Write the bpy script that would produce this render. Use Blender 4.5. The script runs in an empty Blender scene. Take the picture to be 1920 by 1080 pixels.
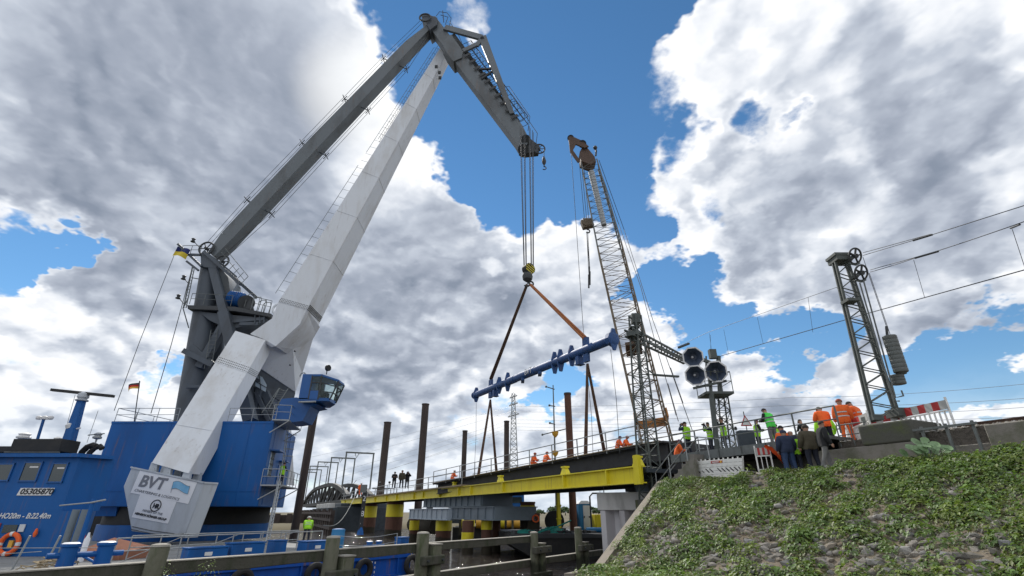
import bpy, bmesh, math, random
import numpy as np
from mathutils import Vector, Matrix, Euler
random.seed(7)
rng = np.random.default_rng(11)
C = bpy.context.scene.collection
V = Vector
rad = math.radians

# ------------------------------------------------------------------ camera
FPX = 914.0
PITCH = rad(24.67)
cp, sp = math.cos(PITCH), math.sin(PITCH)
cd = bpy.data.cameras.new('camera')
cd.sensor_width = 36; cd.lens = FPX / 1920 * 36
cd.clip_start = 0.1; cd.clip_end = 6000
cam = bpy.data.objects.new('camera', cd)
cam.rotation_euler = (math.pi/2 + PITCH, 0, 0)
C.objects.link(cam)
bpy.context.scene.camera = cam

# surveying helpers: direction of a photo pixel, and the place where it meets a given depth or plane
def ray(x, y):
    v = (540 - y) / FPX
    return V(((x - 960) / FPX, cp - sp*v, sp + cp*v))
def at(x, y, t): return ray(x, y) * t
def aty(x, y, Y): r = ray(x, y); return r * (Y / r.y)
def atz(x, y, z): r = ray(x, y); return r * (z / r.z)
U = V((-.448, .894, 0)); N = V((.894, .448, 0))     # along / across the railway line
def atd(x, y, d): r = ray(x, y); return r * (d / r.dot(N))
def BR(s, d, z): return U*s + N*d + V((0, 0, z))
def atc(x, y, off=0):                                # vertical plane of the big crane jib
    r = ray(x, y); return r * ((44 - .044*28 + off) / (r.y + .044*r.x))

# ------------------------------------------------------------------ world
scn = bpy.context.scene
scn.view_settings.view_transform = 'Standard'
scn.view_settings.look = 'None'
scn.view_settings.exposure = 0.50
scn.view_settings.gamma = 1.0
scn.view_settings.use_curve_mapping = False
W = bpy.data.worlds.new('World'); scn.world = W; W.use_nodes = True
nt = W.node_tree; nt.nodes.clear()
sun_dir = ray(672, 175).normalized()
sun_el = math.asin(sun_dir.z); sun_az = math.atan2(sun_dir.x, sun_dir.y)
class NG:
    def __init__(s, nt): s.nt = nt
    def n(s, t, **k):
        o = s.nt.nodes.new(t)
        for a, b in k.items(): setattr(o, a, b)
        return o
    def put(s, sock, v):
        if isinstance(v, bpy.types.NodeSocket): s.nt.links.new(v, sock)
        else: sock.default_value = v
    def m(s, op, a, b=0.0, c=None, clamp=False):
        o = s.n('ShaderNodeMath', operation=op, use_clamp=clamp)
        s.put(o.inputs[0], a); s.put(o.inputs[1], b)
        if c is not None: s.put(o.inputs[2], c)
        return o.outputs[0]
    def v(s, op, a, b=(0, 0, 0), sc=None):
        o = s.n('ShaderNodeVectorMath', operation=op)
        s.put(o.inputs[0], a)
        if op not in ('NORMALIZE', 'LENGTH'): 
            if op == 'SCALE': s.put(o.inputs['Scale'], sc)
            else: s.put(o.inputs[1], b)
        return o.outputs['Value'] if op in ('DOT_PRODUCT', 'LENGTH') else o.outputs['Vector']
    def mr(s, x, a, b, c, d, smooth=True):
        o = s.n('ShaderNodeMapRange', interpolation_type='SMOOTHSTEP' if smooth else 'LINEAR')
        for i, q in enumerate((x, a, b, c, d)): s.put(o.inputs[i], q)
        return o.outputs[0]
    def mix(s, f, a, b, bt='MIX'):
        o = s.n('ShaderNodeMix', data_type='RGBA', blend_type=bt)
        s.put(o.inputs[0], f); s.put(o.inputs[6], a); s.put(o.inputs[7], b)
        return o.outputs[2]
    def noise(s, vec, scale, detail=2, rough=.5, dist=0, out=0, lac=2.0):
        o = s.n('ShaderNodeTexNoise'); s.put(o.inputs['Vector'], vec)
        o.inputs['Scale'].default_value = scale; o.inputs['Detail'].default_value = detail
        o.inputs['Roughness'].default_value = rough; o.inputs['Distortion'].default_value = dist
        o.inputs['Lacunarity'].default_value = lac
        return o.outputs[out]
g = NG(nt)
tc = g.n('ShaderNodeTexCoord'); D = tc.outputs['Generated']
sky = g.n('ShaderNodeTexSky', sky_type='NISHITA', sun_disc=False)
sky.sun_elevation = sun_el; sky.sun_rotation = sun_az
sky.air_density = 1.0; sky.dust_density = 0.0; sky.ozone_density = 3.5
# the blue of the gaps, a touch more saturated
hsv = g.n('ShaderNodeHueSaturation'); g.put(hsv.inputs['Color'], sky.outputs[0])
hsv.inputs['Saturation'].default_value = 1.15; hsv.inputs['Value'].default_value = 1.0; hsv.inputs['Hue'].default_value = .494
def proj(d):                                         # flat cloud layer seen in perspective
    sx = g.n('ShaderNodeSeparateXYZ'); g.put(sx.inputs[0], d)
    z = g.m('ADD', g.m('MAXIMUM', sx.outputs[2], 0.0), .42)
    cx = g.n('ShaderNodeCombineXYZ')
    g.put(cx.inputs[0], g.m('DIVIDE', sx.outputs[0], z)); g.put(cx.inputs[1], g.m('DIVIDE', sx.outputs[1], z))
    g.put(cx.inputs[2], g.m('MULTIPLY', sx.outputs[2], .8))
    return cx.outputs[0]
pr = proj(D)
wn = g.noise(pr, 4.0, 5, .62, out=1)
warp = g.v('SCALE', g.v('SUBTRACT', wn, (.5, .5, .5)), sc=.30)
Dw = g.v('NORMALIZE', g.v('ADD', D, warp))
wn2 = g.noise(pr, 2.6, 3, .5, out=1)
Dw2 = g.v('NORMALIZE', g.v('ADD', D, g.v('SCALE', g.v('SUBTRACT', wn2, (.5, .5, .5)), sc=.38)))
def blobs(lst, dirs):
    acc = None
    for (x, y, r, w) in lst:
        c = ray(x, y).normalized(); e = ray(x + r*.7, y - r*.7).normalized()
        ca = min(c.dot(e), c.dot(ray(x + r, y).normalized()))
        val = g.mr(g.v('DOT_PRODUCT', dirs, tuple(c)), 1 - (1-ca)*1.9, 1 - (1-ca)*.12, 0.0, w)
        acc = val if acc is None else g.m('ADD', acc, val)
    return acc
clear = blobs([(1010, 190, 230, 1.0), (1060, 0, 170, .9), (1190, 10, 90, .8), (905, 320, 80, .8), (960, 400, 60, .5), (1120, 330, 90, .8), (1190, 430, 55, .6),
               (70, 455, 75, .8), (30, 520, 50, .5), (1250, 560, 70, .8), (1340, 580, 80, .8), (1440, 600, 70, .8), (1530, 610, 55, .6),
               (1850, 700, 90, .8), (1740, 740, 60, .6), (1050, 715, 45, .6), (930, 515, 28, .55), (790, 190, 70, .7), (800, 60, 90, .8),
               (1420, 235, 60, .6), (1290, 270, 45, .45), (1375, 365, 60, .45), (1520, 195, 35, .5), (1240, 400, 50, .4), (120, 470, 40, .4), (300, 700, 40, .6), (1210, 560, 40, .6), (700, 15, 40, .4)], Dw)
fill = blobs([(905, 55, 62, 1.1), (1085, 300, 30, .5), (560, 330, 380, .4), (1560, 300, 330, .3), (1000, 520, 100, .4), (1180, 620, 50, .3), (1500, 480, 150, .4)], Dw)
big = g.noise(pr, 1.4, 3, .55)
def fbm(p): return g.noise(p, 4.6, 9, .61)
f0 = fbm(pr)
def billow(p):
    vo = g.n('ShaderNodeTexVoronoi', feature='SMOOTH_F1', voronoi_dimensions='2D'); g.put(vo.inputs['Vector'], g.v('ADD', p, g.v('SCALE', g.v('SUBTRACT', wn, (.5, .5, .5)), sc=.22)))
    vo.inputs['Scale'].default_value = 6.5; vo.inputs['Detail'].default_value = 2; vo.inputs['Roughness'].default_value = .55; vo.inputs['Smoothness'].default_value = .6
    return g.m('MULTIPLY', vo.outputs['Distance'], -.42)
fs = lambda p: g.m('ADD', g.noise(p, 3.6, 5, .52), billow(p))
fs0 = fs(pr)
f1 = fs(proj(g.v('NORMALIZE', g.v('ADD', D, g.v('SCALE', tuple(sun_dir), sc=.045)))))
dens = g.m('ADD', g.m('ADD', .50, g.m('MULTIPLY', g.m('SUBTRACT', f0, .5), 1.7)), g.m('SUBTRACT', fill, clear))
dens = g.m('ADD', dens, g.m('MULTIPLY', g.m('SUBTRACT', big, .5), .5))
mask = g.mr(dens, .02, .36, 0.0, 1.0)
# thickness -> grey undersides, thin rims bright
dark = blobs([(330, 200, 300, .30), (560, 120, 140, .15), (700, 600, 260, .28), (150, 330, 160, .12), (1050, 600, 150, .18), (1700, 300, 300, .20), (1800, 520, 240, .18), (1350, 370, 120, .05),
              (1450, 690, 150, .22), (700, 770, 120, .12), (240, 560, 130, .15), (60, 150, 160, .1), (1650, 640, 120, .18), (850, 620, 100, .1)], Dw2)
lit = blobs([(700, 140, 80, .22), (770, 300, 110, .35), (1020, 450, 90, .3), (1230, 160, 120, .30), (1500, 120, 150, .12), (1250, 630, 70, .3), (60, 620, 120, .15), (1500, 400, 100, .15), (60, 380, 90, .2)], Dw2)
relief = g.m('ADD', g.m('MULTIPLY', g.m('SUBTRACT', fs0, f1), 1.6), g.m('MULTIPLY', g.m('SUBTRACT', f0, .5), .8))
thick = g.mr(dens, .22, .95, 0.0, .38)
med = g.noise(pr, 2.9, 5, .55)
shade = g.m('ADD', g.m('ADD', 1.0, relief), g.m('SUBTRACT', lit, g.m('ADD', dark, thick)))
shade = g.m('ADD', shade, g.m('MULTIPLY', g.m('SUBTRACT', med, .5), .65))
ramp = g.n('ShaderNodeValToRGB'); g.put(ramp.inputs[0], shade)
cr = ramp.color_ramp
cr.elements[0].position = 0.0; cr.elements[0].color = (.20, .235, .30, 1)
cr.elements[1].position = 1.0; cr.elements[1].color = (.80, .81, .83, 1)
for p_, c_ in ((.3, (.30, .335, .405)), (.55, (.43, .47, .54)), (.8, (.63, .66, .71))):
    e = cr.elements.new(p_); e.color = (*c_, 1)
# pale air towards the horizon
sz = g.n('ShaderNodeSeparateXYZ'); g.put(sz.inputs[0], D)
hz = g.mr(sz.outputs[2], -.02, .22, .55, 0.0)
cloudcol = g.mix(hz, ramp.outputs[0], (.52, .60, .70, 1))
sunglow = g.mr(g.v('DOT_PRODUCT', D, tuple(sun_dir)), .992, 1.0, 0.0, .45)
cloudcol = g.mix(sunglow, cloudcol, (1.05, 1.04, 1.0, 1))
bgs = g.n('ShaderNodeBackground'); g.put(bgs.inputs[0], hsv.outputs[0]); bgs.inputs[1].default_value = .085
bgc = g.n('ShaderNodeBackground'); g.put(bgc.inputs[0], cloudcol); bgc.inputs[1].default_value = .92
mx = g.n('ShaderNodeMixShader'); g.put(mx.inputs[0], g.m('MAXIMUM', mask, g.m('MULTIPLY', hz, 1.3), clamp=True)); g.put(mx.inputs[1], bgs.outputs[0]); g.put(mx.inputs[2], bgc.outputs[0])
wo = g.n('ShaderNodeOutputWorld'); g.put(wo.inputs[0], mx.outputs[0])
sl = bpy.data.lights.new('sun', 'SUN'); sl.energy = 2.6; sl.angle = rad(1.2); sl.color = (1.0, .95, .87)
so = bpy.data.objects.new('sun', sl); C.objects.link(so)
so.rotation_euler = (-sun_dir).to_track_quat('-Z', 'Y').to_euler()
so.location = (0, 0, 80)

# ------------------------------------------------------------------ materials
def paint(name, rgb, dirt=None, amt=.35, scale=1.5, rough=.5, metal=0.0, bump=.0, bscale=20, streak=1.0, spec=.5, cut=(.45, .7), runs=0, tide=None):
    m = bpy.data.materials.new(name); m.use_nodes = True
    t = m.node_tree; G = NG(t); b = t.nodes['Principled BSDF']
    b.inputs['Roughness'].default_value = rough; b.inputs['Metallic'].default_value = metal
    b.inputs['Specular IOR Level'].default_value = spec
    co = G.n('ShaderNodeTexCoord').outputs['Object']
    mp = G.n('ShaderNodeMapping'); G.put(mp.inputs[0], co); mp.inputs['Scale'].default_value = (1, 1, streak)
    n1 = G.noise(mp.outputs[0], scale, 6, .62)
    fac = G.m('MULTIPLY', G.mr(n1, cut[0], cut[1], 0.0, 1.0), amt)
    dirt = dirt or tuple(c*.55 for c in rgb)
    n2 = G.noise(co, scale*.35, 3, .5)
    base = G.mix(G.m('MULTIPLY', n2, .35), (*rgb, 1), (*[c*.78 for c in rgb], 1))
    col = G.mix(fac, base, (*dirt, 1))
    if runs:                                          # rust and rain streaks, scuffs
        mr_ = G.n('ShaderNodeMapping'); G.put(mr_.inputs[0], co); mr_.inputs['Scale'].default_value = (3.2, 3.2, .22)
        nr = G.noise(mr_.outputs[0], 1.6, 5, .6); npatch = G.noise(co, .55, 3, .55)
        fr = G.m('MULTIPLY', G.m('MULTIPLY', G.mr(nr, .52, .72, 0.0, 1.0), G.mr(npatch, .42, .62, 0.0, 1.0)), runs)
        col = G.mix(fr, col, (.17, .10, .06, 1))
        sc = G.noise(co, 5.0, 7, .7); col = G.mix(G.m('MULTIPLY', G.mr(sc, .62, .70, 0.0, 1.0), runs*.8), col, (*[c*.45+.02 for c in rgb], 1))
    if tide is not None:                              # wet algae band above the waterline
        sz_ = G.n('ShaderNodeSeparateXYZ'); G.put(sz_.inputs[0], co)
        zz = G.m('ADD', sz_.outputs[2], G.m('MULTIPLY', G.m('SUBTRACT', n1, .5), .8))
        col = G.mix(G.mr(zz, tide-.12, tide+.12, .85, 0.0), col, (.018, .022, .012, 1))
    G.put(b.inputs['Base Color'], col)
    G.put(b.inputs['Roughness'], G.m('ADD', rough - .08, G.m('MULTIPLY', n1, .22)))
    if bump:
        bn = G.n('ShaderNodeBump'); bn.inputs['Strength'].default_value = bump; bn.inputs['Distance'].default_value = .03
        G.put(bn.inputs['Height'], G.noise(co, bscale, 6, .65)); G.put(b.inputs['Normal'], bn.outputs[0])
    return m
M = {}
def mk(k, *a, **kw): M[k] = paint(k, *a, **kw)
mk('white_paint', (.69, .72, .76), (.46, .44, .41), amt=.5, scale=.5, rough=.45, streak=.3, bump=.04, bscale=1.2, runs=.30)
mk('white_paint_shaded', (.52, .51, .49), (.30, .27, .23), amt=.6, scale=.45, rough=.5, streak=.25, bump=.04, bscale=1.2)  # shaded copy of the white paint, side shade put into the colour; not applied
mk('grey_paint', (.075, .092, .115), (.04, .04, .04), amt=.5, scale=.8, rough=.55, streak=.3)
mk('jib_grey', (.13, .15, .165), (.06, .06, .06), amt=.6, scale=.4, rough=.5, streak=.5, runs=.5)
mk('dark_steel', (.045, .05, .055), (.02, .02, .02), amt=.4, rough=.6)
mk('machine_blue', (.006, .100, .34), (.010, .06, .20), amt=.6, scale=.7, rough=.5, streak=.25, bump=.12, bscale=1.1, spec=.3, runs=.45)
mk('hull_blue', (.006, .09, .45), (.015, .04, .15), amt=.5, scale=.9, rough=.4, bump=.3, bscale=1.2, spec=.4, runs=.7)
mk('blue_glare_face', (.10, .23, .42), (.03, .12, .30), amt=.5, scale=.6, rough=.35, streak=.2)  # house blue lightened, sky glare on the side put into the colour; not applied
mk('cab_blue', (.006, .09, .31), rough=.4, amt=.2)
mk('beam_blue', (.012, .07, .23), (.01, .03, .09), amt=.6, scale=2, rough=.55, runs=.6)
mk('black_paint', (.016, .017, .018), (.05, .045, .04), amt=.4, rough=.7)
mk('box_grey', (.50, .54, .59), (.24, .25, .26), amt=.5, scale=.6, rough=.5, streak=.3, runs=.25)
mk('box_grey_shaded', (.30, .31, .30), (.2, .2, .18), amt=.5, scale=.6, rough=.5)  # shaded copy of the box grey, darker edge put into the colour; not applied
mk('yellow_paint', (.74, .63, .015), (.45, .30, .03), amt=.35, scale=1.2, rough=.5, streak=.3, runs=.5)
mk('yellow_light', (.78, .68, .03), (.45, .35, .02), amt=.3, scale=1.2, rough=.45)
mk('pile_rust', (.13, .062, .042), (.06, .03, .022), amt=.6, scale=1.1, rough=.85, streak=.3, bump=.3, bscale=6, runs=.5, tide=.9)
mk('pile_dark', (.060, .045, .040), (.025, .02, .02), amt=.6, scale=1.1, rough=.8, streak=.2, bump=.3, bscale=6)
mk('bridge_dark', (.035, .036, .040), (.02, .018, .016), amt=.5, rough=.7)
mk('truss_grey', (.040, .042, .045), (.03, .03, .03), amt=.5, rough=.7)
mk('pier_light', (.36, .42, .48), (.2, .23, .26), amt=.3, scale=.8, rough=.5)
mk('pier_grey', (.16, .20, .235), (.07, .085, .10), amt=.35, scale=.8, rough=.6)
mk('pier_dark', (.05, .065, .08), (.02, .025, .03), amt=.4, rough=.7)
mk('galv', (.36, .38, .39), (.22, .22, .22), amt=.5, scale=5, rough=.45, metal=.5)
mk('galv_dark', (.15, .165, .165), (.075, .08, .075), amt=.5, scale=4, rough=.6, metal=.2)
mk('mast_green', (.085, .10, .095), (.045, .05, .045), amt=.5, scale=3, rough=.65)
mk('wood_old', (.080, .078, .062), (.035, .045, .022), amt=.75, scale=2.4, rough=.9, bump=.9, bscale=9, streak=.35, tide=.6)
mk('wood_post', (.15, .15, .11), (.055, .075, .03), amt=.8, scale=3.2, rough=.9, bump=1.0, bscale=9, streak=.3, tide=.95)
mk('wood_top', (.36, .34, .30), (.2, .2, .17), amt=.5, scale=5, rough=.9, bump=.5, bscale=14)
mk('plank', (.36, .29, .20), (.18, .14, .10), amt=.5, scale=3, rough=.85, bump=.4)
mk('concrete', (.52, .52, .51), (.19, .19, .185), amt=.6, scale=1.1, rough=.9, bump=.35, bscale=12, streak=.25)
mk('sheet_pile', (.56, .55, .57), (.16, .14, .14), amt=.6, scale=.9, rough=.8, streak=.15, bump=.2)
mk('wall_old', (.22, .205, .185), (.07, .085, .035), amt=.6, scale=1.3, rough=.95, bump=.7, bscale=9)
mk('footing', (.09, .09, .078), (.095, .12, .035), amt=.75, scale=1.0, rough=.95, bump=.6, bscale=9)
mk('strip', (.235, .205, .17), (.15, .15, .10), amt=.6, scale=1.8, rough=.95, bump=.5, bscale=10)
mk('soil', (.20, .165, .125), (.11, .10, .06), amt=.7, scale=2.5, rough=1.0, bump=.9, bscale=14)
mk('ballast', (.13, .115, .10), (.06, .055, .05), amt=.8, scale=9, rough=1.0, bump=1.0, bscale=16)
mk('rail_rust', (.085, .05, .035), (.04, .025, .02), amt=.5, rough=.7)
mk('far_grass', (.13, .19, .045), (.09, .12, .04), amt=.7, scale=.06, rough=1.0)
mk('reeds', (.13, .11, .065), (.09, .08, .045), amt=.7, scale=.08, rough=1.0)
mk('deck_grey', (.22, .225, .225), (.12, .115, .10), amt=.6, scale=1.4, rough=.8, bump=.2)
mk('rubber', (.018, .018, .02), (.035, .033, .03), amt=.5, scale=5, rough=.85, bump=.3)
mk('cable', (.045, .047, .052), rough=.5, amt=.1)
mk('sling', (.12, .07, .048), (.035, .025, .02), amt=.5, scale=2, rough=.8)
mk('sling_orange', (.36, .13, .045), (.14, .05, .025), amt=.6, scale=2, rough=.8)
mk('brown_head', (.10, .062, .045), (.06, .04, .03), amt=.5, scale=1.6, rough=.7)
mk('crane_tan', (.15, .115, .075), (.09, .07, .05), amt=.5, scale=1.5, rough=.65)
mk('crane_orange', (.48, .20, .045), (.2, .1, .04), amt=.4, scale=1.5, rough=.6)
mk('red_paint', (.42, .03, .03), rough=.5, amt=.3)
mk('barrier_white', (.80, .80, .78), (.4, .39, .36), amt=.4, scale=4, rough=.5)
mk('barrier_grey', (.42, .43, .42), rough=.5, amt=.3)
mk('ink_black', (.015, .016, .02), rough=.5, amt=0)
mk('ink_grey', (.19, .20, .23), rough=.5, amt=0)
mk('ink_white', (.72, .72, .72), rough=.5, amt=.1)
mk('sign_white', (.82, .83, .86), rough=.4, amt=.12)
mk('logo_blue', (.16, .42, .68), (.30, .55, .75), amt=.8, scale=.6, rough=.4)
mk('lamp_yellow', (.75, .42, .05), rough=.4, amt=0)
mk('orange_cloth', (.85, .14, .03), (.55, .08, .02), amt=.4, scale=8, rough=.8)
mk('toilet_blue', (.02, .19, .42), rough=.45, amt=.2)
mk('toilet_white', (.60, .64, .68), rough=.5, amt=.2)
mk('tarp_green', (.02, .28, .24), (.01, .12, .11), amt=.7, scale=6, rough=.7, bump=.6, bscale=10)
mk('terracotta', (.42, .19, .12), rough=.7, amt=.4)
mk('butter_leaf', (.16, .26, .12), (.06, .11, .04), amt=.4, scale=6, rough=.5)
mk('leaf_tree', (.05, .085, .03), (.03, .05, .02), amt=.6, scale=.6, rough=.9)
mk('trunk', (.07, .055, .04), rough=.95, amt=.4)
mk('flag_red', (.55, .03, .02), rough=.8, amt=.2)
mk('flag_navy', (.01, .02, .12), rough=.8, amt=.2)
mk('flag_yellow', (.65, .5, .04), rough=.8, amt=.2)
mk('stalk_dry', (.36, .29, .19), (.22, .17, .11), amt=.5, scale=3, rough=.95)
mk('skin', (.42, .24, .17), rough=.6, amt=.15)
mk('hair', (.03, .022, .018), rough=.8, amt=.2)
mk('refl', (.55, .56, .56), rough=.35, amt=.1)
for k, c in dict(hivis_green=(.36, .78, .03), hivis_lime=(.09, .75, .10), hivis_orange=(.92, .16, .03), navy=(.022, .034, .075), olive=(.075, .065, .042), black_cloth=(.014, .015, .018),
                 jeans=(.03, .06, .14), trouser_dark=(.02, .024, .04), trouser_grey=(.17, .17, .17), shoe=(.018, .016, .015), shoe_light=(.4, .4, .4), purple_cap=(.09, .03, .06), cap_red=(.30, .07, .04),
                 helmet_white=(.6, .6, .6), helmet_blue=(.03, .12, .4)).items():
    mk(k, c, tuple(q*.6 for q in c), amt=.45, scale=9, rough=.85, bump=.25, bscale=7)
# window glass
def glassmat(name, col, rough=.08):
    m = bpy.data.materials.new(name); m.use_nodes = True; b = m.node_tree.nodes['Principled BSDF']
    b.inputs['Base Color'].default_value = (*col, 1); b.inputs['Roughness'].default_value = rough
    b.inputs['Specular IOR Level'].default_value = .9
    return m
M['glass_dark'] = glassmat('glass_dark', (.02, .03, .03))
M['glass_pale'] = glassmat('glass_pale', (.55, .65, .72), .25)
M['lens_dark'] = glassmat('lens_dark', (.055, .08, .13), .6)
m = bpy.data.materials.new('cab_glass'); m.use_nodes = True; b = m.node_tree.nodes['Principled BSDF']
b.inputs['Base Color'].default_value = (.6, .75, .75, 1); b.inputs['Roughness'].default_value = .03; b.inputs['Transmission Weight'].default_value = .9; b.inputs['IOR'].default_value = 1.1
M['cab_glass'] = m
# river
m = bpy.data.materials.new('river_water'); m.use_nodes = True; t = m.node_tree; G = NG(t); b = t.nodes['Principled BSDF']
b.inputs['Base Color'].default_value = (.030, .023, .019, 1); b.inputs['Roughness'].default_value = .05; b.inputs['IOR'].default_value = 1.33
co = G.n('ShaderNodeTexCoord').outputs['Object']
mp = G.n('ShaderNodeMapping'); G.put(mp.inputs[0], co); mp.inputs['Scale'].default_value = (.7, 1.5, 1)
h = G.m('ADD', G.noise(mp.outputs[0], 1.5, 4, .55, dist=.6), G.m('MULTIPLY', G.noise(mp.outputs[0], .5, 2, .5), .8))
bn = G.n('ShaderNodeBump'); bn.inputs['Strength'].default_value = 1.0; bn.inputs['Distance'].default_value = .55
G.put(bn.inputs['Height'], h); G.put(b.inputs['Normal'], bn.outputs[0]); M['water'] = m
# leaf materials vary leaf by leaf with a vertex colour (the plant's own hue; clumps get lit tops painted in)
def leafmat(name):
    m = bpy.data.materials.new(name); m.use_nodes = True; t = m.node_tree; G = NG(t); b = t.nodes['Principled BSDF']
    a = G.n('ShaderNodeAttribute', attribute_name='tone'); b.inputs['Roughness'].default_value = .5
    G.put(b.inputs['Base Color'], a.outputs['Color'])
    tr = G.n('ShaderNodeBsdfTranslucent'); G.put(tr.inputs[0], G.mix(.5, a.outputs['Color'], (.16, .26, .02, 1)))
    mxs = G.n('ShaderNodeMixShader'); mxs.inputs[0].default_value = .36
    G.put(mxs.inputs[1], b.outputs[0]); G.put(mxs.inputs[2], tr.outputs[0]); G.put(t.nodes['Material Output'].inputs[0], mxs.outputs[0])
    return m
M['leaf'] = leafmat('leaf')
def stonemat(name, seedattr=True):
    m = bpy.data.materials.new(name); m.use_nodes = True; t = m.node_tree; G = NG(t); b = t.nodes['Principled BSDF']
    b.inputs['Roughness'].default_value = .9
    co = G.n('ShaderNodeTexCoord').outputs['Object']; geo = G.n('ShaderNodeNewGeometry'); oi = G.n('ShaderNodeObjectInfo')
    rnd = G.m('FRACT', G.m('ADD', geo.outputs['Random Per Island'], oi.outputs['Random']))
    rp = G.n('ShaderNodeValToRGB'); G.put(rp.inputs[0], rnd); e = rp.color_ramp.elements
    e[0].color = (.13, .12, .105, 1); e[1].color = (.30, .29, .275, 1)
    for p_, c_ in ((.3, (.19, .175, .15, 1)), (.6, (.21, .21, .215, 1)), (.8, (.24, .205, .165, 1))): q = e.new(p_); q.color = c_
    n = G.noise(co, 9, 6, .65); col = G.mix(G.mr(n, .4, .7, 0.0, .6), rp.outputs[0], (.07, .07, .06, 1))
    G.put(b.inputs['Base Color'], col)
    bn = G.n('ShaderNodeBump'); bn.inputs['Strength'].default_value = .6; bn.inputs['Distance'].default_value = .02; G.put(bn.inputs['Height'], G.noise(co, 25, 6, .7)); G.put(b.inputs['Normal'], bn.outputs[0])
    return m
M['stone'] = stonemat('stone')

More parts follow.
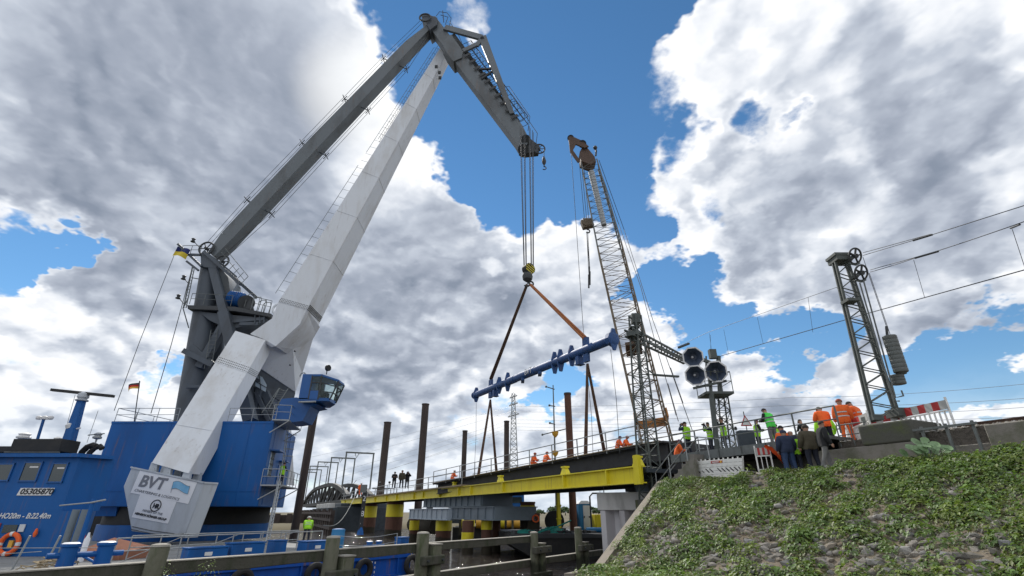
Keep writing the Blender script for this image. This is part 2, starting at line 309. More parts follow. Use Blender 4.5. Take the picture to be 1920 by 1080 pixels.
# ------------------------------------------------------------------ mesh building
def frame_of(axis, up=V((0, 0, 1))):
    a = axis.normalized()
    if abs(a.dot(up.normalized())) > .995: up = V((0, 1, 0)) if abs(a.y) < .9 else V((1, 0, 0))
    x = a.cross(up).normalized(); y = x.cross(a).normalized()
    return x, y, a
class MB:
    def __init__(s): s.v = []; s.f = []; s.mi = []; s.cur = 0
    def mat(s, i): s.cur = i; return s
    def add(s, vs, fs):
        o = len(s.v); s.v += [tuple(q) for q in vs]
        for f in fs: s.f.append(tuple(i + o for i in f)); s.mi.append(s.cur)
        return s
    def hull8(s, a, b):                              # a, b: two rings of the same length
        n = len(a); fs = [tuple(range(n))[::-1], tuple(range(n, 2*n))]
        fs += [(i, (i+1) % n, n + (i+1) % n, n + i) for i in range(n)]
        return s.add(list(a) + list(b), fs)
    def prism(s, pts, ex): return s.hull8(pts, [V(p) + V(ex) for p in pts])
    def box(s, c, sz, R=None):
        hx, hy, hz = [q/2 for q in sz]; c = V(c)
        p = [V((x, y, z)) for z in (-hz, hz) for x, y in ((-hx, -hy), (hx, -hy), (hx, hy), (-hx, hy))]
        if R is not None: p = [R @ q for q in p]
        p = [q + c for q in p]
        return s.add(p, [(3, 2, 1, 0), (4, 5, 6, 7), (0, 1, 5, 4), (1, 2, 6, 5), (2, 3, 7, 6), (3, 0, 4, 7)])
    def bar(s, p, q, w, h=None, up=V((0, 0, 1)), w2=None, h2=None):
        p, q = V(p), V(q); h = h or w; w2 = w2 or w; h2 = h2 or h
        x, y, a = frame_of(q - p, V(up))
        r1 = [p + x*i*w/2 + y*j*h/2 for i, j in ((-1, -1), (1, -1), (1, 1), (-1, 1))]
        r2 = [q + x*i*w2/2 + y*j*h2/2 for i, j in ((-1, -1), (1, -1), (1, 1), (-1, 1))]
        return s.hull8(r1, r2)
    def tube(s, p, q, r, r2=None, n=10, caps=True):
        p, q = V(p), V(q); r2 = r if r2 is None else r2
        x, y, a = frame_of(q - p); vs = []
        for c, rr in ((p, r), (q, r2)):
            vs += [c + (x*math.cos(2*math.pi*i/n) + y*math.sin(2*math.pi*i/n))*rr for i in range(n)]
        fs = [(i, (i+1) % n, n + (i+1) % n, n + i) for i in range(n)]
        if caps: fs += [tuple(range(n))[::-1], tuple(range(n, 2*n))]
        return s.add(vs, fs)
    def path(s, pts, r, n=6):
        pts = [V(p) for p in pts]; vs = []; fs = []; x = None
        for k, p in enumerate(pts):
            t = (pts[min(k+1, len(pts)-1)] - pts[max(k-1, 0)]).normalized()
            if x is None: x, y, _ = frame_of(t)
            x = (x - t*x.dot(t)).normalized(); y = t.cross(x)
            vs += [p + (x*math.cos(2*math.pi*i/n) + y*math.sin(2*math.pi*i/n))*r for i in range(n)]
        for k in range(len(pts)-1):
            fs += [(k*n+i, k*n+(i+1) % n, (k+1)*n+(i+1) % n, (k+1)*n+i) for i in range(n)]
        fs += [tuple(range(n))[::-1], tuple(range((len(pts)-1)*n, len(pts)*n))]
        return s.add(vs, fs)
    def lathe(s, o, axis, prof, n=16):               # prof: (radius, height along axis)
        o = V(o); x, y, a = frame_of(V(axis)); vs = []; fs = []
        for r, h in prof:
            vs += [o + a*h + (x*math.cos(2*math.pi*i/n) + y*math.sin(2*math.pi*i/n))*max(r, 1e-4) for i in range(n)]
        for k in range(len(prof)-1):
            fs += [(k*n+i, k*n+(i+1) % n, (k+1)*n+(i+1) % n, (k+1)*n+i) for i in range(n)]
        fs += [tuple(range(n))[::-1], tuple(range((len(prof)-1)*n, len(prof)*n))]
        return s.add(vs, fs)
    def torus(s, c, axis, R, r, n=24, k=8, a0=0, a1=2*math.pi):
        c = V(c); x, y, a = frame_of(V(axis)); vs = []; fs = []; full = abs(a1-a0) > 6.28
        for i in range(n if full else n+1):
            th = a0 + (a1-a0)*i/n; d = x*math.cos(th) + y*math.sin(th)
            for j in range(k):
                ph = 2*math.pi*j/k; vs.append(c + d*(R + r*math.cos(ph)) + a*r*math.sin(ph))
        m = len(vs)//k
        for i in range(m if full else m-1):
            for j in range(k): fs.append((i*k+j, ((i+1) % m)*k+j, ((i+1) % m)*k+(j+1) % k, i*k+(j+1) % k))
        return s.add(vs, fs)
    def ball(s, c, r, n=10, sc=(1, 1, 1)):
        c = V(c); vs = []; fs = []; m = n//2 + 1
        for i in range(m):
            a = math.pi*i/(m-1)
            for j in range(n):
                b = 2*math.pi*j/n; vs.append(c + V((math.sin(a)*math.cos(b)*sc[0], math.sin(a)*math.sin(b)*sc[1], math.cos(a)*sc[2]))*r)
        for i in range(m-1):
            fs += [(i*n+j, i*n+(j+1) % n, (i+1)*n+(j+1) % n, (i+1)*n+j) for j in range(n)]
        return s.add(vs, fs)
    def mesh(s, name, mats, off=V((0, 0, 0)), smooth=True):
        me = bpy.data.meshes.new(name)
        me.from_pydata([(a-off[0], b_-off[1], c-off[2]) for a, b_, c in s.v], [], s.f)
        for mm in mats: me.materials.append(mm)
        me.polygons.foreach_set('material_index', s.mi)
        bm = bmesh.new(); bm.from_mesh(me); bmesh.ops.remove_doubles(bm, verts=bm.verts, dist=1e-5); bmesh.ops.recalc_face_normals(bm, faces=bm.faces); bm.to_mesh(me); bm.free()
        if smooth and len(me.polygons):
            me.polygons.foreach_set('use_smooth', [True]*len(me.polygons)); me.set_sharp_from_angle(angle=.6)
        me.update(); return me
    def build(s, name, mat, parent=None, bevel=0, smooth=True, label=None):
        mats = mat if isinstance(mat, (list, tuple)) else [mat]
        mats = [M[q] if isinstance(q, str) else q for q in mats]
        off = V((0, 0, 0)); p = parent
        while p is not None: off += p.location; p = p.parent
        if parent is None and s.v:
            a = np.array(s.v); off = V(((a[:, 0].min()+a[:, 0].max())/2, (a[:, 1].min()+a[:, 1].max())/2, a[:, 2].min()))
        o = bpy.data.objects.new(name, s.mesh(name, mats, off, smooth)); C.objects.link(o)
        if parent is None: o.location = off
        else: o.parent = parent
        if bevel:
            b_ = o.modifiers.new('bevel', 'BEVEL'); b_.width = bevel; b_.segments = 2; b_.limit_method = 'ANGLE'
        if label: o['label'] = label
        return o
def thing(name, label, cat, loc=(0, 0, 0), group=None):
    o = bpy.data.objects.new(name, None); C.objects.link(o); o.location = loc; o.empty_display_size = .3
    return tag(o, label, cat, group)
def tag(o, label=None, cat=None, group=None, kind=None):
    if label: o['label'] = label
    if cat: o['category'] = cat
    if group: o['group'] = group
    if kind: o['kind'] = kind
    return o
def struct(o): o['kind'] = 'structure'; return o
def twin(o, parent, loc=None):
    c = o.copy(); C.objects.link(c); c.parent = parent
    if loc is not None: c.location = loc
    return c
def copy_tree(o, parent=None):
    c = o.copy(); C.objects.link(c); c.parent = parent
    for ch in list(o.children): copy_tree(ch, c)
    return c
def letters(txt, org, right, up, size, mat, parent, name='lettering', ext=.01, align='LEFT', shear=0, sx=1.0, bold=0):
    cu = bpy.data.curves.new(name, 'FONT'); cu.body = txt; cu.size = size; cu.extrude = ext; cu.align_x = align; cu.shear = shear; cu.offset = bold; cu.resolution_u = 3
    cu.materials.append(M[mat]); fo = bpy.data.objects.new(name, cu); C.objects.link(fo)
    me = bpy.data.meshes.new_from_object(fo.evaluated_get(bpy.context.evaluated_depsgraph_get())); bpy.data.objects.remove(fo); me.name = name
    if not me.materials: me.materials.append(M[mat])
    o = bpy.data.objects.new(name, me); C.objects.link(o)
    r = V(right).normalized(); u = V(up); u = (u - r*u.dot(r)).normalized(); n = r.cross(u)
    off = V((0, 0, 0)); p = parent
    while p is not None: off += p.location; p = p.parent
    o.matrix_world = Matrix((( r.x*sx, u.x, n.x, org[0]-off.x), (r.y*sx, u.y, n.y, org[1]-off.y), (r.z*sx, u.z, n.z, org[2]-off.z), (0, 0, 0, 1)))
    o.parent = parent
    return o
def railing(mb, pts, h=1.1, r=.025, step=1.5, mid=True, postr=None):
    for a, b_ in zip(pts[:-1], pts[1:]):
        a, b_ = V(a), V(b_); L = (b_-a).length; n = max(1, round(L/step)); z = V((0, 0, h))
        mb.tube(a+z, b_+z, r, n=6)
        if mid: mb.tube(a+z*.52, b_+z*.52, r*.8, n=6)
        for i in range(n+1): q = a.lerp(b_, i/n); mb.tube(q, q+z, postr or r, n=6)
def ladder(mb, a, b_, side, w=.45, step=.3, r=.02):
    a, b_ = V(a), V(b_); side = V(side).normalized()*w/2; n = int((b_-a).length/step)
    mb.tube(a-side, b_-side, r, n=5); mb.tube(a+side, b_+side, r, n=5)
    for i in range(1, n): q = a.lerp(b_, i/n); mb.tube(q-side, q+side, r*.7, n=4)
def lattice(mb, a, b_, wa, wb, nseg, up, rc=.06, rd=.035, sides=4):
    """four-chord lattice girder from a to b, wa/wb = (width, depth) at the ends"""
    a, b_ = V(a), V(b_); x, y, ax = frame_of(b_-a, V(up)); rings = []
    for i in range(nseg+1):
        f = i/nseg; c = a.lerp(b_, f); w = wa[0]+(wb[0]-wa[0])*f; d = wa[1]+(wb[1]-wa[1])*f
        rings.append([c + x*i_*w/2 + y*j*d/2 for i_, j in ((-1, -1), (1, -1), (1, 1), (-1, 1))])
    for k in range(4): mb.tube(rings[0][k], rings[-1][k], rc, n=6)
    for i in range(nseg):
        for k in range(4):
            k2 = (k+1) % 4
            mb.tube(rings[i][k], rings[i+1][k2], rd, n=4, caps=False) if (i+k) % 2 else mb.tube(rings[i][k2], rings[i+1][k], rd, n=4, caps=False)
            mb.tube(rings[i][k], rings[i][k2], rd*.8, n=4, caps=False)
    return rings
# ================================================================== SETTING
ZW = -3.2                                             # water level (the eye is at z = 0)
s_ = MB(); s_.add([(-900, -300, ZW), (900, -300, ZW), (900, 900, ZW), (-900, 900, ZW)], [(0, 1, 2, 3)])
struct(s_.build('river', 'water', smooth=False))
# far bank: a flat reed field beyond the river, meadow to the left
mb = MB()
ss = [108, 110, 113, 125, 200, 400, 900, 2600]; dd = [-2600, -900, -300, -160, -90, -40, 0, 30, 60, 120, 300, 900, 2600]
zz = [-4.2, -3.0, -2.35, -2.2, -2.2, -2.15, -2.1, -2.0]
pts = [BR(s + 3*math.sin(d*.02), d, z) for s, z in zip(ss, zz) for d in dd]; n_ = len(dd)
mb.add(pts, [(i*n_+j, i*n_+j+1, (i+1)*n_+j+1, (i+1)*n_+j) for i in range(len(ss)-1) for j in range(n_-1)])
struct(mb.build('far_bank', 'reeds'))
mb = MB()
for i in range(40):
    d0 = -190 + i*4.6
    mb.add([BR(104, d0, -2.7), BR(104, d0+4.6, -2.7), BR(112, d0+4.6, -1.85), BR(112, d0, -1.85), BR(180, d0+4.6, -1.9), BR(180, d0, -1.9)], [(0, 1, 2, 3), (3, 2, 4, 5)])
struct(mb.build('meadow', 'far_grass'))

# near shore under the photographer and the riverside slope of the embankment
def bank_z(s, d):
    z = 1.5 - .4*(19 - d) if d > 10.9 else -1.74
    if d > 19: z = 1.5
    f = min(max((d-16)/2.5, 0), 1); return z - .15*math.exp(-((s-17.3)/1.9)**2)*f
LS = [(-2.0, 8.0), (10.5 - 1.2, 14.2), (10.5, 15.0), (18.7, 20.3), (20.2, 21.2)]
def edge_s(d):                                        # river-side end of the slope at offset d
    return 15.0 + (d - 10.5)*(5.3/8.2)
def hummock(s, d): return .07*math.sin(s*1.7+d*.8) + .05*math.sin(s*4.1-d*3.3) + .03*math.sin(s*8.3+d*6.1)
mb = MB(); gd = np.arange(-14, 20.31, .35); ns = 110; rows = []
for d in gd:
    e = edge_s(max(d, 10.5)) if d > 10.5 else 15.0 + (d-10.5)*.62
    row = []
    for j in range(ns+1):
        f = j/ns; s = e - (f**1.3)*70
        zz_ = bank_z(s, d) + (hummock(s, d) if 0 < f and d < 19.2 else 0)
        row.append(len(mb.v)); mb.v.append(tuple(BR(s, d, zz_)))
    rows.append(row)
for a, b_ in zip(rows[:-1], rows[1:]):
    for j in range(ns): mb.f.append((a[j], a[j+1], b_[j+1], b_[j])); mb.mi.append(0)
e_ = [r[0] for r in rows]; k0 = len(mb.v)             # skirt down into the river
for i in e_: p = mb.v[i]; mb.v.append((p[0], p[1], -4.5))
for i in range(len(e_)-1): mb.f.append((e_[i], e_[i+1], k0+i+1, k0+i)); mb.mi.append(0)
bank = struct(mb.build('bank', 'soil'))
# land behind the railway, level with it
mb = MB(); mb.add([BR(15, 34, .9), BR(-60, 34, .9), BR(-60, 500, .6), BR(20, 500, .6), BR(15, 34, -4), BR(-60, 34, -4)], [(0, 1, 2, 3), (0, 1, 5, 4)])
mb.add([BR(15, 34, .9), BR(20, 500, .6), BR(20, 500, -4), BR(15, 34, -4)], [(0, 1, 2, 3)])
struct(mb.build('inland_ground', 'soil'))
# concrete coping strip along the end of the slope
mb = MB(); st = []
for d in (9.0, 10.9, 13, 15, 17, 18.7, 19.6):
    e = edge_s(max(d, 10.5)) if d > 10.5 else 15 + (d-10.5)*.62
    z = bank_z(e, d)
    st.append((BR(e - .12, d, z+.10), BR(e+.40, d, z+.05), BR(e+.44, d, z-1.6), BR(e-.12, d, z-1.6)))
for a, b_ in zip(st[:-1], st[1:]): mb.hull8(a, b_)
struct(mb.build('kerb_strip', 'strip'))

# -------- retaining wall, track bed, rails
mb = MB()
def wallbox(m, s0, s1, d0, d1, z0, z1): return m.box(BR((s0+s1)/2, (d0+d1)/2, (z0+z1)/2), (s1-s0, d1-d0, z1-z0), Matrix((U, N, V((0, 0, 1)))).transposed())
WA, WB = atd(1852, 820, 20).dot(U), atd(1722, 820, 20).dot(U)
wallbox(mb, -40, WA, 20.0, 20.5, 1.0, 2.45)
wallbox(mb, WB, 13.2, 20.0, 20.5, 1.0, 2.2)
wallbox(mb, WA, WB, 20.25, 20.6, 1.0, 1.95)
w_ = mb.build('retaining_wall', 'wall_old', bevel=.03); tag(w_, 'weathered low concrete retaining wall at the top of the green slope', 'wall')
mb = MB(); wallbox(mb, -40, 12.2, 20.55, 34.0, -1, 2.5); struct(mb.build('track_bed', 'ballast'))
mb = MB()
vv = BR(0, 0, 0)
for i in range(900):
    s = random.uniform(-3, 12); d = random.choice([20.45, 21.0, 21.6]) + random.uniform(-.2, .3); z = 2.5 if d > 20.55 else 2.45
    mb.ball(BR(s, d, z+.02), random.uniform(.03, .08), 5, (1, random.uniform(.7, 1.3), .7))
tag(mb.build('ballast_stones', 'stone'), kind='stuff')
tr = thing('railway_track', 'rusty railway track running off to the right above the retaining wall', 'railway track', BR(2, 23, 2.5))
rl = MB()
def rail_sec(m, s0, s1, d, z):
    wallbox(m, s0, s1, d-.075, d+.075, z, z+.012); wallbox(m, s0, s1, d-.01, d+.01, z+.012, z+.13); wallbox(m, s0, s1, d-.037, d+.037, z+.13, z+.17)
for d in (22.3, 23.75): 
    q = MB(); rail_sec(q, -40, 12, d, 2.68); q.build('rail', 'rail_rust', tr)
sl0 = None
for i in range(36):
    if sl0 is None: q = MB(); wallbox(q, -.13, .13, 21.7, 24.3, 2.52, 2.68); sl0 = q.build('sleeper', 'plank', tr); sl0['label'] = 'grey brown timber sleeper'
    else: c = twin(sl0, tr); c.location = U*(-10 + i*.62)
sl0.location = U*(-10.0)
# loose rails stacked beside the track at the right edge
for k, (s0, s1, d, z) in enumerate(((-12, 4.9, 20.9, 2.62), (-12, 3.2, 21.15, 2.62), (-4, 6.2, 21.5, 2.72))):
    q = MB(); wallbox(q, s0, s1, d-.1, d+.1, z, z+.34); wallbox(q, s0, s1, d-.14, d+.14, z-.06, z-.002)
    tag(q.build('steel_beam', 'rail_rust', bevel=.01), ['rusty steel beam lying nearest the wall edge at the far right', 'long rusty steel beam lying second from the wall edge', 'short rusty steel beam lying beyond the others beside the barrier'][k], 'steel beam', 'steel beams laid beside the track')

# -------- abutment and approach deck with walkway railing
ab = thing('abutment', 'dark concrete abutment under the railway at the left end of the slope', 'abutment', BR(17, 23, 1))
mb = MB(); wallbox(mb, 13.2, 21.5, 22.6, 30, -3.5, 2.35); mb.build('back_wall', 'wall_old', ab)
mb = MB(); wallbox(mb, 20.9, 22.3, 20.2, 22.5, -3.5, 1.3); mb.build('wing', 'wall_old', ab)
mb = MB(); wallbox(mb, 13.2, 21, 20.15, 22.6, .9, 1.45); mb.build('bearing_shelf', 'wall_old', ab)
dk = thing('approach_deck', 'steel approach deck with walkway between the slope and the lifted bridge', 'bridge deck', BR(16, 23, 2.4))
mb = MB(); wallbox(mb, 12.2, 20.9, 20.05, 26, 2.62, 2.75); mb.build('deck_plate', 'galv_dark', dk)
mb = MB(); wallbox(mb, 12.2, 20.9, 20.02, 20.16, 2.38, 2.78); 
for s in np.arange(12.4, 20.8, 1.3): wallbox(mb, s, s+.04, 19.95, 20.02, 2.42, 2.76)
mb.build('edge_beam', 'galv_dark', dk)
mb = MB(); wallbox(mb, 12.2, 20.9, 21.4, 21.7, 2.30, 2.61); wallbox(mb, 12.2, 20.9, 24.4, 24.7, 2.3, 2.61); mb.build('girder', 'bridge_dark', dk)
R_ = thing('walkway_railing', 'grey pipe railing along the near edge of the approach walkway', 'railing', BR(17, 20.1, 2.75))
q = MB(); railing(q, [BR(20.9, 20.1, 2.77), BR(11.7, 20.1, 2.77)], 1.05, .032, 1.85, postr=.04)
q.tube(BR(20.9, 20.1, 2.77), BR(20.9, 20.1, 3.82), .04)
q.build('rail_frame', 'galv_dark', R_)
q = MB(); railing(q, [BR(20.6, 25.8, 2.77), BR(13, 25.8, 2.77)], 1.0, .028, 1.7, False)
for s in np.arange(13, 20.6, .22): q.tube(BR(s, 25.8, 2.8), BR(s, 25.8, 3.76), .012, n=4)
tag(q.build('palisade_railing', 'galv_dark'), 'closely barred grey railing on the far side of the approach deck', 'railing')
q = MB(); railing(q, [BR(atd(1575, 826, 20.35).dot(U), 20.35, 2.3), BR(atd(1628, 822, 20.35).dot(U), 20.35, 2.3)], .8, .025, .6)
tag(q.build('short_railing', 'galv_dark'), 'short pipe railing between the walkway and the concrete mast footing', 'railing')
# old steel post-and-rail fence right of the footing
fr = thing('steel_fence', 'low old steel post and rail fence in the wall gap right of the footing', 'fence', BR(7, 19.9, 1.5))
for s in [atd(x, 840, 19.95).dot(U) for x in (1740, 1788, 1841)]:
    q = MB(); q.bar(BR(s, 19.95, 1.3), BR(s, 19.95, 2.62), .075, .075, up=U); q.build('post', 'galv_dark', fr)
for z in (2.52, 1.62):
    q = MB(); q.bar(BR(atd(1850, 840, 19.86).dot(U), 19.86, z), BR(atd(1722, 840, 19.86).dot(U), 19.86, z), .05, .07); q.build('rail', 'galv_dark', fr)
# stair with pipe handrails at the left end of the slope
stt = thing('bank_stair', 'concrete stair with bent pipe handrails descending beside the lattice gantry', 'stairs', BR(20, 19.4, 1.4))
q = MB()
for i in range(8): wallbox(q, 18.6+i*.3, 18.9+i*.3, 19.35, 20.1, .2, 2.6-i*.21)
q.build('steps', 'wall_old', stt)
q = MB(); q.prism([BR(18.4, 19.1, 1.3), BR(18.4, 19.1, 2.45), BR(21.4, 19.1, .75), BR(21.4, 19.1, -.3)], N*.22); q.build('stringer', 'wall_old', stt)
for k, d in enumerate((19.2, 20.12)):
    q = MB(); a = BR(17.6, d, 3.25); b_ = BR(18.9, d, 3.5); c = BR(21.3, d, 1.9)
    q.path([BR(17.5, d, 2.3), BR(17.55, d, 3.15), a, b_, c], .028)
    q.tube(BR(18.9, d, 2.3), b_, .028, n=6); q.tube(BR(20.2, d, 1.3), BR(20.2, d, 2.6), .028, n=6); q.tube(BR(21.3, d, .5), c, .028, n=6)
    q.path([BR(18.6, d, 2.9), BR(18.95, d, 2.92), BR(21.3, d, 1.35)], .022)
    q.build('handrail', 'galv', stt)

# ================================================================== LIFTED BRIDGE SECTION
LB0 = at(812, 906, 52); LB1 = at(1243, 825, 29)
lu = (LB1-LB0); LBL = lu.length; lu.normalize()
ln = V((-lu.y, lu.x, 0)).normalized(); ln = ln if ln.y > 0 else -ln
lz = lu.cross(ln).normalized(); lz = lz if lz.z > 0 else -lz
RL = Matrix((lu, ln, lz)).transposed()
def LP(a, b_, z): return LB0 + lu*a + ln*b_ + lz*z
lb = thing('lifted_bridge_section', 'long dark steel bridge section with railing hanging in four slings under the blue spreader beam', 'bridge section', LB0)
def lbox(m, a0, a1, b0, b1, z0, z1): return m.box(LP((a0+a1)/2, (b0+b1)/2, (z0+z1)/2), (a1-a0, b1-b0, z1-z0), RL)
q = MB(); lbox(q, 0, LBL, 0, 4.9, -.14, -.03); q.build('deck_plate', 'bridge_dark', lb)
for b_ in (.42, 4.2):
    q = MB(); lbox(q, .3, LBL-.1, b_, b_+.05, -1.05, -.15); lbox(q, .3, LBL-.1, b_-.16, b_+.21, -1.09, -1.052); lbox(q, .3, LBL-.1, b_-.16, b_+.21, -.185, -.145)
    for a in (LBL*.33, LBL*.66): lbox(q, a, a+.16, b_-.012, b_-.002, -1.05, -.19)
    q.build('girder', 'bridge_dark', lb)
q = MB()
for a in np.arange(1, LBL, 2.4): lbox(q, a, a+.12, .5, 4.2, -.7, -.15)
q.build('cross_beams', 'bridge_dark', lb)
bay = LBL*.94/10
pn = 26
for i in range(pn):                                    # scaffold boards laid along the near edge
    w = LBL*.985/pn
    q = MB(); lbox(q, i*w+.02, (i+1)*w-.01, -.12+random.uniform(-.03, .03), .75, -.028, .012+random.uniform(0, .012)); q.build('plank', 'plank', lb)
rr = [(.05+i*bay) for i in range(11)]
for a in rr:
    q = MB(); q.bar(LP(a, .0, -.2), LP(a, .0, 1.17), .065, .065, up=lu); q.build('railing_post', 'galv', lb)
for z in (1.15, .60):
    q = MB(); q.bar(LP(.0, .0, z), LP(rr[-1]+.05, .0, z), .06, .055); q.build('railing_bar', 'galv', lb)
q = MB(); 
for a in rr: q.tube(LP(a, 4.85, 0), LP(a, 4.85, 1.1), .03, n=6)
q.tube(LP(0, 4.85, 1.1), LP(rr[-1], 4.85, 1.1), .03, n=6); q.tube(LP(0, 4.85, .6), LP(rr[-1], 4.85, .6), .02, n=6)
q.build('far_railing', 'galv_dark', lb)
q = MB(); lbox(q, LBL-.6, LBL+.9, .7, 4.6, -1.9, -.2); q.build('end_block', 'bridge_dark', lb)
for d in (1.7, 3.1):
    q = MB(); lbox(q, 0, LBL, d-.035, d+.035, 0, .16); q.build('track_rail', 'rail_rust', lb)

# hook, slings, spreader
hook_at = at(991, 510, 43.6)
SPL = at(918, 730, 51.0); SPR = at(1101, 655, 37.0)
su = (SPR-SPL).normalized(); sn = V((-su.y, su.x, 0)).normalized(); szz = su.cross(sn); szz = szz if szz.z > 0 else -szz
def sp_at(x):                                         # point of the tube axis seen at photo column x
    best = None
    for i in range(2001):
        f = -.35 + 1.8*i/2000; p = SPL.lerp(SPR, f)
        xx = 960 + FPX*p.x/(p.y*cp + p.z*sp)
        if best is None or abs(xx-x) < best[0]: best = (abs(xx-x), p)
    return best[1]
E0, E1 = sp_at(890), sp_at(1151)
sb = thing('spreader_beam', 'blue tubular spreader beam hanging from the orange brown slings', 'spreader beam', sp_at(1000))
RT = .34
q = MB(); q.tube(E0, E1, RT, n=20); q.build('tube', 'beam_blue', sb)
q = MB(); m_ = sp_at(985); q.tube(sp_at(955), sp_at(966), RT+.03, n=20); q.tube(sp_at(975), sp_at(1005), RT+.025, n=20)
q.box(sp_at(980)-V((0, 0, RT+.1)), (.3, 1.2, .25)); q.box(sp_at(1012)-V((0, 0, RT+.1)), (.3, 1.0, .25)); q.build('sleeve', 'beam_blue', sb)
def lug(x, h, w, side=0):
    c = sp_at(x); q = MB(); a = c - su*.07; t_ = su*.14
    pr_ = [(-.25*w, -h), (.25*w, -h), (.62*w, -.25), (.62*w, .25), (.25*w, h), (-.25*w, h), (-.62*w, .25), (-.62*w, -.25)]
    q.prism([a + sn*u_ + szz*v_ for u_, v_ in pr_], t_)
    q.tube(a + szz*(h-.18) - su*.02, a + szz*(h-.18) + su*.16, .07, n=8)
    q.build('lug', 'beam_blue', sb)
for x, h in ((893, 1.0), (936, 1.05), (952, 1.15), (1040, 1.15), (1051, 1.15), (1072, 1.05)): lug(x, h*.8, .5)
for x in (929, 1086): 
    c = sp_at(x); q = MB(); q.box(c - szz*.62, (.4, .5, .6), Matrix((su, sn, szz)).transposed()); q.box(c - szz*.95, (.6, .6, .07), Matrix((su, sn, szz)).transposed()); q.build('rest_foot', 'beam_blue', sb)
for x in (920, 1099):
    c = sp_at(x); q = MB(); q.prism([c + su*a + szz*b_ - sn*.12 for a, b_ in ((-.28, -.95), (.28, -.95), (.3, .95), (-.3, .95))], sn*.24); q.build('sling_plate', 'beam_blue', sb)
q = MB(); q.lathe(E1 - su*.5, su, [(RT, 0), (.52, .1), (.52, .5), (.4, .55)], 8); q.build('end_cap', 'beam_blue', sb)
q = MB(); q.prism([E1 + sn*a + szz*b_ - su*.1 for a, b_ in ((-.12, .75), (.12, .75), (.28, .2), (.28, -.4), (.1, -.85), (-.1, -.85), (-.28, -.4), (-.28, .2))], su*.12); q.build('lug', 'beam_blue', sb)
q = MB(); q.lathe(E0 - su*.05, su, [(RT+.06, 0), (RT+.06, .18)], 18); q.build('end_cap', 'beam_blue', sb)
letters('BVT', sp_at(990) - sn*(RT+.04) + V((0, 0, -.2)), su, V((0, 0, 1)), .75, 'ink_white', sb, ext=.006)

hb = thing('hook_block', 'crane hook block with yellow and black striped round cheek above the slings', 'hook block', hook_at)
ha = V((.55, -.83, 0)).normalized()
q = MB(); q.tube(hook_at+V((0, 0, .25))-ha*.28, hook_at+V((0, 0, .25))+ha*.30, .52, n=28); q.build('cheek', 'black_paint', hb)
for k in range(4):                                   # painted yellow bars on the cheek
    o = -.33 + k*.22; L = math.sqrt(.5**2 - o*o)*.96
    rt = ha.cross(V((0, 0, 1))); q = MB(); dr = (rt + V((0, 0, .55))).normalized(); pp = dr.cross(ha)
    c = hook_at+V((0, 0, .25))+ha*.305 + pp*o
    q.prism([c - dr*L - pp*.045, c + dr*L - pp*.045, c + dr*L + pp*.045, c - dr*L + pp*.045], ha*.008); q.build('stripe', 'yellow_paint', hb)
q = MB(); q.lathe(hook_at+V((-.1, 0, -.95)), V((0, 0, 1)), [(.18, 0), (.42, .2), (.47, .5), (.4, .8), (.2, 1.0)], 18); q.build('lower_body', 'dark_steel', hb)
q = MB()
for sgn in (-1, 1): q.torus(hook_at + V((sgn*.16, 0, -1.18)), V((0, 1, 0)), .24, .08, 14, 7, -2.6 if sgn < 0 else -.9, .6 if sgn < 0 else 3.0)
q.build('ramshorn_hook', 'dark_steel', hb)
hp = hook_at + V((0, 0, -1.25))
def sling(p, qn, r, label, mat='sling', gap=.1):
    q = MB(); p, qn = V(p), V(qn); sd = (qn-p).cross(V((0, 1, 0))).normalized()*gap
    q.tube(p-sd*.3, qn-sd, r, n=7); q.tube(p+sd*.3, qn+sd, r, n=7)
    q.torus(qn, (qn-p).cross(sd), gap*1.2, r*.9, 10, 6)
    return tag(q.build('sling', mat), label, 'sling', 'slings carrying the bridge section')
tl, trr = sp_at(920)+szz*1.05, sp_at(1097)+szz*1.0
sling(hp - V((.15, 0, 0)), tl, .1, 'dark sling from the hook down to the left part of the spreader beam')
sling(hp + V((.15, 0, 0)), trr, .1, 'orange brown sling from the hook to the right part of the spreader beam', 'sling_orange')
bl, br = sp_at(920)-szz*1.1, sp_at(1100)-szz*1.1
def lb_at(x, b_, z):
    best = None
    for i in range(801):
        p = LP(LBL*i/800, b_, z); xx = 960 + FPX*p.x/(p.y*cp + p.z*sp)
        if best is None or abs(xx-x) < best[0]: best = (abs(xx-x), p)
    return best[1]
for (b0, x, bb, lab) in ((bl, 897, .9, 'leftmost of the four slings under the spreader beam'), (bl, 932, 4.0, 'second sling from the left under the spreader beam'),
                   (br, 1098, .8, 'near vertical sling under the right part of the spreader beam'), (br, 1136, 3.8, 'rightmost sling slanting down from the spreader beam')):
    sling(b0, lb_at(x, bb, .1), .075, lab, gap=.07)
for (x, y, x2, y2, t) in ((893, 755, 897, 858, 53), (1145, 655, 1152, 806, 32.8), (1102, 705, 1104, 800, 36.0)):
    q = MB(); a = at(x, y, t); b2 = V((a.x, a.y, 3.3)); q.path([a, a.lerp(b2, .5)+V((.08, 0, 0)), b2], .018, 4)
    tag(q.build('guide_rope', 'cable'), {893: 'thin guide rope hanging from the left tip of the spreader beam', 1145: 'thin guide rope hanging from the right tip of the spreader beam'}.get(x, 'thin guide rope beside the near vertical right sling'), 'rope', 'guide ropes under the spreader beam')

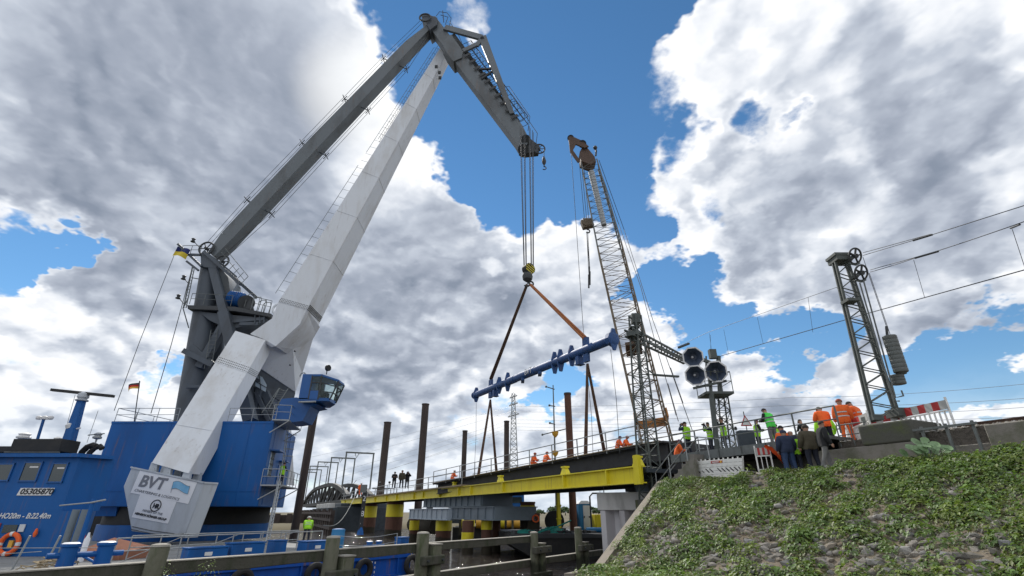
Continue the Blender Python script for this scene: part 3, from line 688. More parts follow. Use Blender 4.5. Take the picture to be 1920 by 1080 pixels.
# ================================================================== YELLOW TEMPORARY GIRDER AND LEFT DECK
YD = 18.3
def yz_top(s): return 2.12 + (s < 60)*0
def s_of(x, d, y=900): p = atd(x, y, d); return p.dot(U)
yg = thing('yellow_girder', 'long bright yellow steel girder of the temporary bridge below the lifted section', 'girder', BR(60, YD, 2))
s0y, s1y = s_of(1206, YD), s_of(640, YD, 940)
q = MB()
wallbox(q, s0y, s1y, YD, YD+.04, 1.42, 2.16); q.build('web', 'yellow_paint', yg)
q = MB(); wallbox(q, s0y, s1y, YD-.2, YD+.24, 2.16, 2.22); q.build('top_flange', 'yellow_light', yg)
q = MB(); wallbox(q, s0y, s1y-1.5, YD-.2, YD+.24, 1.36, 1.42); q.build('bottom_flange', 'yellow_light', yg)
st0 = None
for x in (1142, 1060, 945, 885, 862, 827, 796, 779, 747, 728, 707, 682, 652):
    s = s_of(x, YD, 910); q = MB(); wallbox(q, s-.05, s+.05, YD-.19, YD-.004, 1.425, 2.155); q.build('stiffener', 'yellow_light', yg)
for x in (852, 938, 1060, 1199):
    s = s_of(x, YD, 900); q = MB(); w = .35 if x < 1190 else .3
    q.hull8([BR(s-w, YD-.15, 2.222), BR(s+w, YD-.15, 2.222), BR(s+w, YD+.2, 2.222), BR(s-w, YD+.2, 2.222)], [BR(s-w*.45, YD-.1, 2.62), BR(s+w*.45, YD-.1, 2.62), BR(s+w*.45, YD+.15, 2.62), BR(s-w*.45, YD+.15, 2.62)])
    wallbox(q, s-w*.7, s+w*.7, YD-.15, YD+.2, 2.622, 2.72); q.build('bearing', 'yellow_light', yg)
q = MB(); wallbox(q, s0y, s1y, YD+3.6, YD+3.64, 1.42, 2.16); wallbox(q, s0y, s1y, YD+3.4, YD+3.84, 1.36, 1.42); q.build('second_girder', 'pier_dark', yg)
q = MB()
for s in np.arange(s0y+1, s1y, 3.2): wallbox(q, s, s+.15, YD+.05, YD+3.6, 1.55, 1.9)
wallbox(q, s0y, s1y, YD+.3, YD+3.5, 1.9, 2.1)
q.build('cross_bracing', 'pier_dark', yg)
q = MB(); s = s0y; q.prism([BR(s-.05, YD-.25, 1.3), BR(s+.45, YD-.25, 1.3), BR(s+.35, YD-.25, 2.75), BR(s+.02, YD-.25, 2.75)], N*.2); q.build('end_plate', 'yellow_paint', yg)

ld = thing('left_bridge_deck', 'bridge deck with grey railing and three people, left of the lifted section', 'bridge deck', BR(60, 18, 2.2))
sa, sb_ = s_of(866, 18.0, 911), s_of(642, 18.0, 932)
q = MB(); wallbox(q, sa, sb_, 17.9, 22.5, 2.23, 2.36); q.build('deck_plate', 'plank', ld)
for x, nm in ((866, 0), (803, 0), (780, 0), (745, 0), (727, 0), (708, 0), (692, 0), (676, 0), (662, 0), (648, 0)):
    s = s_of(x, 17.95, 905); q = MB(); q.tube(BR(s, 17.95, 2.36), BR(s, 17.95, 3.55), .045, n=6); q.build('railing_post', 'galv', ld)
for z in (3.53, 2.95):
    q = MB(); q.tube(BR(sa, 17.95, z), BR(sb_, 17.95, z), .04, n=6); q.build('railing_bar', 'galv', ld)
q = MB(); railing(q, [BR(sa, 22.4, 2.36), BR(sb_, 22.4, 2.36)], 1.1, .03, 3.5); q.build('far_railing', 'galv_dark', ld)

# ================================================================== OLD TRUSS BRIDGE WITH PORTALS
s0t, s1t = 120.0, 215.0
tb = thing('truss_bridge', 'old grey bowstring truss bridge with tall portal frames at the left end of the line', 'bridge', BR(130, 22, 2))
def arch_z(s):
    f = (s-s0t)/(s1t-s0t); f = min(max(f, 0), 1); e = min(f, 1-f)*2
    return 3.0 + 3.9*min(1, math.sin(min(e*1.25, 1)*math.pi/2)**.8)
for d in (20.0, 25.2):
    q = MB(); n = 12; pts = [BR(s0t+(s1t-s0t)*i/n, d, arch_z(s0t+(s1t-s0t)*i/n)) for i in range(n+1)]
    for a, b_ in zip(pts[:-1], pts[1:]): q.bar(a, b_, .95, .9)
    q.build('top_chord', 'truss_grey', tb)
    q = MB(); wallbox(q, s0t-1, s1t+1, d-.35, d+.35, 1.6, 2.6); q.build('bottom_chord', 'truss_grey', tb)
    for i in range(1, n):
        s = s0t+(s1t-s0t)*i/n; q = MB(); q.bar(BR(s, d, 2.4), BR(s, d, arch_z(s)), .55, .5, up=N); q.build('upright', 'truss_grey', tb)
    for i in range(0, n):
        s = s0t+(s1t-s0t)*i/n; s2 = s+(s1t-s0t)/n
        if i in (0, n-1): continue
        q = MB(); q.bar(BR(s, d, arch_z(s)), BR(s2, d, 2.4), .45, .4, up=N) if i < n//2 else q.bar(BR(s, d, 2.4), BR(s2, d, arch_z(s2)), .45, .4, up=N); q.build('diagonal', 'truss_grey', tb)
q = MB(); wallbox(q, s0t-1, s1t+1, 20.4, 24.8, 2.0, 2.3)
for s in np.arange(s0t, s1t, 5): wallbox(q, s, s+.4, 20.3, 24.9, 1.4, 2.0)
q.build('deck_plate', 'truss_grey', tb)
# portals
for k, (xl, yt) in enumerate(((650, 848), (622, 858), (597, 866), (582, 874), (572, 880), (564, 885))):
    p = atd(xl, yt, 20.0); s = p.dot(U); zt = p.z
    root = thing('portal_frame', ['nearest and largest portal frame over the railway line', 'second portal frame behind the largest one', 'third portal frame over the truss bridge', 'fourth portal frame over the truss bridge', 'fifth portal frame over the truss bridge', 'farthest small portal frame over the truss bridge'][k], 'portal frame', BR(s, 22, 2.3), 'portal frames over the line')
    for d in (20.0, 26.6):
        q = MB(); z0 = 2.3 if s < s0t else arch_z(s); q.bar(BR(s, d, z0), BR(s, d, zt), .32, .32, up=N); q.build('post', 'galv_dark', root)
    q = MB(); q.bar(BR(s, 19.8, zt), BR(s, 26.8, zt), .38, .34); q.build('crossbeam', 'galv_dark', root)
    q = MB(); q.path([BR(s, 22, zt), BR(s, 22.5, zt-1.2), BR(s, 23.1, zt)], .1, 6); q.build('wire_bracket', 'galv_dark', root)
    if k == 0: q = MB(); q.path([BR(s-1, 20, 3), BR(s-4, 20.6, 4.2), BR(s-10, 21.4, 6.5)], .05, 5); q.build('stay_rod', 'galv_dark', root)

# piers of the swing bridge, left background
q = MB(); wallbox(q, 104, 119, 15.5, 27, -4, .9); wallbox(q, 106, 116, 16.5, 26, .9, 1.55); tag(q.build('swing_pier', 'pier_dark', bevel=.1), 'dark massive swing bridge pier between the truss bridge and the brown piles', 'bridge pier')
fw = thing('fender_works', 'dark timber fender works in front of the truss bridge', 'fender', BR(100, 12, -2))
for i in range(30):
    q = MB(); q.bar(BR(84+i*3.2, 12+.1*i, -4), BR(84+i*3.2, 12+.1*i, .2+.3*math.sin(i*2.1)), .6, .6, up=N); q.build('post', 'pile_dark', fw)
for i in range(22):
    q = MB(); q.bar(BR(126+i*.2, 14-2.4*i, -4), BR(126+i*.2, 14-2.4*i, -.3), 1.1, .6, up=U); q.build('post', 'pile_dark', fw)
q = MB(); q.bar(BR(127, 14, -1.4), BR(131, -40, -1.4), .5, 1.6); q.build('waler', 'pile_dark', fw)
for z in (-.2, -1.1, -2.2):
    q = MB(); q.bar(BR(82, 11.7, z), BR(180, 14.9, z), .35, .35); q.build('waler', 'pile_dark', fw)
for k in range(4):
    q = MB(); q.bar(BR(101+k*5.2, 14.2, 1.05), BR(105+k*5.2, 14.2, 1.05), .9, .8)
    tag(q.build('concrete_block', 'concrete', bevel=.06), ['rightmost', 'second from the right', 'third from the right', 'leftmost'][k]+' of the pale blocks on the dark pier below the truss bridge', 'concrete block', 'pale blocks on the dark pier')
q = MB(); wallbox(q, 100, 124, 13.4, 15, -4, .62); tag(q.build('pier_ledge', 'pier_dark'), 'low dark ledge carrying the pale blocks', 'bridge pier')

# brown piles with yellow collars under the yellow girder
def collar_pile(xl, xr, ytop, ycol, d, label, zb=-5, dark=False):
    p = atd((xl+xr)/2, ytop, d); t = p.y/ray((xl+xr)/2, ytop).y; r = (xr-xl)/2*t/FPX; zc = atd((xl+xr)/2, ycol, d).z
    root = thing('steel_pile', label, 'pile', (p.x, p.y, ZW), 'brown steel piles with yellow collars')
    q = MB(); q.tube((p.x, p.y, zb), (p.x, p.y, min(p.z + .9, 1.34)), r, n=22); q.build('tube', 'pile_rust', root)
    q = MB(); q.tube((p.x, p.y, zc), (p.x, p.y, p.z), r+.03, n=22); q.build('collar', 'yellow_paint', root)
collar_pile(679, 707, 949, 970, 19.8, 'leftmost thick brown pile with broad yellow collar')
collar_pile(726, 757, 946, 969, 19.8, 'thick brown pile with broad yellow collar, second from the left')
collar_pile(769, 786, 976, 994, 18.6, 'brown pile under the left end of the light grey cross beam')
collar_pile(818, 847, 975, 995, 18.6, 'brown pile with stained yellow collar under the middle of the grey cross beam')
collar_pile(870, 890, 975, 987, 24, 'brown pile in the shade behind the grey cross beam')
collar_pile(903, 923, 974, 993, 18.8, 'brown pile under the right end of the dark grey cross beam')
collar_pile(922, 939, 950, 968, 20.5, 'slim brown pile with high yellow collar right of the dark cross beam')
collar_pile(866, 888, 998, 1013, 17.4, 'short brown pile with low yellow collar in front of the pier')
pr1 = thing('support_frame', 'grey steel cross beams and box carrying the yellow girder over the brown piles', 'support frame', atd(850, 985, 18.5))
def xbeam(xl, xr, yt, yb, d0, depth, mat, name):
    a, b_ = atd(xl, yt, d0), atd(xr, yt, d0); zb = atd((xl+xr)/2, yb, d0).z; zt = atd((xl+xr)/2, yt, d0).z
    q = MB(); s0, s1 = a.dot(U), b_.dot(U)
    wallbox(q, min(s0, s1), max(s0, s1), d0, d0+depth, zb, zt); wallbox(q, min(s0, s1)-.03, max(s0, s1)+.03, d0-.12, d0+depth+.12, zt, zt+.07); wallbox(q, min(s0, s1)-.03, max(s0, s1)+.03, d0-.12, d0+depth+.12, zb-.07, zb)
    for s in np.arange(min(s0, s1)+.2, max(s0, s1), 1.6): wallbox(q, s, s+.05, d0-.1, d0-.002, zb, zt)
    return q.build(name, mat, pr1)
xbeam(768, 841, 955, 973, 17.6, .5, 'pier_light', 'cross_beam')
xbeam(843, 928, 952, 973, 18.0, 3.8, 'pier_grey', 'cross_beam')
xbeam(795, 905, 930, 949, 18.9, 3.0, 'pier_grey', 'box_girder')
q = MB(); 
for x in (805, 860, 895): s = s_of(x, 19.2, 960); wallbox(q, s, s+.6, 19, 19.6, -.4, 1.3)
q.build('packing', 'pier_grey', pr1)
q = MB(); a = atd(800, 985, 21); q.tube(a - U*4, a + U*6, .9, n=18); q.build('mooring_pipe', 'pile_rust', pr1)

# concrete pier cap with sheet piling at the right end of the yellow girder
cpr = thing('sheet_pile_pier', 'pale concrete cap on white stained sheet piling beside the slope', 'pier', (5.5, 29, ZW))
CA = at(1118, 924, 29.0); CBm = at(1232, 917, 27.0)
zt = CA.z; zc0 = at(1118, 957, 29.0).z
cdirn = V((CBm.x-CA.x, CBm.y-CA.y, 0)).normalized(); cn = V((-cdirn.y, cdirn.x, 0))
q = MB(); q.hull8([V((p.x, p.y, zc0)) for p in (CA, CA+cdirn*5, CA+cdirn*5+cn*3, CA+cn*3)], [V((p.x, p.y, zt)) for p in (CA, CA+cdirn*5, CA+cdirn*5+cn*3, CA+cn*3)]); q.build('cap', 'concrete', cpr, bevel=.04)
for i in range(8):                                    # U-shaped sheet piles: proud pans and recessed webs
    a = CA + cdirn*(.15+i*.6); q = MB(); o = .06 if i % 2 == 0 else .62
    f0_ = [a + cn*o, a + cdirn*.32 + cn*o, a + cdirn*.32 + cn*(o+.03), a + cn*(o+.03)]
    q.hull8([V((p.x, p.y, -4.5)) for p in f0_], [V((p.x, p.y, zc0-.002)) for p in f0_])
    o2 = .62 if i % 2 == 0 else .06
    f1_ = [a + cdirn*.32 + cn*o, a + cdirn*.6 + cn*o2, a + cdirn*.6 + cn*(o2+.03), a + cdirn*.32 + cn*(o+.03)]
    q.hull8([V((p.x, p.y, -4.5)) for p in f1_], [V((p.x, p.y, zc0-.002)) for p in f1_])
    q.build('sheet_pile', 'sheet_pile', cpr)
q = MB(); a = V((CA.x, CA.y, zt)) + cdirn*.3 + cn*.4
q.path([a, a+V((0, 0, .75)), a+cdirn*2.0+V((0, 0, 1.1)), a+cdirn*2.0], .03); tag(q.build('hoop_rail', 'galv_dark'), 'thin bent pipe rail on top of the concrete pier cap', 'railing')
q = MB(); a = V((CA.x, CA.y, zt)) + cdirn*3.0 + cn*.8; Rz = Matrix((cdirn, cn, V((0, 0, 1)))).transposed()
q.box(a+V((0, 0, .2)), (1.3, .9, .4), Rz); q.box(a+V((0, 0, .6)), (.9, .7, .4), Rz); q.box(a+V((0, 0, .9)), (.5, .5, .25), Rz)
tag(q.build('bearing_block', 'pier_grey', bevel=.03), 'grey steel bearing block between pier cap and yellow girder end', 'bearing')
q = MB(); a = V((CA.x, CA.y, zt)) + cdirn*2.0 + cn*.6
for i in range(4): q.torus(a + V((0, 0, .06+.05*i)), V((0, 0, 1)), .35, .035, 16, 6)
tag(q.build('rope_coil', 'cable'), 'dark coil of rope lying on the concrete pier cap', 'rope coil')

# tall mooring piles
for (x, yt, yb, w, t, lab) in ((727, 792, 990, 13, 104, 'tall dark pile just right of the largest portal frame'), (798, 758, 980, 13, 82, 'tallest dark pile, between the left deck people and the lifted section'),
                       (872, 808, 980, 9, 80, 'short dark pile behind the left sling'), (950, 790, 980, 9.5, 76, 'dark pile standing just left of the lattice pylon'),
                       (1064, 738, 990, 12.5, 47, 'rusty brown pile right of the thin signal pole'), (591, 764, 985, 13.5, 52, 'dark leaning looking pile below the crane cabin')):
    p = at(x, yt, t); r = w/2*t/FPX; root = thing('mooring_pile', lab, 'pile', (p.x, p.y, ZW), 'tall mooring piles')
    q = MB(); q.tube((p.x, p.y, -6), (p.x, p.y, p.z), r, n=20); q.build('tube', 'pile_rust' if x == 1064 else 'pile_dark', root)
    q = MB(); q.tube((p.x, p.y, p.z-.12), (p.x, p.y, p.z+.06), r*1.1, n=20); q.build('rim', 'pile_dark', root)

# black work barge with its load
bz = -1.55
BG = [at(958, 1006, 36), at(1140, 1001, 37)]
bd = V((BG[1].x-BG[0].x, BG[1].y-BG[0].y, 0)).normalized(); bn_ = V((-bd.y, bd.x, 0)); B0 = V((BG[0].x, BG[0].y, 0))
def BP(a, b_, z): return B0 + bd*a + bn_*b_ + V((0, 0, z))
wb = thing('work_barge', 'black steel work barge with sloping bow moored behind the timber posts', 'barge', BP(8, 5, ZW))
q = MB(); pf = [(0, bz), (22, bz), (22, -3.8), (2.6, -3.8), (1.9, -3.2), (0, -2.2)]
q.hull8([BP(a, 0, z) for a, z in pf], [BP(a, 11, z) for a, z in pf]); q.build('hull', 'black_paint', wb)
q = MB(); q.bar(BP(-.05, -.06, bz-.12), BP(22, -.06, bz-.12), .14, .22); q.build('rubbing_strake', 'dark_steel', wb)
q = MB(); q.box(BP(11, 5.5, bz+.02), (21.6, 10.6, .05), Matrix((bd, bn_, V((0, 0, 1)))).transposed()); q.build('deck', 'dark_steel', wb)
RB = Matrix((bd, bn_, V((0, 0, 1)))).transposed()
def on_barge(x, b_):                                  # place on the barge deck under photo column x
    best = None
    for i in range(900):
        p = BP(-2+i*.03, b_, bz+.045); xx = 960 + FPX*p.x/(p.y*cp + p.z*sp)
        if best is None or abs(xx-x) < best[0]: best = (abs(xx-x), p)
    return best[1]
p = on_barge(990, 5.5)
root = thing('pile_stub', 'short rusty pile stub with yellow top standing on the black barge', 'pile', p)
q = MB(); q.tube(p, p+V((0, 0, 2.2)), .62, n=22); q.tube(p+V((0, 0, 2.15)), p+V((0, 0, 2.3)), .66, n=22); q.build('tube', 'pile_rust', root)
q = MB(); q.tube(p+V((0, 0, .95)), p+V((0, 0, 2.0)), .65, n=22); q.build('collar', 'yellow_paint', root)
q = MB(); p2 = on_barge(1000, 4.2); q.box(p2+V((0, 0, .7)), (.95, .7, 1.4), RB); tag(q.build('winch_box', 'pile_rust', bevel=.04), 'rusty square box beside the pile stub on the barge', 'box')
q = MB(); q.torus(p2+V((.2, -.5, 1.0)), V((0, 1, 0)), .25, .06, 16, 6); tag(q.build('hose_coil', 'orange_cloth'), 'small faded red hose coil hung on the rusty box', 'hose')
p = on_barge(1040, 5); root = thing('cable_reel', 'black cable reel standing on the barge beside the yellow pole', 'cable reel', p)
q = MB(); 
for k in (-.45, .45): q = MB(); q.tube(p+V((0, k-.05, .8)), p+V((0, k+.05, .8)), .8, n=24); q.build('flange', 'black_paint', root)
q = MB(); q.tube(p+V((0, -.4, .8)), p+V((0, .4, .8)), .5, n=20); q.build('drum', 'dark_steel', root)
for x, w, lab in ((985, 1.4, 'flat heap of green netting near the barge bow'), (1036, 1.6, 'taller heap of green netting beside the yellow pole')):
    p = on_barge(x, 2.2); q = MB(); n = 18; vs = []; fs = []
    hgt = .3 if x < 1000 else .5
    for i in range(n+1):
        for j in range(n+1):
            u_, v_ = i/n*2-1, j/n*2-1; r_ = math.hypot(u_, v_); z = max(0, 1-r_*r_)*hgt*(.75+.35*math.sin(i*1.9+j*1.3)*math.cos(j*2.3))
            vs.append(p + bd*u_*w*.8 + bn_*v_*.8 + V((0, 0, z)))
    fs = [(i*(n+1)+j, (i+1)*(n+1)+j, (i+1)*(n+1)+j+1, i*(n+1)+j+1) for i in range(n) for j in range(n)]
    q.add(vs, fs); tag(q.build('net_heap', 'tarp_green'), lab, 'net', 'green nets on the barge')
q = MB(); p = on_barge(1010, .5); q.path([p+V((0, 0, .1)), p+bd*1.5+V((0, 0, .5)), p+bd*2.6+V((0, .3, .9))], .06); tag(q.build('green_rope', 'tarp_green'), 'thick green rope leading up from the barge edge to the net', 'rope')
p = on_barge(1049, 3.5); root = thing('yellow_pole', 'slim tall yellow pole on the barge reaching up to the yellow girder', 'pole', p)
q = MB(); q.bar(p, p+V((0, 0, 4.6)), .28, .2, up=U); q.build('pole', 'yellow_paint', root); q = MB(); q.box(p+V((0, 0, .15)), (.9, .9, .3), RB); q.build('foot', 'dark_steel', root)
for dz in (1.0, 2.0): q = MB(); q.box(p+V((0, -.05, dz)), (.4, .34, .1), RB); q.build('clamp', 'yellow_light', root)
p = on_barge(1075, 7.5); root = thing('yellow_post', 'short rusty post with yellow panel beside the brown pile', 'post', p)
q = MB(); q.box(p+V((0, 0, .9)), (.5, .5, 1.8), RB); q.build('post', 'pile_rust', root); q = MB(); q.box(p+V((-.02, -.27, 1.2)), (.42, .03, .9), RB); q.build('panel', 'lamp_yellow', root)
p = on_barge(1096, 7.0); root = thing('portable_toilet', 'blue and white portable toilet cabin on the black barge', 'portable toilet', p)
q = MB(); q.box(p+V((0, 0, 1.1)), (1.15, 1.15, 2.1), RB); q.build('cabin', 'toilet_blue', root, bevel=.04)
q = MB(); q.hull8([p+RB@V((a, b_, 2.16)) for a, b_ in ((-.6, -.6), (.6, -.6), (.6, .6), (-.6, .6))], [p+RB@V((a, b_, 2.42)) for a, b_ in ((-.3, -.5), (.3, -.5), (.3, .5), (-.3, .5))]); q.build('roof', 'toilet_white', root)
q = MB(); q.box(p+RB@V((.12, -.6, 1.08)), (.62, .04, 1.9), RB); dr_ = q.build('door', 'toilet_white', root); q = MB(); q.box(p+RB@V((-.12, -.64, 1.1)), (.08, .04, .16), RB); q.build('handle', 'dark_steel', dr_)
q = MB(); q.box(p+RB@V((.35, -.65, 1.1)), (.12, .03, .12), RB); q.build('lock', 'ink_black', dr_)
p = on_barge(1127, 5.0); q = MB(); q.box(p+V((0, 0, .65)), (1.25, 1, 1.3), RB); 
for k in range(5): q.box(p+RB@V((-.5+k*.25, -.52, .65)), (.05, .05, 1.2), RB)
tag(q.build('site_box', 'yellow_paint', bevel=.03), 'dull yellow ribbed steel box right of the portable toilet', 'box')
p = on_barge(1110, 3.8); root = thing('gantry_post', 'dark bent steel gantry post standing on the barge left of the pier cap', 'post', p)
q = MB(); q.path([p, p+V((0, 0, 2.7)), p+V((.25, 0, 2.95)), p+V((1.1, 0, 2.95)), p+V((1.1, 0, 2.45))], .07); q.build('frame', 'dark_steel', root)
q = MB(); q.tube(p+V((.9, 0, 2.9)), p+V((.9, 0, 4.4)), .02, n=5); q.build('aerial', 'dark_steel', root)
q = MB(); p = on_barge(1100, 2.0); q.tube(p+V((0, 0, .2)), p+bd*1.5+V((0, 0, .2)), .18, n=12); tag(q.build('blue_drum', 'toilet_blue'), 'blue cylinder lying on the deck in front of the toilet', 'drum')
q = MB()
for i in range(26):
    p = on_barge(965+i*6.6, 1.2+random.random()*1.5); q.box(p+V((0, 0, .1)), (random.uniform(.2, .6), random.uniform(.2, .5), random.uniform(.1, .3)), Euler((0, 0, random.random()*3)).to_matrix())
tag(q.build('deck_clutter', 'dark_steel'), 'dark loose chain and gear scattered along the edge of the work barge', 'gear', kind='stuff')
# second service craft behind: yellow floating fender and blue containers
p = at(955, 1000, 60); p.z = ZW
root = thing('service_pontoon', 'floating pontoon with yellow tubes and dark cabin seen under the girder', 'pontoon', p)
q = MB(); q.box(p+V((-1.5, 3, .7)), (11, 6, 1.6)); q.build('hull', 'dark_steel', root)
for k in range(5): q = MB(); q.tube(p+V((-6+k*1.9, -.3, 1.9)), p+V((-4.4+k*1.9, -.3, 1.9)), .55, n=16); q.build('float', 'lamp_yellow' if k % 2 else 'yellow_paint', root)
q = MB(); 
for k in range(7): q.bar(p+V((-6+k*1.6, -.9, -1)), p+V((-6+k*1.6, -.9, 3.0)), .28, .28, up=(1, 0, 0))
q.build('fender_post', 'wood_old', root)
q = MB(); q.box(p+V((.6, 3, 4.4)), (2.6, 2.4, 2.0)); q.box(p+V((.6, 3, 5.5)), (2.9, 2.7, .2)); c_ = q.build('cabin', 'machine_blue', root); q = MB(); q.box(p+V((.6, 1.78, 4.6)), (2.0, .04, .7)); q.build('window', 'glass_dark', c_)
q = MB(); q.box(p+V((.6, 3, 2.5)), (3.2, 3.0, 1.9)); q.build('engine_house', 'black_paint', root)
q = MB(); q.box(p+V((-3.2, 4.5, 4.6)), (3.0, 2.6, 2.2)); 
for k in range(6): q.box(p+V((-4.4+k*.48, 3.18, 4.6)), (.08, .08, 2.0))
tag(q.build('yellow_container', 'yellow_paint'), 'dull yellow container under the girder, left of the dark cabin', 'container')
q = MB(); q.box(p+V((-6.0, 4.5, 4.6)), (2.0, 2.4, 2.0)); tag(q.build('blue_container', 'toilet_blue'), 'pale blue container at the left of the yellow one', 'container')
q = MB(); q.box(p+V((-4.5, 4.4, 2.7)), (6.0, 2.4, 1.7)); tag(q.build('container_stand', 'pier_dark'), 'dark stand carrying the blue and the yellow container', 'stand')
# ================================================================== CRANE PONTOON
DZ = -1.9
PE = V((-5.4, 29.6, 0)); pa = V((-.62, -.785, 0)).normalized(); pb = V((pa.y, -pa.x, 0))   # pa: along the near side to the left, pb: away
if pb.y < 0: pb = -pb
RP = Matrix((pa, pb, V((0, 0, 1)))).transposed()
def PP(a, b_, z): return PE + pa*a + pb*b_ + V((0, 0, z))
po = thing('crane_pontoon', 'long flat blue crane pontoon with grey deck lying behind the timber guide wall', 'pontoon', PP(15, 12, ZW))
q = MB(); pf = [(0, DZ-.1), (34, DZ-.1), (34, -4), (1.6, -4), (0, -3.0)]
q.hull8([PP(a, 0, z) for a, z in pf], [PP(a, 27, z) for a, z in pf]); q.build('hull', 'hull_blue', po)
q = MB(); q.box(PP(17, 13.5, DZ-.05), (33.8, 26.8, .09), RP); q.build('deck', 'deck_grey', po)
q = MB(); q.bar(PP(-.02, -.06, DZ-.16), PP(34, -.06, DZ-.16), .12, .2); q.bar(PP(.0, -.05, -2.95), PP(34, -.05, -2.95), .1, .12)
for a in (.9, 6.3, 12.2): q.bar(PP(a, -.05, DZ-.2), PP(a, -.05, -3.1), .1, .08, up=pa)
q.build('rubbing_strake', 'hull_blue', po)
q = MB()
for k in range(6): q.box(PP(2.55, -.07, DZ-.35-.13*k), (.09, .02, .06), RP); q.box(PP(2.35, -.07, DZ-.4-.2*k), (.05, .02, .09), RP)
q.build('draught_marks', 'ink_white', po)
for x, lab in ((675, 'black tyre fender on the blue hull between the two middle timber posts'), (583, 'black tyre fender on the blue hull left of the middle timber post'), (447, 'leftmost visible black tyre fender on the blue hull'), (768, 'black tyre fender at the right corner of the blue hull')):
    best = min((abs(960 + FPX*PP(a*.05, 0, -2.5).x/(PP(a*.05, 0, -2.5).y*cp + -2.5*sp) - x), a*.05) for a in range(500))[1]
    c = PP(best if x != 768 else .15, -.30, -2.52); root = thing('tyre_fender', lab, 'tyre', c, 'tyre fenders on the pontoon side')
    q = MB(); q.torus(c, pb, .36, .14, 26, 10); q.build('tyre', 'rubber', root)
    q = MB(); q.path([c+V((0, 0, .3)), c+V((0, .02, .62))+pb*.15], .025, 5); q.build('rope', 'stalk_dry', root)
def deck_col(x, b_, z=DZ):                            # pontoon deck place under photo column x, b_ metres in from the near side
    best = None
    for i in range(1400):
        p = PP(-3+i*.025, b_, z); dn = p.y*cp + p.z*sp
        if dn <= 0: continue
        xx = 960 + FPX*p.x/dn
        if best is None or abs(xx-x) < best[0]: best = (abs(xx-x), p)
    return best[1]
# gangway rails lying on deck and the near hand rail
rl2 = thing('deck_railing', 'pale pipe railing along the pontoon deck below the crane house', 'railing', deck_col(430, 5))
q = MB(); pts = [deck_col(x, b_) for x, b_ in ((205, 3.0), (330, 3.2), (430, 3.4), (530, 3.6), (600, 4.0))]
railing(q, pts, .95, .03, 1.6); q.build('near_rail', 'galv', rl2)
q = MB(); pts = [deck_col(x, b_) for x, b_ in ((235, 5.2), (345, 5.4), (450, 5.6), (555, 5.9))]; railing(q, pts, .95, .03, 1.2)
for a, b_ in zip(pts[:-1], pts[1:]): q.tube(a+V((0, 0, .05)), b_+V((0, 0, .95)), .018, n=5)
q.build('far_rail', 'galv', rl2)
q = MB(); pts = [deck_col(x, .5) for x in (628, 668, 705, 742)]
for p in (pts[0], pts[-1]): q.tube(p, p+V((0, 0, .85)), .025, n=6)
q.path([p+V((0, 0, .85-(.12 if 0 < i < 3 else 0))) for i, p in enumerate(pts)], .012, 4); q.path([p+V((0, 0, .45-(.1 if 0 < i < 3 else 0))) for i, p in enumerate(pts)], .012, 4)
tag(q.build('wire_railing', 'galv'), 'sagging wire railing at the right end of the pontoon deck', 'railing')
q = MB()
for k, x in enumerate((20, 78)):
    p = at(x, 1062, 17.8); p2 = V((p.x+.30, p.y, p.z+1.0)); q.tube(p - V((0, 0, .6)), p2, .035, n=6)
a = at(-60, 1030, 17); b_ = at(200, 1018, 19.5); q.tube(at(-60, 1043, 17), at(78, 1034, 18), .012, n=4); q.tube(at(-60, 1028, 17), at(185, 1027, 19), .012, n=4)
tag(q.build('corner_railing', 'galv'), 'leaning pale posts with wires at the bottom left corner of the deck', 'railing')
def bollard(x, b_, lab, sc=1.0):
    p = deck_col(x, b_); root = thing('double_bollard', lab, 'bollard', p, 'double bollards on the pontoon')
    q = MB(); q.box(p+V((0, 0, .07*sc)), (2.0*sc, .8*sc, .14*sc), RP); q.build('base', 'machine_blue', root, bevel=.02)
    for k in (-.5, .5):
        c = p + pa*k*sc; q = MB(); q.lathe(c, (0, 0, 1), [(.24*sc, .1), (.24*sc, .72*sc), (.29*sc, .76*sc), (.29*sc, .84*sc)], 18); q.build('post', 'machine_blue', root)
        q = MB(); q.lathe(c, (0, 0, 1), [(.26*sc, .842*sc), (.2*sc, .88*sc)], 18); q.build('cap', 'sign_white', root)
    q = MB(); q.tube(p-pa*1.05*sc+V((0, 0, .5*sc)), p+pa*1.05*sc+V((0, 0, .5*sc)), .09*sc, n=10); q.build('crossbar', 'machine_blue', root)
bollard(152, 1.6, 'big blue double bollard with pale caps on the left of the deck', 1.05)
bollard(700, .9, 'small blue double bollard near the right end of the pontoon', .6)
for x, b_, sz, lab in ((585, 2.2, (1.3, .8, .55), 'blue deck locker with a hoop handle behind the middle timber post'), (455, 2.4, (1.5, .7, .6), 'blue deck locker with white sticker, second from the left'), (380, 2.2, (1.6, .7, .5), 'long low blue deck locker right of the mossy post'),
                       (516, 3.0, (.7, .6, .6), 'small blue box standing by itself on the grey deck'), (752, .8, (.6, .5, .6), 'tiny blue box at the right end of the pontoon deck')):
    p = deck_col(x, b_); root = thing('deck_locker', lab, 'locker', p, 'blue lockers on the pontoon deck')
    q = MB(); q.box(p+V((0, 0, sz[2]/2)), sz, RP); q.build('body', 'machine_blue', root, bevel=.04)
    q = MB(); q.box(p+V((0, 0, sz[2]+.03)), (sz[0]*1.03, sz[1]*1.05, .05), RP); q.build('lid', 'machine_blue', root)
    if sz[0] > 1: q = MB(); q.box(p+pb*(-sz[1]/2-.012)+V((0, 0, sz[2]*.6)), (.3, .02, .14), RP); q.build('sticker', 'ink_white', root)
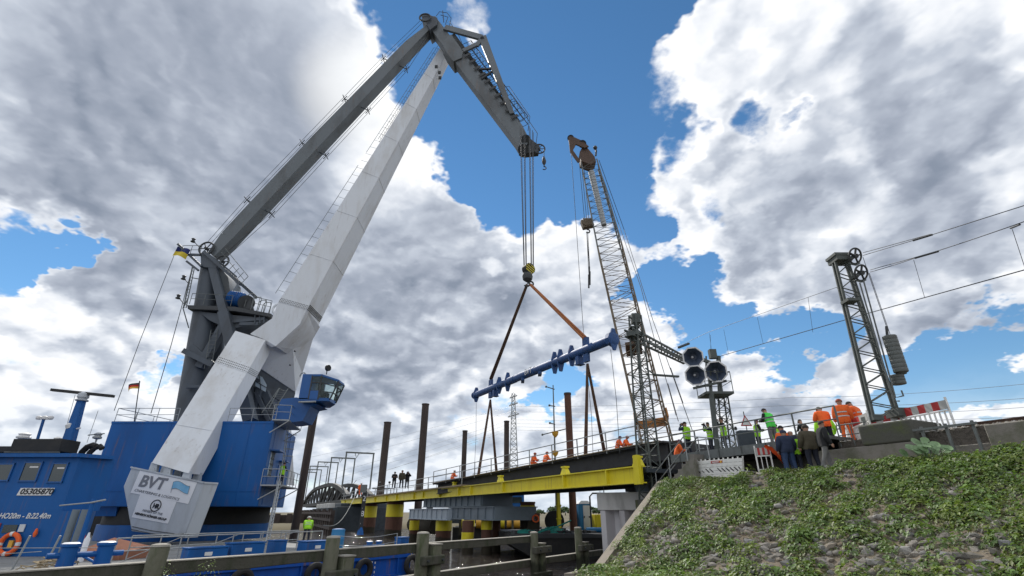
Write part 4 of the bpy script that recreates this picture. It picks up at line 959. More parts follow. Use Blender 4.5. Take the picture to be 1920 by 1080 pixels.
p = deck_col(630, 4.2); root = thing('blue_barrel', 'blue barrel standing on the pontoon deck behind the middle post', 'barrel', p); q = MB(); q.lathe(p, (0, 0, 1), [(.33, 0), (.36, .05), (.36, .5), (.38, .52), (.36, .55), (.36, .98), (.33, 1.02)], 20); q.build('drum', 'toilet_blue', root)
q = MB(); q.lathe(p+V((0, 0, 1.0)), (0, 0, 1), [(.34, .02), (.1, .05)], 20); q.build('lid', 'machine_blue', root)
p = deck_col(613, 3.6); q = MB(); 
for i in range(4): q.torus(p+V((0, 0, .1+.12*i)), (0, 0, 1), .38-.04*i, .07, 18, 6)
tag(q.build('rope_coil', 'stalk_dry'), 'yellowish coil of mooring rope left of the blue barrel', 'rope coil')
p = deck_col(680, 1.8); q = MB(); q.path([p, p+pa*.6+V((0, .2, .05)), p+pa*1.2+V((0, .5, .04)), p+pa*1.9+V((0, .2, .05)), p+pa*2.4, p-pa*.8+V((0, .5, .05)), p-pa*1.2], .06); tag(q.build('loose_rope', 'stalk_dry'), 'pale rope lying loosely on the deck near the right end', 'rope')
q = MB(); a = at(606, 985, 27); b_ = at(668, 925, 42); q.path([a.lerp(b_, i/12)+V((0, 0, -.9*math.sin(math.pi*i/12))) for i in range(13)], .022, 5); tag(q.build('hanging_hose', 'galv_dark'), 'grey hose sagging from the yellow girder down to the worker on deck', 'hose')
# depth gauge board
a = at(675, 1003, 29); root = thing('gauge_board', 'narrow black depth gauge board with white numerals at the pontoon corner', 'gauge board', a)
q = MB(); q.bar(a, a+V((0, 0, 2.4)), .22, .08, up=U); q.build('board', 'ink_black', root)
for k, ch in enumerate('2.8.'):
    letters(ch, a+V((-.09, -.06, 1.85-.42*k)), (1, 0, 0), (0, 0, 1), .42, 'ink_white', root, ext=.006)
q = MB(); q.box(a+V((-.1, 0, 2.55)), (.34, .25, .45)); q.build('lamp_box', 'galv_dark', root)
q = MB(); q.lathe(a, (0, 0, 1), [(.2, 0), (.17, .2), (.08, .4)], 4); q.build('foot', 'machine_blue', root)
p = deck_col(197, 7.0); root = thing('covered_heap', 'terracotta coloured pitched cover on the deck between tug and weight box', 'cover', p)
q = MB(); q.hull8([p+V((-.9, -.6, 0)), p+V((1.1, -.7, 0)), p+V((1.4, .6, 0)), p+V((-.8, .7, 0))], [p+V((-1.25, -.75, .18)), p+V((1.15, -.8, .25)), p+V((1.5, .6, .45)), p+V((-1.0, .7, .3))]); q.add([p+V((-1.25, -.75, .2)), p+V((1.15, -.8, .27)), p+V((1.5, .6, .47)), p+V((-1.0, .7, .32)), p+V((.2, -.1, .85))], [(0, 1, 4), (1, 2, 4), (2, 3, 4), (3, 0, 4)]); q.build('cover', 'terracotta', root, smooth=False)
p = deck_col(150, 6); q = MB(); q.lathe(p, (0, 0, 1), [(.11, 0), (.11, .85), (.06, .95), (.035, 1.1)], 14); tag(q.build('gas_bottle', 'sign_white'), 'pale gas bottle standing upright right of the tug', 'gas bottle')
q = MB(); q.lathe(p+V((-.4, .3, 0)), (0, 0, 1), [(.11, 0), (.11, .75), (.06, .85), (.035, 1.0)], 14); tag(q.build('gas_bottle', 'red_paint'), 'dull red gas bottle behind the pale one beside the tug', 'gas bottle')
p = deck_col(88, 2.8); q = MB()
for i in range(40): a_ = V((random.uniform(-.7, .7), random.uniform(-.3, .3), random.uniform(.02, .35))); q.path([p+a_, p+a_+V((random.uniform(-.4, .4), random.uniform(-.2, .2), random.uniform(-.05, .1))), p+a_+V((random.uniform(-.6, .6), random.uniform(-.2, .2), -.05))], .02, 4)
tag(q.build('rope_pile', 'stalk_dry'), 'tangled heap of pale rope on the deck left of the big bollard', 'rope', kind='stuff')

# ================================================================== TUG / DECK HOUSE (left edge)
TY = 26.0
tug = thing('deck_house_boat', 'blue workboat wheelhouse with radar mast cut off by the left edge', 'workboat', aty(70, 1050, TY))
def T(x, y, off=0): return aty(x, y, TY+off)
zc = lambda y, off=0: T(60, y, off).z
q = MB(); xl = -36; xr = T(150, 930).x; ztop = zc(858); zmid = zc(958)
hx_ = T(128, 1050).x; q.hull8([V((xl, TY, DZ)), V((hx_, TY, DZ)), V((hx_*1.1, TY+3.4, DZ)), V((xl, TY+3.4, DZ))], [V((xl, TY, zmid)), V((hx_, TY, zmid)), V((hx_*1.1, TY+3.4, zmid)), V((xl, TY+3.4, zmid))]); q.build('hull_side', 'machine_blue', tug)
xw = T(112, 870).x                                    # wheelhouse right front corner
fr_ = [V((xl, TY, zmid+.003)), V((T(118, 950).x, TY, zmid+.003)), V((T(150, 950).x, TY+1.3, zmid+.003)), V((T(150, 950).x*1.13, TY+3.4, zmid+.003)), V((xl, TY+3.4, zmid+.003))]
to_ = [V((p.x, p.y, ztop)) for p in fr_]
q = MB(); q.hull8(fr_, to_); wh = q.build('wheelhouse', 'machine_blue', tug)
q = MB(); q.hull8([V((p.x+(.12 if i in (1, 2, 3) else 0), p.y-(.3 if i in (0, 1, 2) else 0), ztop+.005)) for i, p in enumerate(fr_)], [V((p.x+(.12 if i in (1, 2, 3) else 0), p.y-(.3 if i in (0, 1, 2) else 0), ztop+.18)) for i, p in enumerate(fr_)]); q.build('roof', 'machine_blue', tug)
for x0, x1, y0, y1 in ((-34, 27, 870, 901), (34, 80, 867, 902), (88, 128, 869, 904)):
    c0, c1 = T(x0, y1, -.03), T(x1, y0, -.03); cx, cz = (c0.x+c1.x)/2, (c0.z+c1.z)/2; w_, h_ = c1.x-c0.x, c1.z-c0.z
    q = MB(); q.box((cx, TY-.02, cz), (w_, .03, h_)); wn_ = q.build('window', 'glass_dark', tug)
    q = MB()
    for sx_ in (-1, 1): q.box((cx+sx_*w_/2, TY-.03, cz), (.06, .07, h_+.1))
    for sz_ in (-1, 1): q.box((cx, TY-.028, cz+sz_*h_/2), (w_+.06, .066, .06))
    q.build('frame', 'cab_blue', wn_)
    if x0 > 0:
        q = MB(); q.box((cx+w_*.12, TY-.045, cz+h_*.25), (w_*.5, .01, .07)); q.build('roller_blind', 'ink_white', wn_)
c0, c1 = T(32, 929), T(104, 915)
q = MB(); q.prism([V((c0.x, TY-.02, c0.z)), V((c1.x-.08, TY-.02, c0.z)), V((c1.x, TY-.02, c1.z)), V((c0.x+.08, TY-.02, c1.z))], (0, -.02, 0)); npl = q.build('number_plate', 'ink_white', tug)
letters('05305870', V((c0.x+.12, TY-.05, c0.z+.06)), (1, 0, 0), (0, 0, 1), (c1.z-c0.z)*1.06, 'ink_black', npl, ext=.004, shear=.2, sx=1.12, bold=.01)
letters('HO20m - B:22.40m', V((T(-3, 972).x, TY-.02, T(0, 972).z)), (1, 0, 0), (0, 0, 1), .34, 'ink_white', tug, ext=.006, shear=.25, sx=.92, bold=.006)
# lower port, sign panels, life ring
def panel(x0, y0, x1, y1, mat, nm, th=.03, par=tug, off=-.02):
    a, b_ = T(x0, y1), T(x1, y0); q = MB(); q.box(((a.x+b_.x)/2, TY+off, (a.z+b_.z)/2), (b_.x-a.x, th, b_.z-a.z)); return q.build(nm, mat, par)
panel(3, 984, 35, 999, 'glass_dark', 'window'); panel(34, 983, 50, 997, 'toilet_white', 'notice_panel', off=-.035); panel(-6, 981, 4, 998, 'red_paint', 'warning_sign', off=-.035)
panel(-4, 984, 1, 995, 'ink_white', 'warning_sign', off=-.055)
c = T(17, 1020, -.15); ring = thing('life_ring', 'orange life ring hanging on the blue boat side at bottom left', 'life ring', c)
q = MB(); q.torus(c, (0, 1, 0), .42, .10, 28, 10); q.build('ring', 'orange_cloth', ring)
for k in range(4):
    q = MB(); q.torus(c, (0, 1, 0), .42, .108, 4, 10, k*math.pi/2-.16, k*math.pi/2+.16); q.build('band', 'ink_white', ring)
q = MB(); q.box(c+V((0, .1, 0)), (.2, .1, .3)); q.build('bracket', 'lamp_yellow', ring)
c = T(67, 998, -.12); q = MB(); q.lathe(c-V((0, 0, .2)), (0, 0, 1), [(.05, 0), (.09, .15), (.04, .36)], 12); tag(q.build('buoy_float', 'orange_cloth'), 'small orange float hanging on the blue boat side right of the life ring', 'float')
# top box, radar mast and lights
a, b_ = T(12, 849, .5), T(113, 826, .5)
q = MB(); q.box(((a.x+b_.x)/2, TY+1.2, (a.z+b_.z)/2+.1), (b_.x-a.x, 1.2, b_.z-a.z)); q.box((a.x-1.2, TY+1.2, a.z+.2), (2.4, 1.0, .3)); q.build('roof_locker', 'black_paint', tug)
q = MB()
for x in (14, 40, 62, 84, 108): p = T(x, 855, 1.0); q.tube(p, p+V((0, 0, .35)), .03, n=5)
q.tube(T(8, 848, .6), T(112, 848, .6), .03, n=5); q.build('roof_rail', 'galv_dark', tug)
def atm(x, y): return aty(x, y, TY+1.6)
q = MB(); a = atm(118, 862); b_ = atm(153, 752); b_ = V((b_.x, a.y, b_.z)); q.bar(a, b_, .5, .5, w2=.3, h2=.3, up=(0, 1, 0)); rm = q.build('radar_mast', 'machine_blue', tug)
q = MB(); q.lathe(b_, (0, 0, 1), [(.3, 0), (.32, .05), (.2, .12), (.28, .2), (.26, .4), (.12, .5)], 16); q.build('radar_gearbox', 'box_grey', rm)
q = MB(); q.bar(atm(97, 731), atm(213, 743), .14, .20, up=(0, 1, 0)); q.build('radar_scanner', 'black_paint', rm)
p = atm(133, 806); q = MB(); q.lathe(p, V((-.3, -.2, .9)), [(.08, 0), (.2, .1), (.22, .3), (.1, .4)], 12); q.tube(p, p+V((.5, 0, .1)), .04, n=6); q.build('loud_hailer', 'ink_white', rm)
def lampset(x0, y0, x1, y1, nm='light_mast'):
    a, b_ = atm(x0, y0), atm(x1, y1); q = MB(); q.tube(a, V((b_.x, a.y, b_.z)), .07, n=8); q.build(nm, 'machine_blue', tug); return V((b_.x, a.y, b_.z))
b_ = lampset(69, 828, 82, 786)
q = MB(); q.tube(b_+V((-.3, 0, 0)), b_+V((.35, 0, 0)), .03, n=6)
for dx in (-.3, 0.02, .35): q.lathe(b_+V((dx, 0, -.02)), (0, 0, 1), [(.1, 0), (.14, .05), (.14, .16), (.07, .2)], 12)
q.build('lamp_cluster', 'ink_white', tug)
for x, y, s in ((43, 824, 1.2), (106, 832, .9), (181, 824, .8)):
    p = atm(x, y); q = MB(); q.lathe(p, (0, 0, 1), [(.05*s, -.2), (.06*s, 0), (.26*s, .05), (.28*s, .12), (.18*s, .2), (.24*s, .28), (.1*s, .36)], 14); q.build('deck_light', 'ink_white' if x != 181 else 'galv', tug)
q = MB()
for x0, y0, x1, y1 in ((115, 835, 141, 740), (163, 830, 184, 770)): a = atm(x0, y0); b_ = atm(x1, y1); q.tube(a, V((b_.x, a.y, b_.z)), .015, n=4)
q.tube(atm(165, 816), atm(196, 813), .03, n=5); q.build('whip_aerial', 'galv_dark', tug)
for k, (x0, y0, x1, y1) in enumerate(((149, 858, 175, 838), (163, 860, 186, 842))):
    q = MB(); a = aty(x0, y0, TY+2.4); e = aty(x1, y1, TY+2.4); q.path([a-V((0, 0, 1.2)), a, a+V((.04, 0, .3)), a+V((.22, 0, .55)), a+V((.5, 0, .66)), e+V((.15, 0, .02))], .16-.02*k, 10); q.build('exhaust_pipe', 'black_paint', tug)
q = MB(); p = aty(160, 868, TY+2.2); q.box(p+V((0, 0, 0)), (1.2, 1.6, .25)); q.box(p+V((-.2, .3, -1.2)), (.9, 1.2, 2.2)); q.build('funnel_casing', 'machine_blue', tug)
q = MB(); 
for x, y in ((156, 880), (166, 871)): p = aty(x, y, TY+.9); q.ball(p, .2, 10, (1.2, 1, .8))
q.tube(aty(150, 882, TY+.9), aty(134, 903, TY+.9), .03, n=5); q.tube(aty(118, 912, TY+.9), aty(128, 916, TY+.9), .03, n=5); q.build('search_light', 'ink_white', tug)
# crossed pole on deck beside the boat
p = deck_col(137, 5); root = thing('cross_pole', 'slender blue pole with tilted cross arms between boat and crane house', 'pole', p)
q = MB(); zt_ = aty(139, 935, p.y).z; q.tube(p, V((p.x, p.y, zt_)), .09, n=10); q.build('pole', 'machine_blue', root)
q = MB(); a = aty(112, 948, p.y-.1); b_ = aty(198, 937, p.y-.1); c = V((p.x, p.y-.1, zt_-.15)); q.tube(a, c, .03, n=6); q.tube(c, b_, .035, n=6); q.build('cross_arm', 'galv', root)
q = MB(); q.tube(V((p.x, p.y, zt_-2)), p+V((.9, .1, 0)), .05, n=6); q.tube(V((p.x, p.y, zt_-1.5)), p+V((-.1, -.6, 0)), .05, n=6); q.build('stay', 'machine_blue', root)
q = MB(); p = deck_col(120, 7.6)
for dx in (-.35, .35): q.tube(p+V((dx*.6, 0, 0)), p+V((dx*.6, 0, 2.0)), .15, n=14)
tag(q.build('vent_stack', 'pier_grey'), 'pair of pale vertical pipes behind the cross pole', 'pipe')

# ================================================================== BIG FLOATING CRANE
cr_ = thing('floating_crane', 'huge white and grey double lever slewing crane on the blue pontoon house', 'crane', (-24.5, 43, DZ))
HY = 38.0
HX0, HX1 = aty(190, 850, HY).x, -18.1
HT, HB = aty(400, 790, HY).z, aty(400, 950, HY).z
q = MB(); foot_ = [(HX0, HY), (HX1, HY), (-19.9, 46.5), (HX0+1, 46.5)]
q.hull8([V((x, y, HB)) for x, y in foot_], [V((x, y, HT)) for x, y in foot_]); hs = q.build('machinery_house', 'machine_blue', cr_, bevel=.05)
q = MB()                                              # plate seams standing proud
q.box(((HX0+HX1)/2, HY-.012, HT-.08), (HX1-HX0, .03, .16)); 
for x in (300, 385, 455): p = aty(x, 870, HY); q.box((p.x, HY-.010, (HB+HT)/2-.09), (.035, .022, HT-HB-.2))
q.box(((HX0+HX1)/2, HY-.011, aty(400, 921, HY).z), (HX1-HX0-.1, .026, .05)); q.build('plate_seams', 'machine_blue', hs)
q = MB(); p0 = aty(165, 975, HY); q.hull8([V((HX0+.2, HY+.4, HB-.02)), V((aty(212, 950, HY).x, HY+.4, HB-.02)), V((aty(212, 950, HY).x, 44, HB-.02)), V((HX0+.2, 44, HB-.02))], [V((HX0+.4, HY+.6, aty(200, 968, HY).z)), V((aty(205, 968, HY).x, HY+.6, aty(200, 968, HY).z)), V((aty(205, 968, HY).x, 43, aty(200, 968, HY).z)), V((HX0+.4, 43, aty(200, 968, HY).z))]); q.build('house_foot', 'machine_blue', cr_)
q = MB(); q.tube((-26.2, 44, -.85), (-26.2, 44, HB-.003), 5.8, 5.8, n=48); q.build('slewing_ring', 'black_paint', cr_)
q = MB(); q.tube((-26.2, 44, DZ), (-26.2, 44, -.86), 6.0, 6.0, n=48); q.build('pedestal', 'machine_blue', cr_)
q = MB(); q.box((-31, 46, -.6), (9, 3, 2.2)); q.build('winch_shed', 'black_paint', cr_)
# right flank: window, door, lamp
def FL(y, z, o=0):                                     # point on the receding flank at depth y
    f = (y-HY)/(46.5-HY); d_ = V((-19.9-HX1, 46.5-HY, 0)).normalized(); n = V((d_.y, -d_.x, 0)); return V((HX1+f*(-19.9-HX1), y, z)) + n*o
fd = V((-19.9-HX1, 46.5-HY, 0)).normalized(); fn = V((fd.y, -fd.x, 0))
def fbox(m, y, z, w, h, t, o): c = FL(y, z, o); m.box(c, (w, t, h), Matrix((fd, fn, V((0, 0, 1)))).transposed())
q = MB(); fbox(q, 39.3, 3.3, 1.0, 1.7, .05, .03); wn_ = q.build('window', 'glass_pale', cr_)
q = MB()
for k in range(-1, 2): fbox(q, 39.3+k*.32, 3.3, .05, 1.7, .05, .07)
for k in range(-2, 3): fbox(q, 39.3, 3.3+k*.4, 1.05, .05, .05, .075)
q.build('bars', 'dark_steel', wn_); q = MB(); fbox(q, 39.4, 4.25, 1.9, .08, .7, .3); q.build('canopy', 'cab_blue', wn_)
q = MB(); fbox(q, 42.3, 2.5, .9, 1.9, .06, .03); dr_ = q.build('door', 'cab_blue', cr_); q = MB(); fbox(q, 42.0, 2.4, .08, .2, .08, .08); q.build('handle', 'galv', dr_)
q = MB(); fbox(q, 42.4, 3.75, 1.4, .08, .6, .3); q.build('canopy', 'cab_blue', dr_)
q = MB(); fbox(q, 39.0, (HT+HB)/2, .03, HT-HB-.3, .02, .012); q.build('plate_seam', 'machine_blue', hs); q = MB(); fbox(q, 44.5, (HT+HB)/2, .03, HT-HB-.3, .02, .012); q.build('plate_seam', 'machine_blue', hs)
# galleries
def gallery(z, y0, y1, w, lab=''):
    q = MB(); a, b_ = FL(y0, z, 0), FL(y1, z, 0); a2, b2 = FL(y0, z, w), FL(y1, z, w)
    q.hull8([a, b_, b2, a2], [p+V((0, 0, .09)) for p in (a, b_, b2, a2)]); g_ = q.build('gallery', 'galv', cr_)
    q = MB(); up_ = V((0, 0, .09)); railing(q, [a+up_, a2+up_, b2+up_], 1.05, .028, 1.3); q.build('railing', 'galv', g_)
    q = MB(); q.tube(FL(y0, z-.9, 0), a2, .04, n=6); q.build('brace', 'galv', g_); q = MB(); q.tube(FL(y1, z-.9, 0), b2, .04, n=6); q.build('brace', 'galv', g_)
gallery(aty(520, 912, 38.5).z, 37.6, 43.5, 1.5)
gallery(HT-.05, 37.2, 42, 1.2)
lz0, lz1 = aty(555, 905, 40).z, HT
q = MB(); ladder(q, FL(40.6, lz0, .7), FL(40.6, lz1, .45), fd, .6, .28, .035); 
for i in range(8): c = FL(40.6, lz0+2+i*.55, .75); q.torus(c+fn*.1, (0, 0, 1), .38, .018, 10, 4)
q.build('cage_ladder', 'galv', cr_)
q = MB(); a = FL(37.8, lz0, 1.2); b_ = V((a.x+.9, a.y-2.2, DZ)); ladder(q, a, b_, fd, .9, .26, .05); q.tube(a+V((0, 0, 1)), b_+V((0, 0, 1)), .03, n=6); q.build('lower_stair', 'galv', cr_)
# roof railings
q = MB(); railing(q, [V((HX0+.1, HY+.1, HT)), V((aty(330, 790, HY).x, HY+.1, HT))], 1.0, .026, 1.6); railing(q, [V((HX0+.1, HY+.1, HT)), V((HX0+1, 45, HT))], 1.0, .026, 1.6); railing(q, [V((aty(425, 790, HY).x, HY+.1, HT)), V((HX1, HY+.1, HT))], 1.0, .026, 1.5); q.build('roof_railing', 'galv', cr_)

# ---- jib foot weight box with the lettering
BY = 34.6
def Bx(x, y, off=0): return aty(x, y, BY+off)
bxp = [(247, 877), (396, 910), (368, 1006), (246, 1003), (231, 914)]
front = [Bx(247, 877), Bx(383, 906), Bx(345, 1009), Bx(247, 996), Bx(232, 912)]
q = MB(); bk = V((-.95, 1.5, 0))
q.hull8(front, [p+bk for p in front]); 
wbx = q.build('weight_box', 'box_grey', cr_, bevel=.04)
q = MB(); side = [front[1]+V((.002, 0, 0)), front[1]+V((.62, .55, -.02)), front[2]+V((.55, .55, .02)), front[2]+V((.002, 0, 0))]
q.hull8(side, [p+V((-.5, .8, 0)) for p in side]); q.build('box_flank', 'box_grey', wbx, bevel=.03)
q = MB(); q.bar(front[0]+V((-.05, -.02, .03)), front[1]+V((0, -.02, .03)), .1, .1); q.bar(front[1]+V((0, -.02, .03)), side[1]+V((0, -.02, .03)), .1, .1); q.build('top_edge', 'box_grey', wbx)
def onbox(x, y): return Bx(x, y, -.012)
s1_ = [onbox(263, 882), onbox(370, 904.5), onbox(353, 945), onbox(245, 924)]
q = MB(); q.prism([s1_[0], s1_[1], s1_[2], s1_[3]], (0, -.015, 0)); sg = q.build('name_board', 'sign_white', wbx)
s2_ = [onbox(263, 927), onbox(331, 941), onbox(315, 982), onbox(247, 970)]
q = MB(); q.prism(s2_, (0, -.012, 0)); sg2 = q.build('member_board', 'sign_white', wbx)
def blet(t, x, y, x2, y2, px, mat, par, **k):
    o = Bx(x, y, -.045); r = Bx(x2, y2, -.045) - o; sz = px/FPX*(o.y*cp+o.z*sp); upv = Bx(x+3.4, y-10, -.045) - o
    return letters(t, o, r, upv, sz/.72, mat, par, ext=.006, **k)
blet('BVT', 258, 911, 320, 920, 20, 'ink_grey', sg, bold=.03, sx=1.02, shear=.12)
blet('CHARTERING & LOGISTICS', 251, 920.5, 350, 942, 4.6, 'ink_grey', sg, sx=1.16, shear=.15)
blet('MEMBER OF THE', 266, 958.5, 308, 967, 3.9, 'ink_grey', sg2, sx=1.0, shear=.15)
blet('HEINRICH RÖNNER GROUP', 252, 964, 316, 977.5, 3.9, 'ink_black', sg2, sx=.92, shear=.15, bold=.006)
cc = Bx(292, 948, -.04); q = MB(); q.torus(cc, (0, 1, 0), .33, .03, 30, 6); q.build('emblem_ring', 'ink_black', sg2)
blet('HR', 285.5, 951.5, 298, 954, 7.4, 'ink_black', sg2, bold=.02, sx=.85)
# waving flag emblem
fp = []
for i in range(13):
    f = i/12; wv = math.sin(f*5.2)*2.3; fp.append((f, wv))
up_p = [(325+31*f, 903.5 - w*1.3 + f*5.5) for f, w in fp]; lo_p = [(321+31*f, 917 - w*1.3 + f*6.5) for f, w in fp]
q = MB(); 
for i in range(12):
    a4 = [Bx(*up_p[i], -.04), Bx(*up_p[i+1], -.04), Bx(*lo_p[i+1], -.04), Bx(*lo_p[i], -.04)]; q.hull8(a4, [p+V((0, -.008, 0)) for p in a4])
q.build('flag_emblem', 'logo_blue', sg)
q = MB(); q.path([Bx(*p, -.05) for p in up_p], .012, 4); q.path([Bx(*p, -.05) for p in lo_p], .012, 4); q.path([Bx(*up_p[-1], -.05), Bx(*lo_p[-1], -.05)], .012, 4); q.path([Bx(*up_p[0], -.05), Bx(320, 924, -.05)], .012, 4); q.build('flag_outline', 'ink_grey', sg)
q = MB()
for k in (0, .16): q.path([Bx(248, 987)+V((0, -.04, -k)), Bx(285, 995)+V((0, -.04, -k)), Bx(330, 1001)+V((0, -.04, -k)), Bx(346, 1000)+V((0, -.04, -k))], .02, 4)
q.build('tension_wire', 'cable', wbx)

# ---- lower leg (near) and its twin on the far side
JW = 3.4
def leg_near():
    t1, t2 = aty(441, 620, 42), aty(498, 637.5, 42); b1, b2 = aty(284, 868, 35.2), aty(353, 888, 35.2)
    return t1, t2, b1, b2
t1, t2, b1, b2 = leg_near(); w0, w1 = V((0, 1.7, 0)), V((0, 1.7, 0))
m1, m2 = b1.lerp(t1, .70), b2.lerp(t2, .70)
q = MB(); q.hull8([b1, b2, b2+w1, b1+w1], [m1, m2, m2+w0, m1+w0]); q.hull8([m1, m2, m2+w0, m1+w0], [t1, t2, t2+w0, t1+w0]); nl = q.build('boom_leg', 'white_paint', cr_, bevel=.03)
ax_ = (t1-b1).normalized(); wd_ = (t2-t1).normalized(); nrm = wd_.cross(ax_).normalized(); nrm = nrm if nrm.y < 0 else -nrm
c1, c2 = b1.lerp(t1, .705), b2.lerp(t2, .695)
q = MB(); q.prism([c1, c2, c2+ax_*.75, c1+ax_*.75], nrm*.03); jb = q.build('splice_plate', 'white_paint', nl)
q = MB()
for i in range(18):
    for k in range(3): p = c1.lerp(c2, (i+.6)/18.2)+ax_*(.14+.23*k)+nrm*.03; q.tube(p, p+nrm*.03, .042, n=5)
q.build('bolts', 'dark_steel', nl)['kind'] = 'stuff'
q = MB(); sd = V((0, 1, 0))
for k in range(4):
    p = c2+ax_*(.12+.17*k)+wd_*.012; q.bar(p+sd*.05, p+sd*1.62, .035, .05)
q.build('splice_bars', 'galv', nl)
q = MB(); mm1, mm2 = b1.lerp(t1, .235), b2.lerp(t2, .26); q.bar(mm1+nrm*.006, mm2+nrm*.006, .03, .02); q.build('weld_seam', 'white_paint', nl)
# pivot lugs down to the box
q = MB()
for f in (.05, .42, .93):
    q = MB(); p = b1.lerp(b2, f); q.prism([p+V((-.22, .1, .1)), p+V((.22, .1, .1)), p+V((.30, .1, -.75)), p+V((-.30, .1, -.75))], (0, .25, 0)); q.tube(p+V((0, .05, -.5)), p+V((0, .4, -.5)), .2, n=14); q.build('pivot_lug', 'box_grey', nl); q = MB()
    q.prism([p+V((-.22, 1.3, .1)), p+V((.22, 1.3, .1)), p+V((.30, 1.3, -.75)), p+V((-.30, 1.3, -.75))], (0, .25, 0)); q.build('pivot_lug', 'box_grey', nl)
# far leg
ft1, ft2 = aty(470, 640, 47.8), aty(566, 700, 47.6)
q = MB(); fb1, fb2 = V((b1.x+.3, 50.5, b1.z)), V((b2.x+.3, 50.5, b2.z)); q.hull8([fb1, fb2, fb2+w1, fb1+w1], [t1+V((-.3, 4.2, 0)), t2+V((-.5, 4.2, 0)), t2+V((-.5, 5.9, 0)), t1+V((-.3, 5.9, 0))]); q.build('boom_leg', 'white_paint', cr_, bevel=.03)
# node between the legs and the upper boom
F1 = [(522, 566), (575, 581), (562, 608), (517, 649), (498, 637.5), (441, 620), (469, 626), (510, 597)]
FF = [(522, 566), (575, 581), (562, 608), (517, 649), (498, 637.3), (469, 626), (510, 597)]
fr3 = [aty(x, y, 42.01) for x, y in FF]; q = MB(); q.prism(fr3, (0, JW-.02, 0)); nd = q.build('boom_node', 'white_paint', cr_)
Q = lambda x, y, Y: aty(x, y, Y)
sp_ = [Q(575, 581, 42.0), Q(600, 613, 45.4), Q(587, 635, 46), Q(567, 700, 47.6), Q(554, 735, 47.4), Q(487, 689.5, 43.75), Q(498, 637.5, 42.0), Q(517, 649, 42.0)]
cen = sum(sp_, V((0, 0, 0)))/len(sp_)
inw = V((-.5, .25, 0))
vs = sp_ + [cen] + [p+inw for p in sp_] + [cen+inw]; n = len(sp_)
q = MB(); q.add(vs, [(i, (i+1) % n, n) for i in range(n)] + [(n+1+(i+1) % n, n+1+i, 2*n+1) for i in range(n)] + [(i, n+1+i, n+1+(i+1) % n, (i+1) % n) for i in range(n)]); q.build('boom_gusset', 'white_paint', nd, smooth=False)
q = MB()                                              # little holes and drip lines on the gusset
for x, y, Y in ((560, 608, 43.6), (572, 606, 44.4), (567, 622, 44.4), (560, 632, 44.5), (552, 658, 44.8), (543, 684, 45.3), (574, 616, 44.7)):
    p = Q(x, y, Y-.35); q.tube(p, p+V((.05, .1, -.02)), .07, n=8)
q.build('drain_holes', 'ink_black', nd)
# transverse plate with the manhole between the legs
cp_ = [Q(487, 691, 43.9), Q(554, 736, 47.5), Q(548, 762, 47.6), Q(470, 722, 43.9)]
q = MB(); q.prism(cp_, (-.3, .3, 0)); q.build('cross_plate', 'grey_paint', nd)
q = MB(); mh = [(478, 708), (485, 704), (492, 707), (500, 722), (498, 735), (479, 724)]
q.prism([Q(x, y, 43.85) for x, y in mh], (.02, -.03, 0)); q.build('manhole', 'glass_pale', nd)
q = MB(); q.bar(Q(479, 715, 43.8), Q(500, 727, 43.8), .06, .05); q.bar(Q(486, 704, 43.8), Q(489, 731, 43.8), .06, .05); q.build('manhole_bars', 'dark_steel', nd)
# upper boom
T1, T2 = aty(828, 85, 44.4), aty(840, 96, 44.4)
u1, u2 = aty(522, 566, 42), aty(575, 581, 42); tw = V((0, 1.7, 0)); bw = V((0, JW, 0))
q = MB(); q.hull8([u1, u2, u2+bw, u1+bw], [T1, T2, T2+tw, T1+tw]); ub = q.build('main_boom', 'white_paint', cr_, bevel=.03)
ax2 = (T1-u1).normalized(); wd2 = (u2-u1).normalized(); nr2 = V((0, -1, 0))
q = MB(); q.prism([u1+ax2*.02, u2+ax2*.02, u2+ax2*.65, u1+ax2*.65], nr2*.03); q.build('splice_plate', 'white_paint', ub)
q = MB()
for i in range(18):
    for k in range(3): p = u1.lerp(u2, (i+.6)/18.2)+ax2*(.1+.15*k)+nr2*.03; q.tube(p, p+nr2*.03, .04, n=5)
for k in range(4): p = u2+ax2*(.1+.15*k)+wd2*.02; q.bar(p+V((0, .05, 0)), p+V((0, JW-.1, 0)), .03, .05)
q.build('bolts', 'dark_steel', ub)['kind'] = 'stuff'
q = MB(); p = aty(517, 577, 41.9); q.torus(p+V((-.05, .6, .1)), (0, 1, 0), .5, .12, 16, 8, 0, 5.2); q.build('lifting_eye', 'white_paint', ub)
q = MB(); s0_, s1_b = u1+V((-.05, .3, 0)), T1+V((-.05, .3, 0))                 # ladder on the upper side
ladder(q, s0_.lerp(s1_b, .55)+V((-.35, 0, .2)), s1_b+V((-.35, 0, .2)), (0, 1, 0), .5, .5, .025)
off = (V((-ax2.z, 0, ax2.x)))*.9
for a_, b_ in ((.02, .45), (.5, .99)): q.tube(s0_.lerp(s1_b, a_)+off, s0_.lerp(s1_b, b_)+off, .025, n=5)
for i in range(36): c_ = s0_.lerp(s1_b, .03+.96*i/35); q.tube(c_, c_+off, .018, n=4)
q.build('boom_handrail', 'galv_dark', ub)
for x, y in ((818, 125), (824, 136), (825, 146)): q = MB(); p = aty(x, y, 44.15); q.box(p, (.35, .12, .45)); q.build('lamp_box', 'dark_steel', ub)
q = MB()
for i in range(1, 7):
    f = i/7; a_, b_ = u1.lerp(T1, f), u2.lerp(T2, f); dy = V((0, -.008, 0)); q.bar(a_+dy, b_+dy, .03, .02); k = bw.lerp(tw, f); q.bar(b_+V((.01, 0, -.005)), b_+k+V((.01, 0, -.005)), .03, .02)
q.build('weld_seams', 'white_paint', ub)

